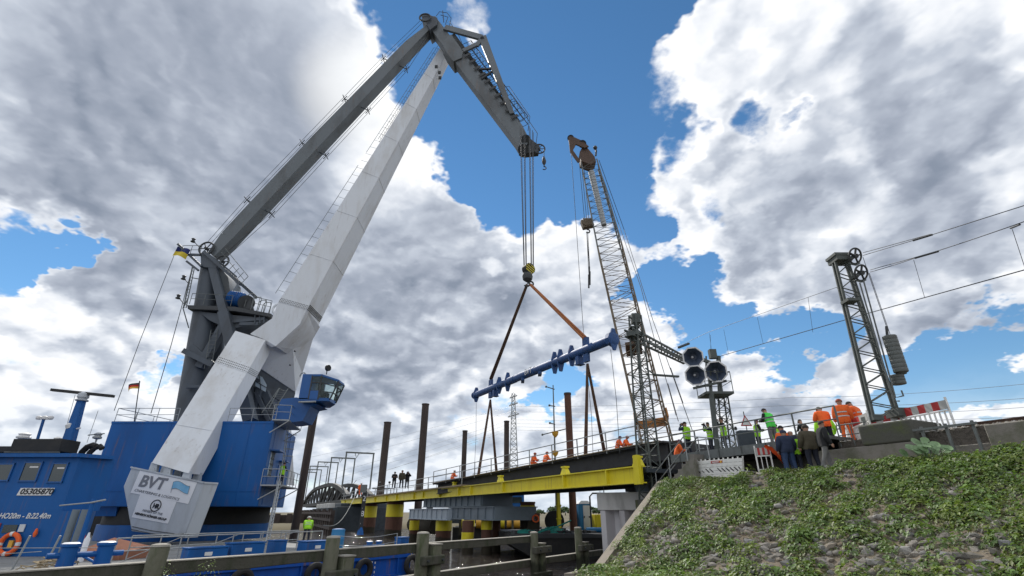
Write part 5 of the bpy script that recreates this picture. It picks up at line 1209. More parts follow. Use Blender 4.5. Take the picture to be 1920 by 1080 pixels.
# ---- tower
def cy(x, y, Y): return aty(x, y, Y)
q = MB(); q.tube(V((cy(362, 790, 44).x, 44, HT-.3)), cy(395, 500, 44), 1.35, .85, n=24); q.build('tower_column', 'grey_paint', cr_)
q = MB(); q.tube(V((cy(362, 790, 44).x, 47.5, HT-.3)), cy(402, 500, 46.0), 1.2, .85, n=20); q.build('tower_column', 'grey_paint', cr_)
def tbar(x0, y0, x1, y1, w, Y0=43, Y1=43, nm='tower_strut', h=None, mat='grey_paint'):
    q = MB(); q.bar(cy(x0, y0, Y0), cy(x1, y1, Y1), w, h or w, up=(0, 1, 0)); return q.build(nm, mat, cr_)
tbar(400, 500, 421, 585, .7, 43.2, 42.8); tbar(421, 585, 470, 790, .9, 42.8, 42.5)
tbar(406, 500, 470, 790, .6, 46.2, 47.0)
tbar(421, 610, 375, 690, .7); tbar(360, 650, 405, 690, .5); tbar(345, 658, 400, 685, .45, 42.4, 42.4)
tbar(350, 725, 380, 725, .25, 42.4, 42.4)
q = MB(); q.prism([cy(x, y, 43.3) for x, y in ((400, 498), (412, 500), (428, 520), (433, 560), (415, 575), (405, 540))], (0, 2.4, 0)); q.build('tower_web', 'jib_grey', cr_)
q = MB(); q.prism([cy(x, y, 42.8) for x, y in ((376, 478), (384, 470), (412, 490), (404, 503), (377, 500))], (0, 3.4, 0)); q.build('tower_head', 'grey_paint', cr_)
q = MB(); q.prism([cy(x, y, 42.6) for x, y in ((351, 572), (440, 575), (508, 588), (508, 594), (440, 583), (352, 579))], (0, 4.2, 0)); q.build('middle_platform', 'dark_steel', cr_, smooth=False)
q = MB(); q.prism([cy(x, y, 43.0) for x, y in ((372, 584), (500, 597), (478, 606), (430, 618), (392, 600))], (0, 3.4, 0)); q.build('platform_bracket', 'grey_paint', cr_, smooth=False)
q = MB(); q.bar(cy(432, 604, 43), cy(497, 598, 43), .35, .3); q.bar(cy(450, 608, 43), cy(485, 607, 43), .3, .3)
for x in (478, 487, 495): q.tube(cy(x, 588, 42.8), cy(x, 606, 42.8), .06, n=6)
q.build('platform_beams', 'grey_paint', cr_)
q = MB(); railing(q, [cy(355, 570, 42.6), cy(432, 574, 42.6)], 1.1, .03, 1.2); railing(q, [cy(470, 580, 42.6), cy(505, 588, 42.6)], 1.3, .03, .7)
for x, y in ((468, 562), (480, 568), (490, 574), (498, 578)):
    a_ = cy(x, y, 42.9); q.path([a_+V((-.35, 0, -.7)), a_+V((-.3, 0, .4)), a_+V((-.1, 0, .62)), a_+V((.35, 0, .6)), a_+V((.45, 0, .3)), a_+V((.35, 0, -.8))], .04, 6)
q.build('platform_railing', 'galv_dark', cr_)
q = MB(); q.tube(cy(432, 560, 43.6), cy(455, 564, 43.6), .75, n=20); 
for k in range(7): q.torus(cy(433+k*3.3, 560.5+k*.5, 43.6), (1, 0, -.12), .76, .05, 18, 5)
q.build('winch_motor', 'machine_blue', cr_)
q = MB(); q.tube(cy(462, 568, 43.2), cy(462, 568, 45.5), .6, n=20); q.tube(cy(462, 568, 43.0), cy(462, 568, 43.2), .75, n=20); q.prism([cy(x, y, 43.0) for x, y in ((456, 578), (474, 580), (470, 560), (462, 554))], (0, .3, 0)); q.build('winch_drum', 'dark_steel', cr_)
# head sheaves
for x, y, r in ((387, 466, .72), (417, 490, .62)):
    c = cy(x, y, 43.2); q = MB(); q.torus(c, (0, 1, 0), r, .09, 26, 8); sh = q.build('sheave', 'dark_steel', cr_)
    q = MB()
    for k in range(6): a_ = k*math.pi/3; q.bar(c, c+V((math.cos(a_), 0, math.sin(a_)))*r, .08, .07, up=(0, 1, 0))
    q.tube(c-V((0, .2, 0)), c+V((0, .3, 0)), .14, n=12); q.build('spokes', 'dark_steel', sh)
q = MB(); a_, b_ = cy(383, 472, 42.7), cy(451, 533, 42.7); q.bar(a_, b_, .3, .35, up=(0, 1, 0)); q.bar(a_+V((0, 3.2, 0)), b_+V((0, 3.2, 0)), .3, .35, up=(0, 1, 0))
q.bar(cy(334, 458, 42.7), cy(378, 500, 42.7), .22, .25, up=(0, 1, 0)); q.bar(cy(338, 477, 42.7), cy(376, 478, 42.7), .18, .2); q.bar(cy(350, 490, 42.7), cy(372, 507, 42.7), .2, .2); q.build('head_walkway', 'grey_paint', cr_)
q = MB(); off = V((.55, 0, .85))
q.tube(cy(408, 480, 42.6)+off, b_+off, .035, n=6); q.tube(cy(408, 480, 42.6)+off*.5, b_+off*.5, .03, n=6)
for i in range(6): p = cy(408, 495, 42.6).lerp(b_, i/5); q.tube(p, p+off, .03, n=5)
railing(q, [cy(338, 477, 42.6), cy(374, 477, 42.6)], 1.0, .03, 1.0); q.build('head_railing', 'galv_dark', cr_)
for x, y in ((362, 452), (344, 522), (334, 558)):
    c = cy(x, y, 42.6); q = MB(); q.tube(c+V((.1, 0, -.05)), c+V((.75, 0, -.65)), .04, n=6); q.lathe(c-V((0, 0, .1)), (0, 0, 1), [(.22, 0), (.22, .06), (.12, .1), (.15, .3), (.2, .34), (.1, .42)], 12); q.build('mast_lamp', 'dark_steel', cr_)
q = MB(); q.tube(cy(344, 577, 42.6), cy(361, 500, 42.6), .07, n=6); q.tube(cy(349, 577, 42.6), cy(364, 505, 42.6), .05, n=6); q.tube(cy(361, 521, 42.6), cy(372, 523, 42.6), .05, n=5); q.tube(cy(352, 560, 42.6), cy(344, 577, 42.6), .05, n=5)
for i in range(14): f = i/13; q.tube(cy(344+17*f, 577-77*f, 42.6), cy(349+15*f, 577-72*f, 42.6), .02, n=4)
q.tube(cy(343, 577, 42.6), cy(354, 615, 42.9), .05, n=5); q.build('aerial_ladder', 'galv_dark', cr_)
q = MB(); ladder(q, cy(390, 690, 42.3), cy(402, 618, 42.6), (1, 0, .1), .6, .35, .03); ladder(q, cy(388, 720, 42.3), cy(382, 790, 42.3), (1, 0, .1), .6, .35, .03); q.build('tower_ladder', 'galv_dark', cr_)
# Q: A-frame below the boom node
tbar(487, 715, 455, 700, .3, 43.9, 43.6); tbar(470, 720, 470, 790, .8, 44.2, 44.2); tbar(490, 725, 475, 790, .5, 44.4, 44.4, h=.9); tbar(497, 735, 520, 790, .6, 44.6, 45.0); tbar(480, 735, 505, 790, .3, 44, 44)
q = MB(); q.prism([cy(x, y, 45.2) for x, y in ((452, 740), (480, 720), (520, 790), (462, 790))], (0, .3, 0)); q.build('aframe_web', 'grey_paint', cr_)
# ---- crane cabin on its bracket
kz = lambda y: aty(560, y, 37.6).z
q = MB(); q.prism([cy(x, y, 38.3) for x, y in ((528, 748), (556, 745), (598, 759), (582, 762), (567, 789), (545, 792), (508, 790), (518, 768))], (0, 2.0, 0)); q.build('cab_bracket', 'cab_blue', cr_, smooth=False)
c0, c1 = cy(559, 749, 37.4), cy(598, 704, 37.4)
fx0, fx1 = c0.x, cy(600, 725, 37.4).x; z0c, z1c = c0.z, c1.z; nx = cy(628, 725, 38.2).x
base = [V((fx0, 37.4, z0c)), V((fx1, 37.4, z0c)), V((nx-.25, 38.2, z0c+.15)), V((nx-.25, 39.6, z0c+.15)), V((fx1, 40.2, z0c)), V((fx0, 40.2, z0c))]
top = [V((fx0, 37.4, z1c)), V((fx1, 37.4, z1c)), V((nx+.25, 38.2, z1c-.25)), V((nx+.25, 39.6, z1c-.25)), V((fx1, 40.2, z1c)), V((fx0, 40.2, z1c))]
midx = fx0 + (fx1-fx0)*.52
bb = [V((fx0, 37.4, z0c)), V((midx, 37.4, z0c)), V((midx, 40.2, z0c)), V((fx0, 40.2, z0c))]
q = MB(); q.hull8(bb, [V((p.x, p.y, z1c)) for p in bb]); q.hull8([p - V((0, 0, .12)) for p in base], [p+V((0, 0, .14)) for p in base]); q.hull8([p - V((0, 0, .06)) for p in top], [p+V((0, 0, .12)) for p in top])
cab = q.build('cabin', 'cab_blue', cr_, bevel=.03)
q = MB(); g0 = [V((midx+.01, 37.43, z0c+.1))] + [p+V((-.03 if i else 0, 0, .1)) for i, p in enumerate(base[1:5])] + [V((midx+.01, 40.17, z0c+.1))]; g1 = [V((midx+.01, 37.43, z1c-.05))] + [p+V((-.03, 0, -.05)) for p in top[1:5]] + [V((midx+.01, 40.17, z1c-.05))]
n = 6; q.add(g0+g1, [(i, (i+1) % n, n+(i+1) % n, n+i) for i in range(n-1)]); q.build('glazing', 'cab_glass', cab, smooth=False)
q = MB()
for a_, b_ in list(zip(base[1:5], top[1:5])) + [(V((midx, 37.4, z0c)), V((midx, 37.4, z1c)))]: q.bar(a_, b_, .09, .09)
for f in (.36, .70): 
    ring = [V((midx, 37.4, z0c)).lerp(V((midx, 37.4, z1c)), f)] + [a_.lerp(b_, f) for a_, b_ in zip(base[1:5], top[1:5])]
    for a_, b_ in zip(ring[:-1], ring[1:]): q.bar(a_, b_, .07, .07)
q.build('window_frame', 'dark_steel', cab)
q = MB(); m_ = (midx+fx1)/2; q.box(((midx+fx1)/2, 37.38, z0c+.35), (fx1-midx-.1, .04, .65)); q.build('lower_panel', 'cab_blue', cab)
q = MB(); q.box((fx1-.2, 38.8, z0c+.6), (.6, .7, .5)); q.box((fx1-.45, 38.8, z0c+1.1), (.2, .6, .8)); q.build('seat', 'black_paint', cab)
q = MB(); p = cy(612, 702, 38.5); q.tube(p, p+V((0, 0, .35)), .04, n=6); q.lathe(p+V((-.1, 0, .5)), V((.9, -.4, 0)), [(.1, 0), (.25, .1), (.25, .3)], 14); q.build('floodlight', 'black_paint', cab)
q = MB(); q.path([cy(562, 706, 38.4), cy(565, 700, 38.4), cy(571, 699, 38.4), cy(576, 705, 38.4)], .06); q.build('hand_bar', 'galv', cab); q = MB(); q.tube(cy(560, 754, 37.3), cy(592, 753, 37.3), .07, n=8); q.build('hand_bar', 'galv', cab)
q = MB(); ladder(q, cy(500, 775, 38.6), cy(532, 728, 41), (1, .3, 0), .7, .3, .035); q.path([cy(503, 768, 38.2), cy(524, 728, 40), cy(532, 733, 40)], .04); q.build('cab_stair', 'galv_dark', cr_)

# ---- tie bar, fly jib
K = [atc(x, y) for x, y in ((404, 482), (432, 448), (600, 268), (770, 90), (806, 58))]
yw = V((0, 1, 0))
q = MB()
ws = [.9, 1.45, 1.6, 1.35, .75]
for a_, b_, wa_, wb_ in zip(K[:-1], K[1:], ws[:-1], ws[1:]):
    dr = (b_-a_).normalized(); pn_ = V((-dr.z, 0, dr.x)); 
    r1 = [a_+pn_*wa_/2+yw*-.7, a_-pn_*wa_/2-yw*.7, a_-pn_*wa_/2+yw*.7, a_+pn_*wa_/2+yw*.7]; r2 = [b_+pn_*wb_/2-yw*.7, b_-pn_*wb_/2-yw*.7, b_-pn_*wb_/2+yw*.7, b_+pn_*wb_/2+yw*.7]
    q.hull8(r1, r2)
tb_ = q.build('tie_beam', 'jib_grey', cr_)
q = MB(); dr = (K[3]-K[1]).normalized(); pn_ = V((-dr.z, 0, dr.x))
for f in (.14, .42, .66, .90):
    c_ = K[1].lerp(K[3], f)
    for sgn, L in ((1, 1.9), (-1, 1.7)):
        e_ = c_+pn_*sgn*L; q.tube(c_, e_, .06, n=6); q.tube(e_-dr*.5, e_+dr*.5, .05, n=6); q.tube(e_+yw*.6, e_-yw*.6, .05, n=6)
q.build('rope_guides', 'grey_paint', tb_)
q = MB()
for sgn, L in ((1, 1.9), (-1, 1.7)):
    for yo in (-.25, .25): q.path([atc(390, 458)+yw*yo if sgn > 0 else atc(418, 484)+yw*yo] + [K[1].lerp(K[3], f)+pn_*sgn*L+yw*yo for f in (.14, .42, .66, .90)] + [atc(797, 34)+yw*yo if sgn > 0 else atc(806, 62)+yw*yo], .03, 4)
q.build('luffing_rope', 'cable', tb_)
FJ = {'rear': (791, 29), 'tip': (985, 283)}
def jp(pts, y0, wid, nm, mat='jib_grey', par=None):
    q = MB(); q.prism([atc(x, y, y0) for x, y in pts], (0, wid, 0)); return q.build(nm, mat, par or cr_, bevel=.02)
fj = jp([(800, 32), (816, 30), (869, 99), (979, 234), (992, 260), (984, 282), (976, 281), (967, 266), (850, 112), (812, 60)], -.6, 1.2, 'fly_jib')
jp([(790, 30), (797, 25), (820, 33), (819, 46), (806, 56), (800, 44)], -1.0, 2.1, 'rear_head', 'grey_paint', fj)
q = MB(); q.torus(atc(797, 33, -1.2), (0, 1, 0), .7, .1, 20, 7); q.torus(atc(797, 33, 1.2), (0, 1, 0), .7, .1, 20, 7); q.build('rear_sheave', 'dark_steel', fj)
jp([(828, 80), (846, 64), (868, 96), (866, 108), (850, 115), (836, 96)], -.8, 1.8, 'pivot_housing', 'jib_grey', fj)
def jbar(x0, y0, x1, y1, w, d, nm='truss_bar', w2=None, y_=-.1, mat='jib_grey'):
    q = MB(); q.bar(atc(x0, y0, y_), atc(x1, y1, y_), w, d, up=(0, 1, 0), w2=w2); return q.build(nm, mat, fj)
for yo in (-.7, .7):
    jbar(834, 52, 903, 71, .85, .3, y_=yo); jbar(904, 69, 960, 214, 1.0, .3, w2=.5, y_=yo); jbar(868, 96, 893, 84, .55, .28, y_=yo); jbar(893, 86, 905, 72, .55, .27, y_=yo)
    jbar(898, 130, 922, 129, .2, .2, y_=yo, mat='dark_steel'); jbar(903, 148, 924, 133, .2, .2, y_=yo, mat='dark_steel')
q = MB(); q.tube(atc(904, 72, -.9), atc(904, 72, .9), .25, n=10); q.build('truss_pin', 'grey_paint', fj)
jp([(845, 66), (852, 62), (975, 226), (972, 238)], .9, .5, 'jib_side_beam', 'dark_steel', fj)
q = MB(); a_, b_ = atc(866, 84, -.6), atc(972, 228, -.6); off = V((1.1, 0, .75)); off2 = off*.5
for yo in (-.0, 1.2):
    q.tube(a_+off+yw*yo, b_+off+yw*yo, .055, n=5); q.tube(a_+off2+yw*yo, b_+off2+yw*yo, .03, n=5)
    for i in range(19): c_ = a_.lerp(b_, i/18)+yw*yo; q.tube(c_, c_+off, .04, n=4)
for i in range(19): c_ = a_.lerp(b_, i/18); q.tube(c_+off, c_+off+yw*1.2, .02, n=4)
for k in range(2):
    a2, b2 = atc(940+k*12, 165+k*28, -.4), atc(988+k*14, 230+k*32, -.4); q.path([a2, a2+V((.9, 0, .3)), b2+V((.35, 0, .9)), b2+V((.1, 0, -1.2))], .035, 5)
q.path([atc(842, 52, 0), atc(846, 34, 0), atc(838, 24, 0), atc(824, 22, 0), atc(818, 30, 0)], .04, 5); q.path([atc(835, 46, 0), atc(840, 32, 0), atc(826, 28, 0)], .04, 5); q.tube(atc(830, 20, 0), atc(832, 42, 0), .05, n=5); q.path([atc(842, 40, 0), atc(858, 62, 0), atc(866, 80, 0)], .035, 5)
for i in range(7): q.tube(atc(824+i*3, 26+i*3.2, -.5), atc(824+i*3, 26+i*3.2, .6), .03, n=4)
q.build('jib_walkway', 'dark_steel', fj)
q = MB(); 
for i in range(10): c_ = atc(872, 104, -.82).lerp(atc(960, 220, -.82), i/9); q.box(c_+V((.28, 0, .12)), (.32, .06, .9), Matrix.Rotation(.95, 3, 'Y'))
q.build('jib_plate_edge', 'dark_steel', fj)
jp([(975, 262), (992, 258), (1012, 273), (1010, 284), (985, 287), (973, 283)], -.35, .8, 'jib_nose', 'dark_steel', fj)
for x, y, r, yo in ((986, 262, .55, -.8), (981, 280, .58, -.8), (981, 280, .58, .75)):
    q = MB(); q.tube(atc(x, y, yo), atc(x, y, yo+.16), r, n=24); q.build('sheave', 'dark_steel', fj)
c = atc(1011, 279, -.3); q = MB(); q.torus(c, (0, 1, 0), .62, .08, 24, 8)
for k in range(6): a_ = k*math.pi/3; q.bar(c, c+V((math.cos(a_), 0, math.sin(a_)))*.6, .06, .06, up=(0, 1, 0))
q.tube(c-yw*.15, c+yw*.3, .12, n=10); q.build('whip_sheave', 'dark_steel', fj)
q = MB(); dx = [-1.0, -.45, .3, .75]
for i, x in enumerate((974, 981, 990, 996)):
    a_ = atc(x, 285, .0); e_ = hook_at+V(((-.42, -.22, .22, .42)[i], (-.3, .3)[i % 2], .5)); a_.y = e_.y + (0); q.tube(a_, e_, .035, n=5)
    q.tube(a_+V((.12, .3, 0)), e_+V((.06, .3, 0)), .03, n=5)
q.build('hoist_ropes', 'cable', cr_)
c = atc(1020, 281, 0); root = thing('whip_hook', 'small swivel hook hanging from the wheel at the jib nose', 'hook', atc(1020, 300))
q = MB(); q.tube(c, atc(1020, 292), .035, n=5); q.build('rope', 'cable', root)
c = atc(1020, 302); q = MB(); q.lathe(c-V((0, 0, .55)), (0, 0, 1), [(.06, 0), (.2, .25), (.24, .55), (.16, .9), (.07, 1.2)], 12); q.build('ball', 'dark_steel', root)
q = MB(); q.torus(c-V((0, 0, .95)), (0, 1, 0), .2, .06, 14, 6, -2.4, 1.9); q.tube(c-V((0, 0, .8)), c-V((0, 0, .5)), .06, n=6); q.build('hook', 'dark_steel', root)
# guy wires, flags
q = MB(); q.path([cy(326, 480, 42.6), cy(262, 640, 40.5), cy(214, 770, 38.4)], .025, 4); q.path([cy(357, 515, 42.5), cy(320, 650, 41), cy(283, 775, 38.3)], .03, 4); q.build('guy_wires', 'cable', cr_)
def flag(p, w, h, mats, lab, sway, n=8):
    root = thing('flag', lab, 'flag', p); rows = len(mats)
    for k, mt in enumerate(mats):
        q = MB(); vs = []
        for i in range(n+1):
            for j in (k, k+1):
                f = i/n; g_ = j/rows; vs.append(p + V((w*f*.9+sway*g_, .18*math.sin(f*5+g_*1.5), -h*g_ - .45*h*f*f*1.2)))
        m_ = len(vs); vs += [v_+V((0, .01, 0)) for v_ in vs]
        fs = [(2*i, 2*i+1, 2*i+3, 2*i+2) for i in range(n)] + [(m_+2*i, m_+2*i+2, m_+2*i+3, m_+2*i+1) for i in range(n)] + [(2*i, 2*i+2, m_+2*i+2, m_+2*i) for i in range(n)] + [(2*i+1, m_+2*i+1, m_+2*i+3, 2*i+3) for i in range(n)]
        q.add(vs, fs); q.build('stripe', mt, root)
    return root
flag(cy(333, 462, 42.5), 1.7, .95, ['flag_navy', 'flag_yellow'], 'navy and yellow flag hanging at the crane tower head', -.35)
p = V((aty(252, 790, HY+.5).x, HY+.5, HT)); q = MB(); q.tube(p, aty(262, 714, HY+.5), .035, n=6); tag(q.build('flagstaff', 'dark_steel'), 'thin flagstaff on the blue house roof', 'flagstaff')
flag(aty(262, 716, HY+.45), -.75, .5, ['ink_black', 'flag_red', 'lamp_yellow'], 'drooping black red and gold flag on the house roof staff', 0)

# ================================================================== TIMBER GUIDE WALL
gw = thing('guide_wall', 'weathered timber guide wall of posts and long beams in front of the blue pontoon', 'guide wall', (-2, 22, ZW))
G0 = V((-8.7, 13.7, 0)); gd_ = V((.566, .825, 0)).normalized(); gn = V((-gd_.y, gd_.x, 0))
def gk(x):                                            # distance along the wall for photo column x
    r = ray(x, 1040); return ((-8.7)*r.y - 13.7*r.x)/(gd_.y*r.x - gd_.x*r.y)
RG = Matrix((gd_, gn, V((0, 0, 1)))).transposed()
def gbeam(k0, k1, z, h, t, o, nm='beam'):
    q = MB(); n = 5; c = []
    for i in range(n+1):
        p = G0 + gd_*(k0+(k1-k0)*i/n) + gn*o + V((0, 0, z + .02*math.sin(i*2.1)))
        c.append([p+gn*-t/2+V((0, 0, -h/2)), p+gn*t/2+V((0, 0, -h/2)), p+gn*t/2+V((0, 0, h/2)), p-gn*t/2+V((0, 0, h/2))])
    for a_, b_ in zip(c[:-1], c[1:]): q.hull8(a_, b_)
    return q.build(nm, 'wood_old', gw, bevel=.02)
kk = [gk(x) for x in (295, 620, 790, 1002, 1088)]
def gz(x, y):
    p = G0 + gd_*gk(x); r = ray(x, y); return r.z*(p.y/r.y)
zu = (gz(430, 1044)+gz(611, 1030.5)+gz(780, 1018.5)+gz(940, 1009.5))/4; zl = (gz(776, 1070)+gz(940, 1053)+gz(1021, 1046)+gz(1134, 1036))/4
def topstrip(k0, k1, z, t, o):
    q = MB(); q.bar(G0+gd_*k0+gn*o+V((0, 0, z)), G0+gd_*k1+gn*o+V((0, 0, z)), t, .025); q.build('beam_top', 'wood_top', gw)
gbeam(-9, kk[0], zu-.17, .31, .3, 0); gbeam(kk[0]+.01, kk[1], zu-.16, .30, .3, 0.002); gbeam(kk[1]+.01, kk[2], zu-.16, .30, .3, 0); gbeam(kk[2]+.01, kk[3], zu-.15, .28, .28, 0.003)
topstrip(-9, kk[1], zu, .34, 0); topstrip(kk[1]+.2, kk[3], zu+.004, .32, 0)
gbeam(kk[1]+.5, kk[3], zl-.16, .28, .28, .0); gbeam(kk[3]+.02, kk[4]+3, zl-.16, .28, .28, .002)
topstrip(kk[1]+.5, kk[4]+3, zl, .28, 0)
ytops = (1022, 1008, 1000, 998, 990)
for i, (x, yt, w) in enumerate(((297, 1024, 34), (621, 1008, 27), (791, 1000, 24), (1002, 999, 15), (1086, 990, 14))):
    B_ = G0 - gn*.30; r_x = ray(x, 1040); p = B_ + gd_*((B_.x*r_x.y - B_.y*r_x.x)/(gd_.y*r_x.x - gd_.x*r_x.y)); t = (p.y*cp + -1.0*sp); zt_ = (p.y/ray(x, yt).y)*ray(x, yt).z; r = w/2*t/FPX
    q = MB(); lean = V(((.10, .02, 0, 0, -.03)[i], 0, 0)); q.lathe(V((p.x, p.y, -4))-lean, V((lean.x, 0, zt_+4)), [(r*1.06, 0), (r*1.0, (zt_+4)*.5), (r*.97, zt_+4-.05), (r*.9, zt_+4)], 12); q.build('post', 'wood_post', gw)
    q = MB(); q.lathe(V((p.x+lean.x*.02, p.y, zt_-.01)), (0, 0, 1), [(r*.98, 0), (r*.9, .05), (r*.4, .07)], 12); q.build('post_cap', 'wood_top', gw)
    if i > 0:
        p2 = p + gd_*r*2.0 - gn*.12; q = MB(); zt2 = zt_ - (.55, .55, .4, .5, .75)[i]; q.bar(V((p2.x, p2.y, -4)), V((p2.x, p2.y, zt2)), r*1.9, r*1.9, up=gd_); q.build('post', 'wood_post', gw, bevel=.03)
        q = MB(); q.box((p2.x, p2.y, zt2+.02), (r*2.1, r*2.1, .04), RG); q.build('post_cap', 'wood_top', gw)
        for zz_ in ((zt2-.5,) if i < 3 else (zt2-.25, zt2-1.35)):
            q = MB(); c_ = p - gn*.34 + gd_*r; q.box((c_.x, c_.y, zz_), (1.5 if i > 2 else 1.1, .26, .3), RG); q.build('clamp_beam', 'wood_old', gw, bevel=.03)
            q = MB(); 
            for sgn in (-1, 1): b2 = c_ + gd_*sgn*.4 - gn*.14; q.tube(V((b2.x, b2.y, zz_)), V((b2.x, b2.y, zz_))-gn*.06, .05, n=6)
            q.build('bolt', 'dark_steel', gw)
# ================================================================== LATTICE CRAWLER CRANE BOOM
cc_ = thing('lattice_crane', 'tall lattice boom crane with brown head block and orange band behind the approach deck', 'crane', at(1236, 845, 41))
LBs, LTp = at(1236, 850, 41), at(1106, 312, 60)
ax = (LTp-LBs).normalized()
upv = V((1, -.25, 0))
rr_ = []
q = MB(); mid1 = LBs.lerp(LTp, .62); r1 = lattice(q, LBs, mid1, (2.45, 2.45), (2.5, 2.5), 22, upv, .075, .032); q.build('boom_lower_section', 'crane_tan', cc_)
q = MB(); lattice(q, mid1, LTp, (2.5, 2.5), (1.9, 1.9), 14, upv, .075, .032); q.build('boom_upper_section', 'galv_dark', cc_)
q = MB()
for a_, b_ in ((.30, .33), (.42, .46), (.585, .615)):
    c = LBs.lerp(LTp, a_); x, y, _ = frame_of(ax, upv); 
    if a_ < .5: continue
q.bar(LBs.lerp(LTp, .28), LBs.lerp(LTp, .29), 2.2, 1.5, up=upv); q.build('cross_platform', 'brown_head', cc_)
x_, y_, _ = frame_of(ax, upv)
RX = Matrix((x_, y_, ax)).transposed()
c = LBs.lerp(LTp, .085); q = MB(); q.box(c + y_*-1.36, (2.7, .12, .75), RX); q.box(c + y_*1.36, (2.7, .12, .75), RX); q.box(c + x_*1.36, (.12, 2.58, .75), RX); q.build('orange_band', 'crane_orange', cc_)
q = MB(); q.box(LBs.lerp(LTp, .30), (2.7, .3, .4), RX); q.box(LBs.lerp(LTp, .285)+x_*.6, (1.2, 1.5, .6), RX); q.build('anchor_bracket', 'brown_head', cc_)
q = MB(); q.tube(LTp - ax*1.0, LTp - ax*9.5, .38, .30, n=12); q.build('jib_tube', 'galv', cc_)
hx = lambda x, y, o=0: aty(x, y, LTp.y+o)
q = MB(); q.prism([hx(x, y, -.7) for x, y in ((1090, 302), (1087, 284), (1091, 277), (1101, 276), (1115, 293), (1118, 303), (1108, 309))], (0, 1.4, 0)); q.build('head_block', 'brown_head', cc_, bevel=.05)
for yo in (-1.05, .85): q = MB(); q.prism([hx(x, y, yo) for x, y in ((1066, 257), (1070, 254), (1092, 264), (1104, 274), (1096, 277), (1080, 270), (1074, 281), (1088, 301), (1084, 304), (1069, 284))], (0, .22, 0)); q.build('head_frame', 'brown_head', cc_)
q = MB(); q.tube(hx(1070, 259, -.9), hx(1070, 259, .9), .42, n=16); q.tube(hx(1092, 270, -.9), hx(1092, 270, .9), .5, n=16); q.build('head_sheaves', 'dark_steel', cc_)
q = MB(); q.path([hx(1117, 292), hx(1118, 284), hx(1116, 276)], .12, 6); q.ball(hx(1116, 277), .28, 8); q.build('anemometer', 'dark_steel', cc_)
q = MB()
for dx, o in ((0, -.6), (4, .6)):
    q.path([hx(1119+dx, 300, o), aty(1160+dx, 420, 58), aty(1202, 540, 54+o), aty(1232, 655, 51), aty(1272, 790, 46)] if dx == 0 else [hx(1119+dx, 300, o), aty(1170, 430, 58), aty(1224, 600, 53), aty(1298, 807, 46)], .035, 4)
q.build('pendant_ropes', 'cable', cc_)
q = MB(); a_, b_ = aty(1214, 600, 52), aty(1232, 655, 51); q.tube(aty(1252, 720, 49), aty(1268, 778, 46.6), .07, n=6); q.tube(aty(1257, 690, 50), aty(1280, 755, 47.5), .07, n=6); q.build('pendant_bars', 'cable', cc_)
q = MB(); q.tube(hx(1071, 285), at(1093, 610, 52), .03, n=5); q.tube(at(1093, 610, 52), at(1096, 640, 50), .03, n=5)
for x in (1086, 1090, 1094): q.tube(hx(x, 302), aty(x+10, 412, LTp.y-1), .03, n=4)
q.build('hoist_ropes', 'cable', cc_)
c = aty(1101, 420, LTp.y-1); root = thing('crane_hook_block', 'tan hook block with ropes dangling below, beside the lattice boom', 'hook block', c)
q = MB(); q.box(c, (1.3, .7, 1.0), Matrix.Rotation(-.25, 3, 'Y')); q.tube(c+V((-.1, -.42, .05)), c+V((-.1, .42, .05)), .5, n=16)
for k in range(3): q.box(c+V((-.45+.4*k, -.44, .1)), (.12, .06, .9))
q.build('block', 'crane_tan', root, bevel=.04)
q = MB(); q.torus(c-V((0, 0, .95)), (0, 1, 0), .22, .08, 14, 6, -2.4, 2); q.build('hook', 'dark_steel', root)
q = MB()
for x0, x1, y1 in ((1100, 1104, 540), (1102, 1106, 534), (1100, 1105, 525)): q.tube(aty(x0, 434, LTp.y-1), aty(x1, y1-25, LTp.y-1), .035, n=5); q.tube(aty(x1, y1-25, LTp.y-1), aty(x1, y1, LTp.y-1), .09, n=6)
q.build('hanging_rope', 'cable', root)
b0 = V((LBs.x, LBs.y, 0)); q = MB(); q.box((b0.x+4, b0.y+2, 2.6), (8, 3.4, 2.6)); q.box((b0.x+9, b0.y+2, 2.2), (2, 3.8, 2.4)); q.build('machinery_house', 'crane_orange', cc_)
for yo in (-.4, 3.8):
    q = MB(); q.hull8([V((b0.x-1.5, b0.y+yo, .9)), V((b0.x+7.5, b0.y+yo, .9)), V((b0.x+8, b0.y+yo, 1.4)), V((b0.x+7.2, b0.y+yo, 1.9)), V((b0.x-1.2, b0.y+yo, 1.9)), V((b0.x-2, b0.y+yo, 1.4))], [V((b0.x-1.5, b0.y+yo+.8, .9)), V((b0.x+7.5, b0.y+yo+.8, .9)), V((b0.x+8, b0.y+yo+.8, 1.4)), V((b0.x+7.2, b0.y+yo+.8, 1.9)), V((b0.x-1.2, b0.y+yo+.8, 1.9)), V((b0.x-2, b0.y+yo+.8, 1.4))]); q.build('track', 'black_paint', cc_)
q = MB(); q.bar(LBs, V((b0.x+1, b0.y+2, 2.2)), 2.0, 2.0, up=upv); q.build('boom_foot', 'crane_orange', cc_)

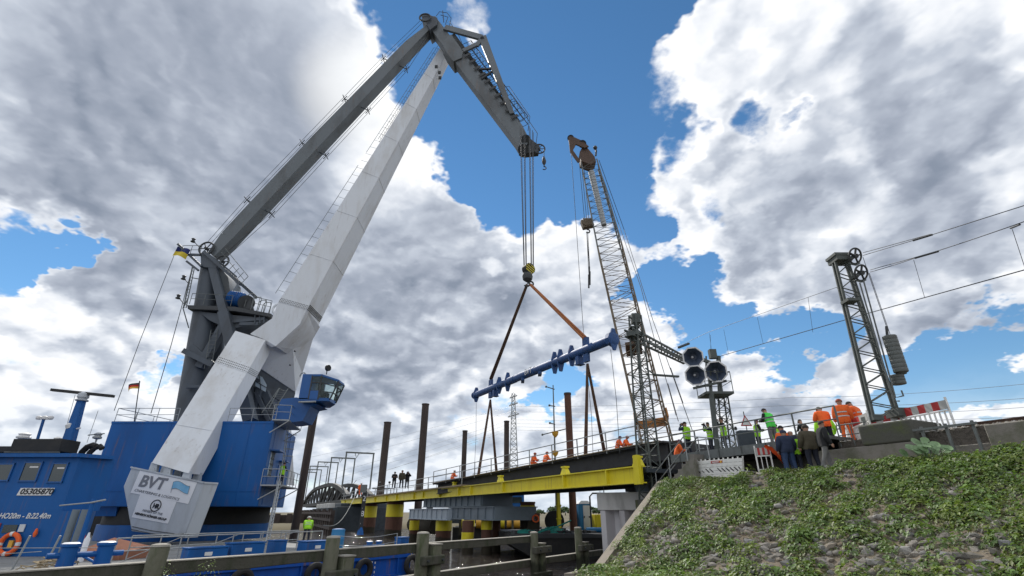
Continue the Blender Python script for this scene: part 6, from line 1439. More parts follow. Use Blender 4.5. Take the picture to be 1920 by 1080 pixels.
# ================================================================== LATTICE GANTRY MAST WITH ARM
mp_ = at(1222, 930, 26.3); mtop = at(1190, 588, 30.4); mtop = V((mp_.x+.05, mp_.y, at(1190, 588, 30.4).z))
mtop.x = aty(1190, 588, mp_.y).x
gm = thing('lattice_gantry', 'grey green lattice gantry mast with long arm reaching to the octagonal signals', 'gantry mast', (mp_.x, mp_.y, .4))
q = MB(); lattice(q, V((mp_.x, mp_.y, .3)), mtop, (.95, .95), (.52, .52), 17, V((.6, -.8, 0)), .055, .026); q.build('mast', 'mast_green', gm)
q = MB(); q.box((mp_.x, mp_.y, .25), (1.5, 1.5, .7)); q.build('footing', 'footing', gm)
az = aty(1184, 627, mp_.y).z
A0 = V((mtop.x-.25, mp_.y, az)); r = ray(1285, 676); tA = az/r.z; A1 = r*tA
ad = (A1-A0).normalized(); an = V((-ad.y, ad.x, 0))
q = MB()
for o in (-.28, .28):
    q.bar(A0-ad*.5+an*o+V((0, 0, .2)), A1+an*o*.5+V((0, 0, .2)), .09, .12); q.bar(A0-ad*.5+an*o-V((0, 0, .2)), A1+an*o*.5-V((0, 0, .2)), .09, .12)
n = 9
for i in range(n+1):
    c = A0.lerp(A1, i/n)
    for o in (-.28, .28): k = o*(1-.5*i/n); q.bar(c+an*k+V((0, 0, -.2)), c+an*k+V((0, 0, .2)), .07, .07, up=ad)
    q.bar(c-an*.26+V((0, 0, .2)), c+an*.26+V((0, 0, .2)), .05, .05); q.bar(c-an*.26-V((0, 0, .2)), c+an*.26-V((0, 0, .2)), .05, .05)
q.build('arm', 'mast_green', gm)
q = MB(); q.box(A0+V((.1, 0, 0)), (.8, .7, .3), Euler((0, 0, math.atan2(ad.y, ad.x))).to_matrix()); q.box(A0+V((.1, 0, .42)), (.6, .6, .08)); q.build('arm_collar', 'mast_green', gm)
q = MB(); q.box((mtop.x, mtop.y, mtop.z-.25), (.5, .5, .6)); q.build('cap', 'mast_green', gm)
q = MB(); c = aty(1228, 703, mp_.y+.3); q.bar(c, c+V((1.55, .4, 0)), .16, .1); q.bar(aty(1210, 690, mp_.y), c, .06, .06); q.bar(V((mp_.x, mp_.y+.1, c.z)), c, .05, .05); q.build('side_bracket', 'mast_green', gm)

# ================================================================== OCTAGONAL SIGNALS
SB = atd(1345, 866, 20.6); SB.z = 1.45
sg_ = thing('signal_mast', 'grey signal mast with railed platform and three octagonal signal heads', 'signal', SB)
def sy(x, y, o=0): return aty(x, y, SB.y+o)
q = MB(); q.tube(V((sy(1342, 860).x, SB.y-.2, 1.3)), sy(1333, 735, -.2), .13, n=14); q.build('front_post', 'mast_green', sg_)
q = MB(); lattice(q, V((sy(1361, 838, .9).x, SB.y+.9, 2.76)), sy(1352, 742, .9), (.75, .75), (.5, .5), 7, (0, -1, 0), .045, .022); q.build('lattice_column', 'mast_green', sg_)
pz = sy(1345, 738).z
q = MB(); q.box((sy(1341, 738, .35).x, SB.y+.35, pz), (1.45, 1.3, .12)); 
q.build('platform', 'mast_green', sg_)
q = MB(); cx = sy(1341, 738, .35).x; rc = [V((cx-.7, SB.y-.28, pz+.06)), V((cx+.7, SB.y-.28, pz+.06)), V((cx+.7, SB.y+.98, pz+.06)), V((cx-.7, SB.y+.98, pz+.06))]
railing(q, rc+[rc[0]], 1.05, .022, .9); q.build('platform_railing', 'mast_green', sg_)
q = MB(); q.tube(sy(1333, 735, -.1), sy(1330, 690, .1), .09, n=10); q.tube(sy(1350, 735, .3), sy(1347, 668, .3), .12, n=10); q.bar(sy(1310, 671, .2), sy(1345, 686, .2), .16, .16); q.bar(sy(1300, 728, -.2), sy(1362, 714, -.2), .1, .12); q.box(sy(1336, 664, .3), (.36, .3, .5)); q.tube(sy(1324, 690, .2), sy(1324, 668, .2), .05, n=8); q.build('bracket', 'mast_green', sg_)
fdir = V((-.36, -.86, -.25)).normalized()
for x, y, rp in ((1299.5, 669.5, 18.5), (1304, 703.5, 18.5), (1342.5, 696.5, 19.5)):
    c = sy(x, y, -.35); t = c.y*cp + c.z*sp; R0 = rp*t/FPX*1.08
    X_, Y_, A_ = frame_of(fdir); ring = lambda r_, o: [c + A_*o + X_*math.cos(math.pi/8+i*math.pi/4)*r_ + Y_*math.sin(math.pi/8+i*math.pi/4)*r_ for i in range(8)]
    o1, o2, i1, i2 = ring(R0, 0), ring(R0, .10), ring(R0*.87, .10), ring(R0*.87, .0)
    q = MB(); q.add(o1+o2+i1+i2, [(i, (i+1) % 8, 8+(i+1) % 8, 8+i) for i in range(8)] + [(8+i, 8+(i+1) % 8, 16+(i+1) % 8, 16+i) for i in range(8)] + [(16+i, 16+(i+1) % 8, 24+(i+1) % 8, 24+i) for i in range(8)] + [(24+i, 24+(i+1) % 8, (i+1) % 8, i) for i in range(8)])
    hd = q.build('signal_head', 'sign_white', sg_, smooth=False)
    a1, a2, a3 = ring(R0*.868, .05), ring(R0*.30, -.45), ring(R0*.3, -.47)
    q = MB(); q.add(a1+a2, [(i, (i+1) % 8, 8+(i+1) % 8, 8+i) for i in range(8)] + [tuple(range(8, 16))]); q.build('horn', 'lens_dark', hd, smooth=False)
    q = MB(); q.add(ring(R0*.97, -.01)+ring(R0*.34, -.52), [(i, (i+1) % 8, 8+(i+1) % 8, 8+i) for i in range(8)] + [tuple(range(8, 16))]); q.build('back_shell', 'mast_green', hd, smooth=False)
    q = MB(); q.ball(c-A_*.38+X_*.05, .07, 10); q.build('lamp', 'sign_white', hd)

# ================================================================== RIGHT CATENARY MAST
RB_ = atd(1655, 795, 21.3)
cm_ = thing('tension_mast', 'leaning looking lattice catenary mast with two spoked wheels on the mossy concrete footing', 'catenary mast', RB_)
def cmx(x, y, o=0): return aty(x, y, RB_.y+o)
fz0, fz1 = 2.1, atd(1662, 791, 19.97).z
q = MB(); fa = [atd(1615, 828, 19.97), atd(1717, 815, 19.97)]; fs0, fs1 = fa[0].dot(U), fa[1].dot(U)
wallbox(q, fs1, fs0, 19.96, 22.0, 2.205, fz1); q.build('footing', 'footing', cm_, bevel=.06)
bl_, br_ = cmx(1637, 790), cmx(1684, 782); tl_, tr_ = cmx(1563, 488), cmx(1585, 484)
for y_ in (-.09, .09):
    for a_, b_ in ((bl_, tl_), (br_, tr_)):
        q = MB(); q.bar(a_+yw*y_, b_+yw*y_, .10, .06, up=(0, 1, 0)); q.build('chord', 'mast_green', cm_)
q = MB(); nb = 10
for i in range(nb):
    for y_ in (-.12, .12):
        a_, b_ = bl_.lerp(tl_, i/nb), br_.lerp(tr_, i/nb); c_, d_ = bl_.lerp(tl_, (i+1)/nb), br_.lerp(tr_, (i+1)/nb)
        q.bar(a_+yw*y_, b_.lerp(d_, .5)+yw*y_, .045, .03); q.bar(b_.lerp(d_, .5)+yw*y_, c_+yw*y_, .045, .03)
q.build('lacing', 'mast_green', cm_)['kind'] = 'stuff'
q = MB(); q.box((tl_+tr_)/2+V((-.03, 0, .1)), (.72, .7, .12)); q.box((tl_+tr_)/2+V((-.03, 0, -.05)), (.62, .66, .25)); q.build('head_plate', 'mast_green', cm_)
q = MB(); q.box(bl_+V((0, 0, .1)), (.4, .7, .2)); q.build('base_shoe', 'mast_green', cm_); q = MB(); q.box(br_+V((.05, 0, .15)), (.5, .7, .3)); q.build('base_shoes', 'mast_green', cm_)
for x, y in ((1603, 480), (1614.5, 511.5)):
    c = cmx(x, y, -.5); q = MB(); axw = V((.25, -.9, -.45)).normalized(); X_, Y_, _ = frame_of(axw); q.torus(c, axw, .335, .04, 30, 8); wl = q.build('tension_wheel', 'dark_steel', cm_)
    q = MB()
    for k in range(5): a_ = k*2*math.pi/5+.3; q.bar(c, c+(X_*math.cos(a_)+Y_*math.sin(a_))*.33, .07, .05)
    q.tube(c-axw*.1, c+axw*.1, .1, n=12); q.build('spokes', 'dark_steel', wl)
    q = MB(); q.bar(c, V((cmx(x-24, y+8).x, RB_.y-.1, c.z-.1)), .12, .12); q.path([cmx(x-12, y+14, -.4), cmx(x+2, y+17, -.4), cmx(x+9, y+13, -.4)], .035); q.build('wheel_bracket', 'mast_green', cm_)
q = MB(); q.path([cmx(1619, 526, -.45), cmx(1679, 746, -.45), cmx(1694, 742, -.45), cmx(1690, 732, -.45)], .032, 6); q.path([cmx(1612, 530, -.45), cmx(1676, 752, -.45), cmx(1686, 752, -.3)], .032, 6); q.build('guide_rod', 'galv_dark', cm_)
q = MB(); q.box(cmx(1594, 565, -.2), (.5, .5, .12)); q.bar(cmx(1606, 562, -.2), cmx(1618, 588, -.2), .05, .05); q.build('bracket', 'mast_green', cm_)
wt = thing('counterweights', 'three stacked grey concrete tension weights hanging beside the right mast', 'counterweight', cmx(1685, 690, -.55))
for k, (x0, y0, x1, y1, w) in enumerate(((1667, 630, 1684, 698, 23), (1683, 660, 1692, 700, 17), (1690, 700, 1698, 718, 23))):
    a_, b_ = cmx(x0, y0, -.55), cmx(x1, y1, -.55); b_ = V((a_.x, a_.y, b_.z)) if k == 0 else V((a_.x, a_.y, b_.z)); t = a_.y*cp + a_.z*sp; r = w/2*t/FPX; L = (a_-b_).length; nseg = max(3, int(L/.16))
    a_ = a_ + V(((0, -.04, -.02)[k], 0.12*k, 0)); b_ = V((a_.x, a_.y, b_.z))
    for i in range(nseg):
        p = b_.lerp(a_, i/nseg); q = MB(); q.lathe(p, (0, 0, 1), [(r*.95, .002), (r, .02), (r, L/nseg-.02), (r*.95, L/nseg-.004)], 18); q.build('weight', 'pile_dark' if False else 'galv_dark', wt)
q = MB(); q.tube(cmx(1662, 612, -.55), cmx(1664, 632, -.55), .05, n=8); q.build('eye_rod', 'dark_steel', wt)
q = MB()
for x0, y0, x1, y1 in ((1618, 482, 1663, 615), (1628, 512, 1663, 615), (1630, 512, 1670, 630)): q.tube(cmx(x0, y0, -.5), cmx(x1, y1, -.5), .014, n=4)
q.build('weight_rope', 'cable', cm_)

# ================================================================== WIRES
wr = thing('catenary_wires', 'overhead railway wires with droppers running from the masts to the upper right', 'wires', at(1600, 560, 24))
def wire(pts, r=.014, sag=0, nm='wire'):
    q = MB(); out = []
    for a_, b_ in zip(pts[:-1], pts[1:]):
        for i in range(9): f = i/8; out.append(a_.lerp(b_, f) - V((0, 0, sag*4*f*(1-f))))
    q.path(out, r, 5); q.build(nm, 'cable', wr)
w1 = lambda x, y, t=21: at(x, y, t)
wire([w1(1618, 479), w1(1745, 441, 17), w1(1925, 384, 13.5)]); wire([w1(1618, 474), w1(1745, 439, 17)])
wire([w1(1632, 510), w1(1715, 484, 18), w1(1925, 414, 13.5)], sag=.02); wire([w1(1632, 506), w1(1715, 483, 18)])
q = MB()
for x0, y0, x1, y1 in ((1712, 451, 1748, 440), (1715, 484, 1760, 471), (1895, 428, 1912, 421)): q.tube(w1(x0, y0, 17.2), w1(x1, y1, 16.6), .035, n=6)
q.build('insulator', 'dark_steel', wr)
wire([w1(1343, 670, 27), w1(1622, 589, 21.5), w1(1925, 505, 14)], .018); wire([w1(1270, 650, 34), w1(1330, 622, 31), w1(1568, 539, 22)], .012)
wire([w1(1622, 577, 21.5), w1(1568, 539, 22)], .01)
for x0, y0, x1, y1, t in ((1713, 487, 1734, 559, 18), (1898, 430, 1921, 500, 14), (1515, 557, 1524, 623, 22.5), (1330, 625, 1336, 672, 28), (1357, 618, 1366, 664, 27.5), (1420, 595, 1431, 645, 25.5), (1332, 628, 1333, 662, 27.5)):
    wire([w1(x0, y0, t), w1(x1, y1, t)], .008)
q = MB(); q.bar(w1(1272, 652, 34), w1(1292, 644, 33), .12, .12); q.build('insulator', 'dark_steel', wr)
# transmission line far behind, with the lattice pylon
pl = thing('lattice_pylon', 'far pale lattice transmission pylon above the lifted bridge railing', 'pylon', at(963, 960, 230))
pb_ = at(964, 958, 230); pt_ = at(961, 738, 230); pt_ = V((pb_.x-.3, pb_.y, aty(961, 738, pb_.y).z))
q = MB(); lattice(q, pb_, pt_, (5.2, 5.2), (1.4, 1.4), 22, (0, -1, 0), .22, .12); q.build('tower', 'galv', pl)
q = MB()
for f, w in ((.80, 4.5), (.90, 3.5), (.97, 3)):
    c = pb_.lerp(pt_, f); q.bar(c-V((w*.6, -w, 0)), c+V((w*.6, -w, 0)), .45, .5); q.tube(c-V((w*.6, -w, 0)), c+V((0, 0, 2.2)), .12, n=4); q.tube(c+V((w*.6, -w, 0)), c+V((0, 0, 2.2)), .12, n=4)
q.build('cross_arm', 'galv', pl)
pl2 = thing('lattice_pylon', 'smaller distant pylon seen through the gap under the yellow girder', 'pylon', at(978, 962, 420))
a_ = at(979, 961, 420); q = MB(); lattice(q, a_, V((a_.x, a_.y, aty(979, 926, a_.y).z)), (5, 5), (2, 2), 9, (0, -1, 0), .3, .16); q.build('tower', 'galv', pl2)
tw_ = thing('power_lines', 'thin high voltage lines crossing the sky low on both sides of the pylon', 'power lines', at(960, 800, 230))
for k, (xl, yl, yp, xr_, yr) in enumerate(((560, 862, 762, 1960, 712), (560, 880, 772, 1960, 740), (600, 893, 787, 1960, 757), (600, 905, 794, 1960, 775), (620, 915, 800, 1960, 788), (640, 905, 806, 1960, 800))):
    for seg in (((xl, yl, 330), (958, yp, 230)), ((962, yp, 230), (1480, yp+2-(yp-yr)*.25-6, 170), (xr_, yr+4, 130))):
        P_ = [at(*s) for s in seg]; q = MB(); out = []
        for a_, b_ in zip(P_[:-1], P_[1:]):
            for i in range(9): f = i/8; out.append(a_.lerp(b_, f)-V((0, 0, 2.0*4*f*(1-f)*.5)))
        q.path(out, .055, 4); q.build('line', 'galv', tw_)
# thin signal pole with arms behind the lifted deck
p = at(1044, 985, 50); root = thing('navigation_pole', 'thin tall pole with cross arms and yellow cones behind the lifted deck', 'pole', (p.x, p.y, ZW))
tp = aty(1037, 722, p.y); q = MB(); q.tube((p.x, p.y, ZW), tp, .13, .06, n=8); q.build('pole', 'galv_dark', root)
pz_ = lambda x, y: aty(x, y, p.y)
q = MB()
for x0, y0, x1, y1 in ((1024, 725, 1040, 730), (1030, 760, 1041, 762), (1031, 793, 1041, 796), (1017, 815, 1066, 803)): q.tube(pz_(x0, y0), pz_(x1, y1), .06, n=6); q.ball(pz_(x0, y0), .13, 8)
q.ball(pz_(1066, 803), .15, 8); q.build('arm', 'galv_dark', root)
for y in (814, 850): q = MB(); q.lathe(pz_(1041, y), (0, 0, -1), [(.38, -.25), (.3, .1), (.08, .35)], 12); q.build('cone', 'lamp_yellow', root)

# ================================================================== BARRIERS
def screen(cn4, label, chev):
    """white boarded barrier: corners bottom-left, bottom-right, top-right, top-left"""
    bl4, br4, tr4, tl4 = cn4; r = (br4-bl4).normalized(); n = r.cross(V((0, 0, 1))).normalized()
    root = thing('barrier_screen', label, 'barrier', (bl4+br4)/2)
    nb = 5
    for i in range(nb):
        a_, b_, c_, d_ = bl4.lerp(tl4, i/nb), br4.lerp(tr4, i/nb), br4.lerp(tr4, (i+1)/nb-.012), bl4.lerp(tl4, (i+1)/nb-.012)
        q = MB(); q.prism([a_, b_, c_, d_], -n*.04); q.build('board', 'barrier_white', root, bevel=.005)
    for i in range(11):
        f = i/10; q = MB(); q.bar(bl4.lerp(br4, f)+n*-.07, tl4.lerp(tr4, f)+n*-.07+V((0, 0, .07)), .05, .05); q.build('stake', 'barrier_white', root)
    for k in range(11):
        if k == 4: continue
        f0, f1 = .03+k*.088, .03+k*.088+.028; sh = .085
        lo, hi = (.30, .53)
        if k == 0: hi = .45
        if k == 1: f0 += .01; hi = .44
        e = lambda f, g_: bl4.lerp(br4, f).lerp(tl4.lerp(tr4, f), g_)
        sh_ = sh*(hi-lo)/.23
        q = MB(); q.prism([e(min(f0+sh_, .985), lo)+n*.003, e(min(f1+sh_, .99), lo)+n*.003, e(f1, hi)+n*.003, e(f0, hi)+n*.003], n*.006); q.build('black_bar', 'ink_black', root)
    e = lambda f, g_: bl4.lerp(br4, f).lerp(tl4.lerp(tr4, f), g_)
    q = MB(); q.prism([e(.345, .80)+n*.003, e(.60, .80)+n*.003, e(.60, .93)+n*.003, e(.345, .93)+n*.003], n*.006); st_ = q.build('sticker', 'red_paint', root)
    q = MB(); q.prism([e(.375, .84)+n*.012, e(.52, .84)+n*.012, e(.52, .89)+n*.012, e(.375, .89)+n*.012], n*.002); q.build('sticker_print', 'ink_white', st_)
    q = MB(); q.tube(e(.565, .865)+n*.01, e(.565, .865)+n*.016, .06, n=12); q.build('sticker_sun', 'lamp_yellow', st_)
    return root
D_ = 19.45
screen([atd(1306, 898, D_), atd(1392.5, 893, D_), atd(1391, 858, D_), atd(1305, 864.5, D_)], 'white boarded barrier with black slanted stripes at the top of the slope', True)
def fence(p0, p1, h, label, nred, grp='red and white plastic barriers', skew=0):
    """plastic site fence: striped board on top, vertical pickets below"""
    root = thing('site_barrier', label, 'barrier', (p0+p1)/2, grp); z = V((0, 0, h)); n = (p1-p0).normalized().cross(V((0, 0, 1)))
    for k in range(nred):
        a_, b_ = p0.lerp(p1, k/nred), p0.lerp(p1, (k+1)/nred); q = MB(); q.prism([a_+z*.70, b_+z*.70, b_+z*.97, a_+z*.97], n*.035); q.build('stripe_board', 'red_paint' if k % 2 else 'barrier_grey', root)
    for f in (.66, .14):
        q = MB(); q.bar(p0+z*f, p1+z*f, .05, .05); q.build('rail', 'barrier_white', root)
    m_ = int((p1-p0).length/.17)
    for k in range(1, m_): c_ = p0.lerp(p1, k/m_); q = MB(); q.bar(c_+z*.15, c_+z*.66, .06, .03, up=(p1-p0)); q.build('picket', 'barrier_white', root)
    for k in range(nred//2): 
        a_, b_ = p0.lerp(p1, (2*k+1)/nred), p0.lerp(p1, (2*k+2)/nred); q = MB(); q.prism([a_+z*.02, b_+z*.02, b_+z*.11, a_+z*.11], n*.03); q.build('foot_stripe', 'red_paint', root)
    for c_ in (p0, p1): q = MB(); q.bar(c_-z*.02, c_+z*1.06, .05, .06, up=(p1-p0)); q.build('post', 'barrier_white', root)
    for f in (.2, .8):
        c_ = p0.lerp(p1, f); q = MB(); q.box(c_+V((0, 0, .03)), (.3, .75, .09)); q.build('foot', 'dark_steel', root)
z_ = 2.5
def gp(x, y, z): return atz(x, y, z)
def gd2(x, d, z): r = ray(x, 800); 
def gcol(x, s_d, z):                                   # ground point under column x at offset d
    k = (x-960)/FPX; s = (k*(N.y*s_d*cp + z*sp) - N.x*s_d)/(U.x - k*U.y*cp)
    return BR(s, s_d, z)
fence(gcol(1702, 21.9, z_), gcol(1795, 21.4, z_), 1.12, 'red and white barrier standing right of the concrete footing', 7)
fence(gcol(1604, 22.2, z_), gcol(1712, 22.3, z_), 1.10, 'red and white barrier standing behind the foot of the right mast', 8)
fence(gcol(1597, 22.4, z_), gcol(1640, 20.75, z_), 1.0, 'grey barrier turned end on beside the orange workers', 3)
fence(gcol(1424, 19.6, 1.5)+V((0, 0, 0)), gcol(1452, 19.9, 1.5), 1.08, 'small red and white barrier under the walkway with an orange vest over its end', 6)
p = gcol(1452, 19.65, 1.5); q = MB(); vs = []; fs = []
for i in range(9):
    for j in range(5):
        f, g_ = i/8, j/4; vs.append(p + V((-.18+.55*f+.12*g_*f, -.08+.1*math.sin(g_*3.1), 1.10-.42*f*f-.32*g_*f-.12*g_+.03*math.sin(i*2+j))))
m_ = len(vs); vs += [v_+V((0, .03, 0)) for v_ in vs]
for i in range(8):
    for j in range(4): fs += [(i*5+j, i*5+j+1, (i+1)*5+j+1, (i+1)*5+j), (m_+i*5+j, m_+(i+1)*5+j, m_+(i+1)*5+j+1, m_+i*5+j+1)]
q.add(vs, fs); tag(q.build('hanging_vest', 'orange_cloth'), 'bright orange vest draped over the small barrier under the walkway', 'vest')
# small surveying things and a warning triangle on the approach deck
p = gcol(1387, 21.5, 2.77); root = thing('survey_tripod', 'small white surveying stand on the approach deck between the groups', 'tripod', p)
q = MB(); 
for k in range(3): a_ = k*2.1; q.tube(p+V((.3*math.cos(a_), .3*math.sin(a_), 0)), p+V((0, 0, .75)), .018, n=5)
q.tube(p+V((0, 0, .7)), p+V((0, 0, 1.05)), .02, n=6); q.tube(p+V((-.25, 0, .45)), p+V((.25, 0, .45)), .015, n=5); q.build('legs', 'barrier_white', root); q = MB(); q.lathe(p+V((0, 0, 1.0)), (0, 0, 1), [(.06, 0), (.08, .05), (.05, .16)], 10); q.build('instrument', 'black_paint', root)
p = gcol(1407, 21.0, 2.77); root = thing('warning_sign', 'small white warning triangle sign standing left of the walkway group', 'sign', p)
q = MB(); q.tube(p, p+V((0, 0, 1.7)), .025, n=6); q.build('post', 'galv_dark', root); c = p+V((0, -.04, 1.0)); q = MB(); q.prism([c+V((-.28, 0, 0)), c+V((.28, 0, 0)), c+V((0, 0, .52))], (0, -.02, 0)); q.build('triangle', 'red_paint', root); c = c+V((0, -.022, .05)); q = MB(); q.prism([c+V((-.2, 0, 0)), c+V((.2, 0, 0)), c+V((0, 0, .38))], (0, -.006, 0)); q.build('triangle_face', 'ink_white', root)
p = gcol(1412, 20.9, 2.77); q = MB(); q.box(p+V((-.1, .35, .4)), (.7, .5, .8)); tag(q.build('equipment_case', 'pier_dark', bevel=.03), 'dark upright equipment case on the deck behind the railing', 'case')
q = MB(); p = gcol(1400, 19.35, 1.47); q.path([p+V((-.4, 0, .03)), p+V((-.1, .05, .16)), p+V((.3, 0, .12)), p+V((.6, .05, .04)), p+V((.9, 0, .03))], .03, 6); tag(q.build('grey_hose', 'galv'), 'grey hose lying in an arc between the two barriers on the slope top', 'hose')
p = gcol(1293, 20.6, 1.6); q = MB(); q.box(p+V((0, 0, .2)), (.75, .5, .16)); q.box(p+V((0, 0, .05)), (.6, .4, .14)); tag(q.build('timber_block', 'plank', bevel=.02), 'pale timber block beside the stair left of the white barrier', 'timber')

# ================================================================== PEOPLE
def rotx(v, a): c, s = math.cos(a), math.sin(a); return V((v.x, v.y*c - v.z*s, v.y*s + v.z*c))
def skeleton(pose):
    """person facing -Y, 1.75 m; returns joints, bones (a, b, region) and radii"""
    lean = dict(stand=.04, arms_front=.10, camera=.02, bend=.75, kneel=.35, walk=.08, look_down=.22)[pose]
    J = {}; hipz = .93 if pose != 'kneel' else .50
    hip = V((0, 0, hipz)); J['pelvis'] = hip
    up = lambda h, y=0: hip + rotx(V((0, y, h)), lean)
    J['waist'] = up(.16); J['chest'] = up(.36); J['neck'] = up(.53, -.01); hb = .35 if pose == 'look_down' else 0
    J['head'] = J['neck'] + rotx(V((0, -.015, .16)), lean*.6 + hb); J['crown'] = J['neck'] + rotx(V((0, -.01, .235)), lean*.6 + hb)
    for sx, s in ((-1, 'l'), (1, 'r')):
        sh = up(.47); J['sh'+s] = sh + V((sx*.19, 0, -.01))
        if pose == 'camera': el = J['sh'+s] + V((sx*.10, -.20, -.10)); ha_ = J['head'] + V((sx*.06, -.20, -.02))
        elif pose in ('arms_front', 'look_down', 'kneel'): el = J['sh'+s] + V((sx*.06, -.08, -.27)); ha_ = el + V((-sx*.10, -.22, .03))
        elif pose == 'bend': el = J['sh'+s] + V((sx*.03, -.10, -.24)); ha_ = el + V((-sx*.03, -.10, -.20))
        else: el = J['sh'+s] + V((sx*.06, .03 if pose == 'walk' and sx > 0 else 0, -.29)); ha_ = el + V((sx*.01, -.10, -.23))
        J['el'+s] = el; J['wr'+s] = ha_
        hp_ = hip + V((sx*.09, 0, -.04)); J['hp'+s] = hp_
        if pose == 'kneel': kn = hp_ + V((sx*.06, -.38, -.04)) if sx > 0 else hp_ + V((-.03, -.10, -.36)); an_ = V((kn.x, kn.y+.06, .09)) if sx > 0 else V((kn.x, kn.y+.40, .10))
        elif pose == 'walk': kn = hp_ + V((sx*.02, -.10*sx, -.42)); an_ = V((kn.x, kn.y + (.02 if sx > 0 else .16), .09))
        else: kn = hp_ + V((sx*.03, -.03, -.41)); an_ = V((kn.x+sx*.015, .02, .09))
        J['kn'+s] = kn; J['an'+s] = an_; J['to'+s] = V((an_.x+sx*.02, an_.y-.19, .045)); J['he'+s] = V((an_.x, an_.y+.03, .05))
    B = [('pelvis', 'waist', 1), ('waist', 'chest', 1), ('chest', 'neck', 1), ('neck', 'head', 0), ('head', 'crown', 0)]
    Rr = dict(pelvis=.155, waist=.145, chest=.165, neck=.062, head=.098, crown=.075)
    for s in 'lr':
        B += [('chest', 'sh'+s, 1), ('sh'+s, 'el'+s, 1), ('el'+s, 'wr'+s, 1), ('pelvis', 'hp'+s, 2), ('hp'+s, 'kn'+s, 2), ('kn'+s, 'an'+s, 2), ('an'+s, 'to'+s, 3), ('an'+s, 'he'+s, 3)]
        Rr.update({'sh'+s: .082, 'el'+s: .060, 'wr'+s: .042, 'hp'+s: .115, 'kn'+s: .078, 'an'+s: .058, 'to'+s: .045, 'he'+s: .05})
    return J, B, Rr, lean, hb
POSE = {}
def body_mesh(pose):
    if pose in POSE: return POSE[pose]
    J, B, Rr, lean, hb = skeleton(pose); names = list(J)
    me = bpy.data.meshes.new('body_cage'); me.from_pydata([tuple(J[n]) for n in names], [(names.index(a), names.index(b)) for a, b, _ in B], [])
    o = bpy.data.objects.new('cage', me); C.objects.link(o); md = o.modifiers.new('skin', 'SKIN'); md.use_smooth_shade = True
    for i, n in enumerate(names):
        sv = me.skin_vertices[0].data[i]; r = Rr[n]; sv.radius = (r*1.12, r*.86) if n in ('pelvis', 'waist', 'chest') else (r, r); sv.use_root = (n == 'pelvis')
    sd = o.modifiers.new('sub', 'SUBSURF'); sd.levels = 2; sd.render_levels = 2
    dg = bpy.context.evaluated_depsgraph_get(); dg.update(); ev = o.evaluated_get(dg); m2 = bpy.data.meshes.new_from_object(ev)
    vs = [v.co.copy() for v in m2.vertices]; fs = [tuple(p.vertices) for p in m2.polygons]; bpy.data.objects.remove(o)
    def region(c):
        best = (9, 1)
        for a, b, rg in B:
            p, qn = J[a], J[b]; d = qn-p; t = max(0, min(1, (c-p).dot(d)/d.length_squared)); dist = (c-(p+d*t)).length - (Rr[a]*(1-t)+Rr[b]*t)
            if dist < best[0]: best = (dist, rg)
        return best[1]
    mb = MB(); regs = []
    for f in fs:
        c = sum((vs[i] for i in f), V((0, 0, 0)))/len(f); regs.append(region(c))
    mb.add(vs, fs); mb.mi = regs[:]
    hdn = (J['crown']-J['neck']).normalized(); fwd = V((0, -1, 0)) - hdn*V((0, -1, 0)).dot(hdn); fwd.normalize(); side = V((1, 0, 0)); hc = J['head']
    mb.cur = 0                                        # nose, ears, brow
    mb.add([hc+fwd*.092+hdn*.03, hc+fwd*.118-hdn*.015, hc+fwd*.09-hdn*.03+side*.018, hc+fwd*.09-hdn*.03-side*.018], [(0, 1, 2), (0, 3, 1), (1, 3, 2)])
    for sx in (-1, 1): mb.ball(hc+side*sx*.098-hdn*.005, .026, 6, (.4, 1, 1.3))
    mb.cur = 3
    for sx in (-1, 1): mb.ball(hc+side*sx*.034+fwd*.088+hdn*.022, .011, 6)
    mb.add([hc+fwd*.092-hdn*.052+side*.024, hc+fwd*.092-hdn*.052-side*.024, hc+fwd*.094-hdn*.06-side*.02, hc+fwd*.094-hdn*.06+side*.02], [(0, 1, 2, 3)])
    mb.cur = 0                                        # hands: palm, four unequal fingers, thumb
    for s, sx in (('l', -1), ('r', 1)):
        d = (J['wr'+s]-J['el'+s]).normalized(); x, y, a = frame_of(d, V((sx, 0, .2))); w = J['wr'+s]
        mb.bar(w-d*.03, w+d*.085, .052, .035, up=V((sx, 0, .2)), w2=.075, h2=.028)
        for k, L in enumerate((.062, .075, .07, .052)):
            p = w+d*.085+x*(-.028+.019*k); m1 = p+d*L*.5-y*.006; mb.tube(p-d*.01, m1, .0095, n=5); mb.tube(m1, m1+d*L*.42-y*.022, .0085, .007, n=5)
        p = w+d*.02-x*.035; mb.tube(p, p-x*.028+d*.035-y*.01, .012, n=5); mb.tube(p-x*.028+d*.035-y*.01, p-x*.030+d*.062-y*.02, .010, .008, n=5)
    me = mb.mesh('body', [M['skin'], M['navy'], M['trouser_dark'], M['shoe']])
    # jacket / vest shells: faces of the body pushed outwards
    def shell(test, grow):
        nv = [V((0, 0, 0)) for _ in vs]
        for f in fs:
            if len(f) < 3: continue
            n_ = (vs[f[1]]-vs[f[0]]).cross(vs[f[2]]-vs[f[1]])
            for i in f: nv[i] += n_
        used = {}; ov = []; of = []
        for f, rg in zip(fs, regs):
            c = sum((vs[i] for i in f), V((0, 0, 0)))/len(f)
            if not test(rg, c): continue
            g_ = []
            for i in f:
                if i not in used: used[i] = len(ov); ov.append(vs[i] + nv[i].normalized()*grow)
                g_.append(used[i])
            of.append(tuple(g_))
        if not of: of = [(0, 1, 2)]; ov = vs[:3]
        w = MB(); w.add(ov, of); return w.mesh('shell', [M['navy']])
    ch = J['chest']; hipz = J['pelvis'].z
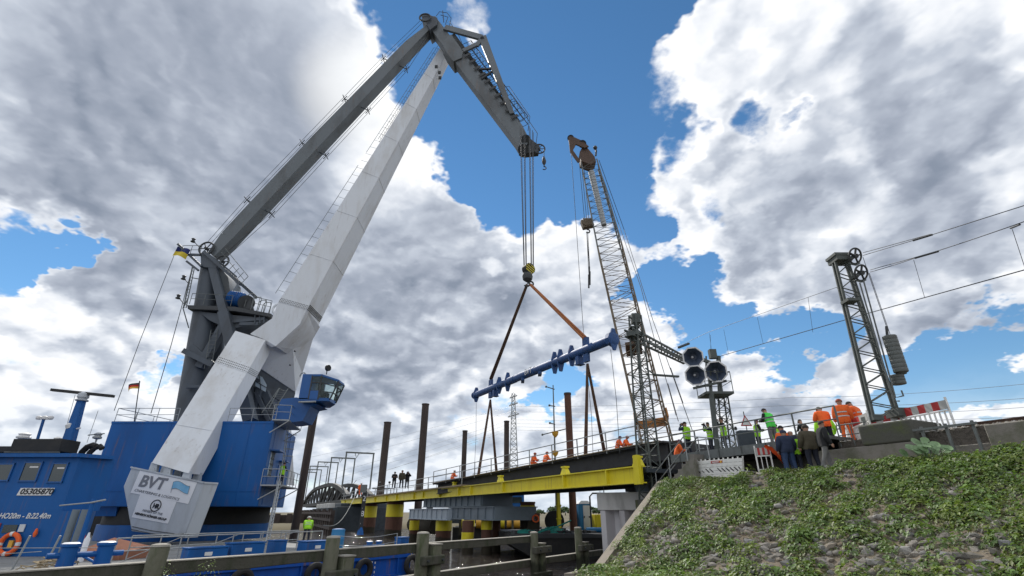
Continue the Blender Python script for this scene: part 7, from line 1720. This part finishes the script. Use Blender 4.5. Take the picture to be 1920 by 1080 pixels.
    def torso(rg, c):
        loc = rotx(c-J['pelvis'], -lean); return (rg in (1, 2)) and abs(loc.x) < .205 and -.12 < loc.z < .52
    vest = shell(torso, .022)
    jk = shell(lambda rg, c: rg == 1 or (rg == 2 and rotx(c-J['pelvis'], -lean).z > -.14 and c.z > hipz-.2 and abs(c.y-J['pelvis'].y) < .22), .028)
    tz = J['pelvis']
    bands = MB()
    for h in (.10, .26):
        c = tz + rotx(V((0, 0, h)), lean); R_x = Matrix.Rotation(lean, 3, 'X'); ring = []
        for zz_ in (-.022, .022): ring.append([c + R_x @ V((math.cos(a_)*.212, math.sin(a_)*.172, zz_)) for a_ in [2*math.pi*i/18 for i in range(18)]])
        bands.add(ring[0]+ring[1], [(i, (i+1) % 18, 18+(i+1) % 18, 18+i) for i in range(18)])
    bm_ = bands.mesh('bands', [M['refl']])
    # head covers
    def dome(kind):
        w = MB(); n = 12; rows = 5; vs_ = []
        rr2 = dict(hair=.108, cap=.112, helmet=.135)[kind]; low = dict(hair=-.25, cap=.05, helmet=.02)[kind]
        for i in range(rows+1):
            el = low + (math.pi/2-low)*i/rows
            for j in range(n):
                a_ = 2*math.pi*j/n; dr = side*math.cos(a_) + fwd*math.sin(a_)
                e2 = el + (.55*(1-i/rows) if kind == 'hair' and math.sin(a_) > .2 else 0)
                vs_.append(hc + hdn*.015 + (dr*math.cos(e2) + hdn*math.sin(e2)*1.08)*rr2)
        w.add(vs_, [(i*n+j, i*n+(j+1) % n, (i+1)*n+(j+1) % n, (i+1)*n+j) for i in range(rows) for j in range(n)])
        if kind != 'hair': w.prism([hc+hdn*.03+side*s_*a_+fwd*b_ for s_, a_, b_ in ((-1, .08, .08), (-1, .05, .175), (1, .05, .175), (1, .08, .08))], hdn*.012)
        if kind == 'helmet': w.torus(hc+hdn*.02, hdn, rr2, .012, 16, 5)
        return w.mesh(kind, [M['hair']])
    POSE[pose] = dict(body=me, vest=vest, jacket=jk, bands=bm_, hair=dome('hair'), cap=dome('cap'), helmet=dome('helmet'), J=J)
    return POSE[pose]
def sub(mesh, name, mats, parent):
    o = bpy.data.objects.new(name, mesh); C.objects.link(o); o.parent = parent
    for i, k in enumerate(mats):
        o.material_slots[i].link = 'OBJECT'; o.material_slots[i].material = M[k]
    return o
def person(x, ytop, zg, label, pose='stand', face=180, h=1.76, top='navy', legs='trouser_dark', shoe='shoe', head=('hair', 'hair'), outer=None, bands=False, bare=False, pos=None, fat=1.0, camera_=False):
    """face: degrees, 0 looks at the camera side (-Y), 180 away"""
    P_ = body_mesh(pose); top_h = P_['J']['crown'].z + .075; s = h/1.76; r = ray(x, ytop)
    if pos is None: t = (zg + top_h*s)/r.z; pos = r*t
    root = thing('person', label, 'person', (pos.x, pos.y, zg)); root.rotation_euler = (0, 0, rad(face)); root.scale = (s*fat, s*fat, s)
    d = V((P_['J']['crown'].x, P_['J']['crown'].y, 0))*s; d.rotate(Euler((0, 0, rad(face)))); root.location = (pos.x-d.x, pos.y-d.y, zg)
    sub(P_['body'], 'body', ['skin', top, legs, shoe], root)
    if outer: sub(P_['vest' if outer[0] == 'vest' else 'jacket'], outer[0], [outer[1]], root)
    if bands: sub(P_['bands'], 'reflective_bands', ['refl'], root)
    if head[0] != 'bare': sub(P_[head[0]], head[0], [head[1]], root)
    if camera_:
        c = P_['J']['head'] + V((0, -.24, .0)); w = MB(); w.box(c, (.15, .09, .10)); w.tube(c, c+V((0, -.11, 0)), .04, n=10); o = bpy.data.objects.new('camera', w.mesh('camera', [M['black_paint']])); C.objects.link(o); o.parent = root
    return root
ZD, ZB_, ZT = 2.76, 1.46, 2.55
person(1571, 747, ZT, 'tall worker in full orange rain suit and cap, right of the walkway railing', face=150, top='hivis_orange', legs='hivis_orange', outer=('jacket', 'hivis_orange'), bands=True, head=('cap', 'cap_red'), h=1.82, fat=1.12)
person(1590, 752, ZT, 'worker in orange jacket and dark cap bending rightmost of the orange group', face=210, pose='look_down', top='hivis_orange', legs='trouser_grey', outer=('jacket', 'hivis_orange'), bands=True, head=('cap', 'black_cloth'), h=1.85, fat=1.1)
person(1534, 762, ZT, 'worker in orange jacket and dark cap, leftmost of the orange group', face=170, pose='look_down', top='hivis_orange', legs='trouser_dark', outer=('jacket', 'hivis_orange'), head=('cap', 'black_cloth'), h=1.72, fat=1.15)
person(1431, 765, ZD, 'tall man in dark jacket and bright green vest at the walkway railing', face=200, pose='look_down', top='black_cloth', legs='trouser_grey', outer=('vest', 'hivis_lime'), bands=True, h=1.80, fat=1.08)
person(1417, 786, ZD, 'person with purple cap and yellow green vest left of the tall green vested man', face=90, pose='arms_front', top='black_cloth', outer=('vest', 'hivis_green'), bands=True, head=('cap', 'purple_cap'), h=1.62)
person(1453, 794, ZD, 'person in yellow green jacket standing behind the navy jacket', face=180, top='hivis_green', outer=('jacket', 'hivis_green'), h=1.45, bands=True)
person(1462, 797, ZB_+.04, 'dark capped man with orange collar between the navy and yellow green jackets', face=170, top='hivis_orange', legs='jeans', head=('cap', 'black_cloth'), h=1.9)
person(1467, 805, ZB_, 'heavy man in navy hooded jacket and jeans on the slope top by the small barrier', face=175, top='navy', legs='jeans', outer=('jacket', 'navy'), head=('hair', 'navy'), h=1.66, fat=1.3)
person(1480, 805, ZB_, 'bald man in navy jacket and jeans just right of the hooded man', face=190, top='navy', legs='jeans', outer=('jacket', 'navy'), head=('bare', ''), h=1.70, fat=1.15)
person(1489, 815, ZB_, 'stooping man in yellow green jacket between the navy and the olive jackets', face=120, pose='look_down', top='hivis_green', legs='trouser_dark', outer=('jacket', 'hivis_green'), bands=True, h=1.52, fat=1.2)
person(1508, 795, ZB_, 'broad man in olive brown jacket seen from behind at the slope top', face=180, top='olive', legs='trouser_dark', outer=('jacket', 'olive'), head=('hair', 'hair'), h=1.80, fat=1.28)
person(1498, 786, ZD, 'man in dark cap and clothes standing behind the olive jacket', face=185, pose='look_down', top='black_cloth', head=('cap', 'black_cloth'), h=1.75)
person(1540, 776, ZT-.03, 'man in yellow green jacket standing behind the black jacketed walker', face=175, top='hivis_green', outer=('jacket', 'hivis_green'), bands=True, h=1.86, fat=1.45)
person(1537, 788, ZB_, 'walking man in black jacket and light grey trousers on the slope top', face=80, pose='walk', top='black_cloth', legs='trouser_grey', shoe='shoe_light', outer=('jacket', 'black_cloth'), h=1.78, fat=1.08)
person(1283, 790, ZD, 'photographer in yellow green vest with raised camera, left end of the approach deck', face=205, pose='camera', top='navy', legs='trouser_dark', outer=('vest', 'hivis_green'), bands=True, head=('cap', 'black_cloth'), camera_=True, h=1.76, fat=1.05)
person(1273, 824, ZD-.3, 'crouching worker in orange beside the photographer', face=90, pose='kneel', top='hivis_orange', legs='hivis_orange', outer=('jacket', 'hivis_orange'), head=('helmet', 'purple_cap'), h=1.76)
person(1326, 791, ZD, 'photographer in yellow green vest leaning forward left of the signal post', face=270, pose='camera', top='navy', legs='trouser_dark', outer=('vest', 'hivis_green'), bands=True, camera_=True, h=1.66)
person(1351, 782, ZD, 'dark clothed person in yellow green vest half hidden behind the signal post', face=250, pose='camera', top='black_cloth', legs='trouser_dark', outer=('vest', 'hivis_green'), bands=True, h=1.76, fat=1.08)
def on_lifted(x, b_): p = lb_at(x, b_, .02); return p
for x, b_, lab, hm, ps in ((1165, 2.6, 'orange worker with dark helmet at the right end of the lifted bridge', ('helmet', 'purple_cap'), 'kneel'), (1178, 3.0, 'rightmost orange worker on the lifted bridge', ('helmet', 'cap_red'), 'kneel'), (1003, 2.0, 'orange worker bending low at the middle of the lifted bridge', ('helmet', 'cap_red'), 'kneel'), (1026, 2.6, 'kneeling orange worker beside planks at the middle of the lifted bridge', ('helmet', 'cap_red'), 'kneel'), (851, 2.0, 'orange worker with white helmet at the left end of the lifted bridge', ('helmet', 'helmet_white'), 'kneel')):
    p = on_lifted(x, b_); person(x, 0, p.z, lab, pose=ps, face=random.choice((60, 120, 200)), top='hivis_orange', legs='hivis_orange', outer=('jacket', 'hivis_orange'), bands=True, head=hm, pos=p, fat=1.1)
q = MB(); p = on_lifted(1045, 2.2); 
for k in range(4): q.box(p+V((0, .2*k, .06+.08*k)), (2.4, .2, .07), Euler((0, 0, math.atan2(lu.y, lu.x)+.08*k)).to_matrix())
tag(q.build('plank_stack', 'plank'), 'small stack of loose planks beside the kneeling workers on the lifted bridge', 'planks')
for x, y, lab, ps, hh, hd_ in ((741, 884, 'dark clothed person with rod, leftmost of the trio on the left deck', 'arms_front', 1.7, ('cap', 'black_cloth')), (755, 881, 'person in dark green coat, tallest of the trio on the left deck', 'stand', 1.88, ('hair', 'hair')), (765, 884, 'dark clothed person raising an arm, rightmost of the trio on the left deck', 'camera', 1.82, ('helmet', 'navy'))):
    person(x, y, 2.36, lab, pose=ps, face=20, top='navy', legs='trouser_dark', outer=('jacket', 'olive' if x == 755 else 'black_cloth'), head=hd_, h=hh, fat=1.1)
q = MB(); p = atd(739, 916, 18.6); q.tube((p.x, p.y, 2.37), (p.x, p.y, 4.5), .05, n=8); tag(q.build('measuring_rod', 'black_paint'), 'thick black rod standing beside the trio on the left deck', 'rod')
q = MB(); p = atd(718, 920, 18.8); 
for dx in (-1.2, 1.2): q.tube((p.x+dx, p.y, 2.37), (p.x+dx, p.y, 3.3), .05, n=6)
q.box((p.x, p.y, 3.3), (3.2, .8, .12)); q.ball((p.x-.6, p.y, 4.1), .2, 8); q.ball((p.x+.9, p.y, 4.2), .2, 8); q.tube((p.x-.6, p.y, 3.3), (p.x-.6, p.y, 4.1), .04, n=5); q.tube((p.x+.9, p.y, 3.3), (p.x+.9, p.y, 4.2), .04, n=5)
tag(q.build('work_bench', 'dark_steel'), 'work bench with round instruments on the left deck beside the dark pile', 'bench')
person(678, 905, 2.36, 'worker in bright orange on the left deck near the truss bridge', face=0, top='hivis_orange', legs='hivis_orange', outer=('jacket', 'hivis_orange'), head=('helmet', 'ink_white'), h=1.85, fat=1.3)
p = deck_col(573, 12.5); person(573, 975, DZ, 'deck worker in yellow green jacket and white helmet bending over the pontoon rail', pose='bend', face=200, top='hivis_green', legs='trouser_dark', outer=('jacket', 'hivis_green'), bands=True, head=('helmet', 'helmet_white'), h=1.78, pos=p, fat=1.15)
p = FL(40.2, aty(520, 912, 38.5).z+.1, .8); person(545, 878, p.z, 'man in dark clothes with vest on the lower gallery of the crane house', pose='arms_front', face=160, top='black_cloth', legs='trouser_dark', outer=('vest', 'hivis_green'), pos=p, h=1.76)

# ================================================================== STONES AND PLANTS ON THE SLOPE
def slope_pt(s, d): return BR(s, d, bank_z(s, d) + (hummock(s, d) if d < 19.2 else 0))
def rand_slope(lo=9.2, hi=19.3):
    while True:
        d = random.uniform(lo, hi); e = edge_s(d) if d > 10.5 else 15 + (d-10.5)*.62; s = e - .2 - random.random()*22
        p = slope_pt(s, d); dn = p.y*cp+p.z*sp
        if dn < 3: continue
        x = 960+FPX*p.x/dn; y = 540 - FPX*(p.z*cp-p.y*sp)/dn
        if -60 < x < 2050 and y < 1130 : return p, x, y, s, d
def rock(seed, r=1.0):
    rr3 = random.Random(seed); bm = bmesh.new(); bmesh.ops.create_icosphere(bm, subdivisions=1, radius=1)
    for v in bm.verts: v.co *= rr3.uniform(.7, 1.15); v.co.x *= 1.25; v.co.z *= .62
    for k in range(3):
        n = V((rr3.uniform(-1, 1), rr3.uniform(-1, 1), rr3.uniform(-.3, 1))).normalized(); o = rr3.uniform(.5, .72)
        for v in bm.verts:
            d = v.co.dot(n)
            if d > o: v.co -= n*(d-o)
    me = bpy.data.meshes.new('stone'); bm.to_mesh(me); bm.free(); me.materials.append(M['stone']); return me
rocks = [rock(k) for k in range(14)]
# patches: bare stony ground in the photograph (x, y, radius)
bare = [(1250, 1010, 70), (1330, 965, 60), (1400, 1010, 60), (1450, 1040, 90), (1560, 1050, 80), (1480, 960, 50), (1650, 980, 60), (1720, 1040, 90), (1840, 1050, 80), (1600, 900, 50), (1790, 920, 40), (1560, 950, 30), (1880, 990, 40), (1420, 900, 40), (1230, 960, 30), (1350, 1060, 60), (1180, 1060, 40), (1640, 1060, 60)]
def barren(x, y): return max(max(0, 1-math.hypot(x-a, y-b)/r) for a, b, r in bare)
placed = []
for i in range(3600):
    p, x, y, s, d = rand_slope(9.0, 18.9); w = barren(x, y)
    if random.random() > .07 + .75*min(1, w*1.5): continue
    r = random.uniform(.05, .15) * (1.35 if y > 960 else 1.0) * (1.3 if random.random() < .12 else 1)
    placed.append((r/((p.y*cp+p.z*sp)), p, r))
placed.sort(key=lambda q: -q[0])
for i, (a_, p, r) in enumerate(placed[:300]):
    o = bpy.data.objects.new('stone', rocks[i % 14]); C.objects.link(o); o.parent = bank; o.location = p - bank.location + V((0, 0, r*.02)); o.scale = (r, r*random.uniform(.7, 1), r*random.uniform(.7, 1.1)); o.rotation_euler = (random.uniform(-.4, .4), random.uniform(-.4, .4), random.uniform(0, 6.28))
rv = [np.array([v.co[:] for v in m_.vertices]) for m_ in rocks]; rf = [[tuple(p.vertices) for p in m_.polygons] for m_ in rocks]
def merge(items, name, mat, sources_v, sources_f, tones=None):
    V_, F_, base, TT = [], [], 0, []
    for (k, pos, R, sc, tone) in items:
        vv_ = (sources_v[k]*sc) @ R.T + pos; V_.append(vv_); F_.append(sources_f[k]+base); base += len(vv_); TT.append(np.tile(tone, (len(vv_), 1)))
    Vx = np.concatenate(V_); Fx = np.concatenate(F_); k = Fx.shape[1]; me = bpy.data.meshes.new(name)
    me.vertices.add(len(Vx)); me.vertices.foreach_set('co', Vx.astype(np.float32).ravel()); me.loops.add(Fx.size); me.loops.foreach_set('vertex_index', Fx.ravel().astype(np.int32)); me.polygons.add(len(Fx))
    me.polygons.foreach_set('loop_start', np.arange(0, Fx.size, k, dtype=np.int32)); me.update(calc_edges=True)
    if tones: a = me.color_attributes.new('tone', 'FLOAT_COLOR', 'POINT'); T_ = np.concatenate(TT); a.data.foreach_set('color', np.concatenate([T_, np.ones((len(T_), 1))], 1).astype(np.float32).ravel())
    me.materials.append(M[mat]); o = bpy.data.objects.new(name, me); C.objects.link(o); return o
def rotm(e): return np.array(Euler(e).to_matrix())
rfa = [np.array(f) for f in rf]
it = [(random.randrange(14), np.array(p)+[0, 0, r*.05], rotm((random.uniform(-.5, .5), random.uniform(-.5, .5), random.uniform(0, 6.28))), r, np.array([0, 0, 0])) for a_, p, r in placed[300:]]
for i in range(5000):
    p, x, y, s, d = rand_slope(9.0, 19.6); r = random.uniform(.015, .05); it.append((random.randrange(14), np.array(p), rotm((0, 0, random.uniform(0, 6))), r, np.array([0, 0, 0])))
tag(merge(it, 'small_stones', 'stone', rv, rfa), kind='stuff')
# leaves
def leafsrc(kind):
    if kind == 'lobed': pr_ = [(0, 0, 0), (.32, .15, .05), (.25, .30, .09), (.48, .55, .02), (.24, .62, .10), (0, 1.0, -.12), (-.24, .62, .10), (-.48, .55, .02), (-.25, .30, .09), (-.32, .15, .05)]
    else: pr_ = [(0, 0, 0), (.3, .3, .08), (.28, .65, .06), (0, 1.0, -.1), (-.28, .65, .06), (-.3, .3, .08)]
    vs_ = [(0, .5, -.03)] + pr_; n = len(pr_); return np.array(vs_, float), np.array([(0, 1+i, 1+(i+1) % n) for i in range(n)])
lv = [leafsrc('lobed'), leafsrc('oval')]
leafV = [lv[0][0], lv[1][0]]; 
items = [[], []]
cl = 0
def clump(p, R, nleaf, hue, L=.085, hgt=.75, kind=None, tall=0):
    for _ in range(nleaf):
        a_ = random.uniform(0, 6.28); rr4 = math.sqrt(random.random())*R; z = (1-(rr4/R)**2)*R*hgt*random.uniform(.55, 1.05) + .02 + tall*random.random()
        pos = np.array([p.x+rr4*math.cos(a_), p.y+rr4*math.sin(a_), p.z+z])
        tilt = rr4/R*.9 + random.uniform(-.35, .35)
        Rm = rotm((0, 0, a_-math.pi/2+random.uniform(-.5, .5))) @ rotm((-tilt, random.uniform(-.4, .4), 0))
        g_ = random.uniform(.7, 1.3)*(.75+.5*z/(R*hgt+.02)); k = random.random() < .3  # tone rises with leaf height, so mound tops are painted as if lit
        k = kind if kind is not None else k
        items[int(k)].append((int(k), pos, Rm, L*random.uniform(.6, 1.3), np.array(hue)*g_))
hues = [(.095, .165, .038), (.125, .195, .045), (.080, .140, .035), (.165, .215, .045), (.105, .145, .055)]
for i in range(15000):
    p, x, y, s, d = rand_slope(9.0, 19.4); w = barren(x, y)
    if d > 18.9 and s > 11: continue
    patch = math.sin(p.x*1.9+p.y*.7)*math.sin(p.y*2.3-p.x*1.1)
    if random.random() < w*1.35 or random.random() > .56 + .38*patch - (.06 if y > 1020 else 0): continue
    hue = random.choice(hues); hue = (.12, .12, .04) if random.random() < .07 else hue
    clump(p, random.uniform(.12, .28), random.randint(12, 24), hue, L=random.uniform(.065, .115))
for i in range(900):                                  # taller mounds of the same weed
    p, x, y, s, d = rand_slope(9.0, 18.8)
    if random.random() < barren(x, y) or random.random() > .3: continue
    clump(p, random.uniform(.24, .42), random.randint(40, 70), random.choice(((.13, .215, .05), (.11, .19, .045), (.17, .23, .05))), L=random.uniform(.08, .13), hgt=.95)
for i in range(500):                                  # grassy foot of the slope and loose leaves
    p, x, y, s, d = rand_slope(9.0, 19.4); clump(p, random.uniform(.08, .2), 8, random.choice(hues), L=.06)
fa_ = [lv[0][1], lv[1][1]]
for k in (0, 1):
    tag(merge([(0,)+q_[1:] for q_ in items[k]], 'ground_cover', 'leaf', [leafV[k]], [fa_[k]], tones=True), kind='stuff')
# dry stalks and twigs, grass tufts
st_v = np.array([(-.5, 0, 0), (.5, 0, 0), (.3, 1, .12), (-.3, 1, .12), (0, .0, .8), (0, 1, .7)], float)*[.009, 1, .009]
st_f = np.array([(0, 1, 2, 3), (1, 4, 5, 2), (4, 0, 3, 5)])
it = []
for i in range(12000):
    p, x, y, s, d = rand_slope(9.0, 19.5)
    if random.random() > .35+barren(x, y): continue
    col = random.choice(((.27, .215, .14), (.20, .16, .11), (.33, .28, .19), (.13, .10, .075))); it.append((0, np.array(p)+[0, 0, random.uniform(.02, .12)], rotm((random.uniform(-.1, .5), 0, random.uniform(0, 6.28))), random.uniform(.12, .42), np.array(col)))
for k, (hx_, hy_) in enumerate(((1410, 1010), (1300, 925), (1690, 960), (1560, 940))):
    for i in range(260):
        t = .0; r = ray(hx_+random.gauss(0, 16), hy_+random.gauss(0, 9)); f = 8
        for _ in range(40):
            q_ = r*f; d = q_.dot(N); 
            if q_.z < bank_z(q_.dot(U), d)+.05: break
            f += .3
        it.append((0, np.array(q_)+[0, 0, random.uniform(.0, .15)], rotm((random.uniform(-.2, .7), 0, random.uniform(0, 6.28))), random.uniform(.15, .4), np.array(random.choice(((.33, .22, .13), (.27, .19, .12), (.22, .15, .1))))))
tag(merge(it, 'dry_stalks', 'leaf', [st_v], [st_f], tones=True), kind='stuff')
gr_v = np.array([(-.5, 0, 0), (.5, 0, 0), (.35, .25, .55), (-.35, .25, .55), (0, .75, 1)], float)*[.022, .5, 1]
gr_f = np.array([(0, 1, 2), (0, 2, 3), (3, 2, 4)])
it = []
def tuft(p, n, R, h, col): 
    for _ in range(n): it.append((0, np.array(p)+[random.gauss(0, R), random.gauss(0, R), 0], rotm((random.uniform(-.2, .5), 0, random.uniform(0, 6.28))), h*random.uniform(.6, 1.2), np.array(col)*random.uniform(.7, 1.3)))
for (x, y) in [(random.uniform(1310, 1400), random.uniform(1062, 1088)) for _ in range(70)] + [(random.uniform(1140, 1220), random.uniform(1066, 1090)) for _ in range(40)] + [(random.uniform(1500, 1900), random.uniform(1075, 1095)) for _ in range(30)]:
    p = atz(x, y, -1.74); tuft(p, 34, .10, .26, random.choice(((.11, .19, .03), (.09, .15, .03), (.14, .2, .04))))
for i in range(120): p, x, y, s, d = rand_slope(9.0, 19.4); tuft(p, 12, .08, .2, (.10, .16, .035))
for k in range(60): p = G0 + gd_*random.uniform(-1, 9) + gn*random.uniform(-.15, .15) + V((0, 0, -1.05)); 
tag(merge(it, 'grass', 'leaf', [gr_v], [gr_f], tones=True), kind='stuff')
# butterbur with large pale leaves beside the low steel fence
bp = atd(1735, 848, 19.2); bp.z = 1.5; root = thing('butterbur', 'broad leaved plant growing in front of the low steel fence', 'plant', bp)
items2 = []
for i in range(26):
    a_ = random.uniform(0, 6.28); r4 = random.uniform(.05, .55); z = .18+.42*(1-r4/.6)+random.uniform(-.06, .08); c = bp+V((r4*1.3*math.cos(a_), r4*math.sin(a_)-.1, z)); L = random.uniform(.10, .17)
    q = MB(); n = 10; tl = Euler((random.uniform(.45, 1.15), random.uniform(-.4, .4), 0)).to_matrix(); vs = [c-V((0, 0, .02))] + [c + tl @ V((math.cos(2*math.pi*j/n)*L*(1+.12*math.sin(j*2.6)), math.sin(2*math.pi*j/n)*L, .03)) for j in range(n)]
    q.add(vs, [(0, 1+j, 1+(j+1) % n) for j in range(n)]); q.tube(bp+V((r4*.3*math.cos(a_), r4*.3*math.sin(a_), 0)), c, .008, n=4); q.build('leaf', 'butter_leaf', root)
# weeds sprouting from the old timber at the mossy post
for (kx, lab) in ((300, 'small leafy weed growing from the timber below the mossy post'), (378, 'leafy weed growing on the beam right of the mossy post')):
    k = gk(kx); p = G0 + gd_*k - gn*.45 + V((0, 0, -1.75)); items = [[], []]
    q_ = p; clump(q_, .30, 110, (.15, .21, .08), L=.055, hgt=1.5, kind=1, tall=.28)
    o = merge([(0,)+i_[1:] for i_ in items[1]], 'timber_weed', 'leaf', [leafV[1]], [fa_[1]], tones=True); tag(o, lab, 'plant', 'weeds on the guide wall')
# far trees on the horizon
for i, (x, y, w, h) in enumerate(((1035, 953, 9, 5), (1047, 951, 12, 6.5), (1060, 954, 9, 5), (1112, 955, 10, 5), (1075, 957, 8, 3.5), (1012, 958, 7, 3), (897, 958, 8, 4), (1122, 957, 8, 4))):
    c = at(x, 958, 330); root = thing('far_tree', ['leftmost rounded tree on the horizon under the girder', 'largest rounded tree on the horizon left of the brown pile', 'tree touching the brown pile on the horizon', 'tree on the horizon right of the toilet roof', 'low bush on the horizon behind the brown pile', 'small low bush at the left end of the horizon trees', 'dark small tree seen between the piles of the grey cross beam', 'tree just left of the pier cap on the horizon'][i], 'tree', (c.x, c.y, -2.1), 'trees on the horizon')
    q = MB(); q.tube((c.x, c.y, -2.2), (c.x, c.y, h*.4-2), .35, .2, n=6); q.build('trunk', 'trunk', root); q = MB()
    for j in range(70):
        a_ = random.uniform(0, 6.28); b_ = random.uniform(-.2, 1.4); r4 = random.uniform(.5, 1); pc = V((c.x+math.cos(a_)*math.cos(b_)*w*.5*r4, c.y+math.sin(a_)*math.cos(b_)*w*.5*r4, -1.6+h*.35+math.sin(b_)*h*.6*r4)); q.ball(pc, random.uniform(.4, 1.0), 5, (1.2, 1.2, .8))
    q.build('crown', 'leaf_tree', root)
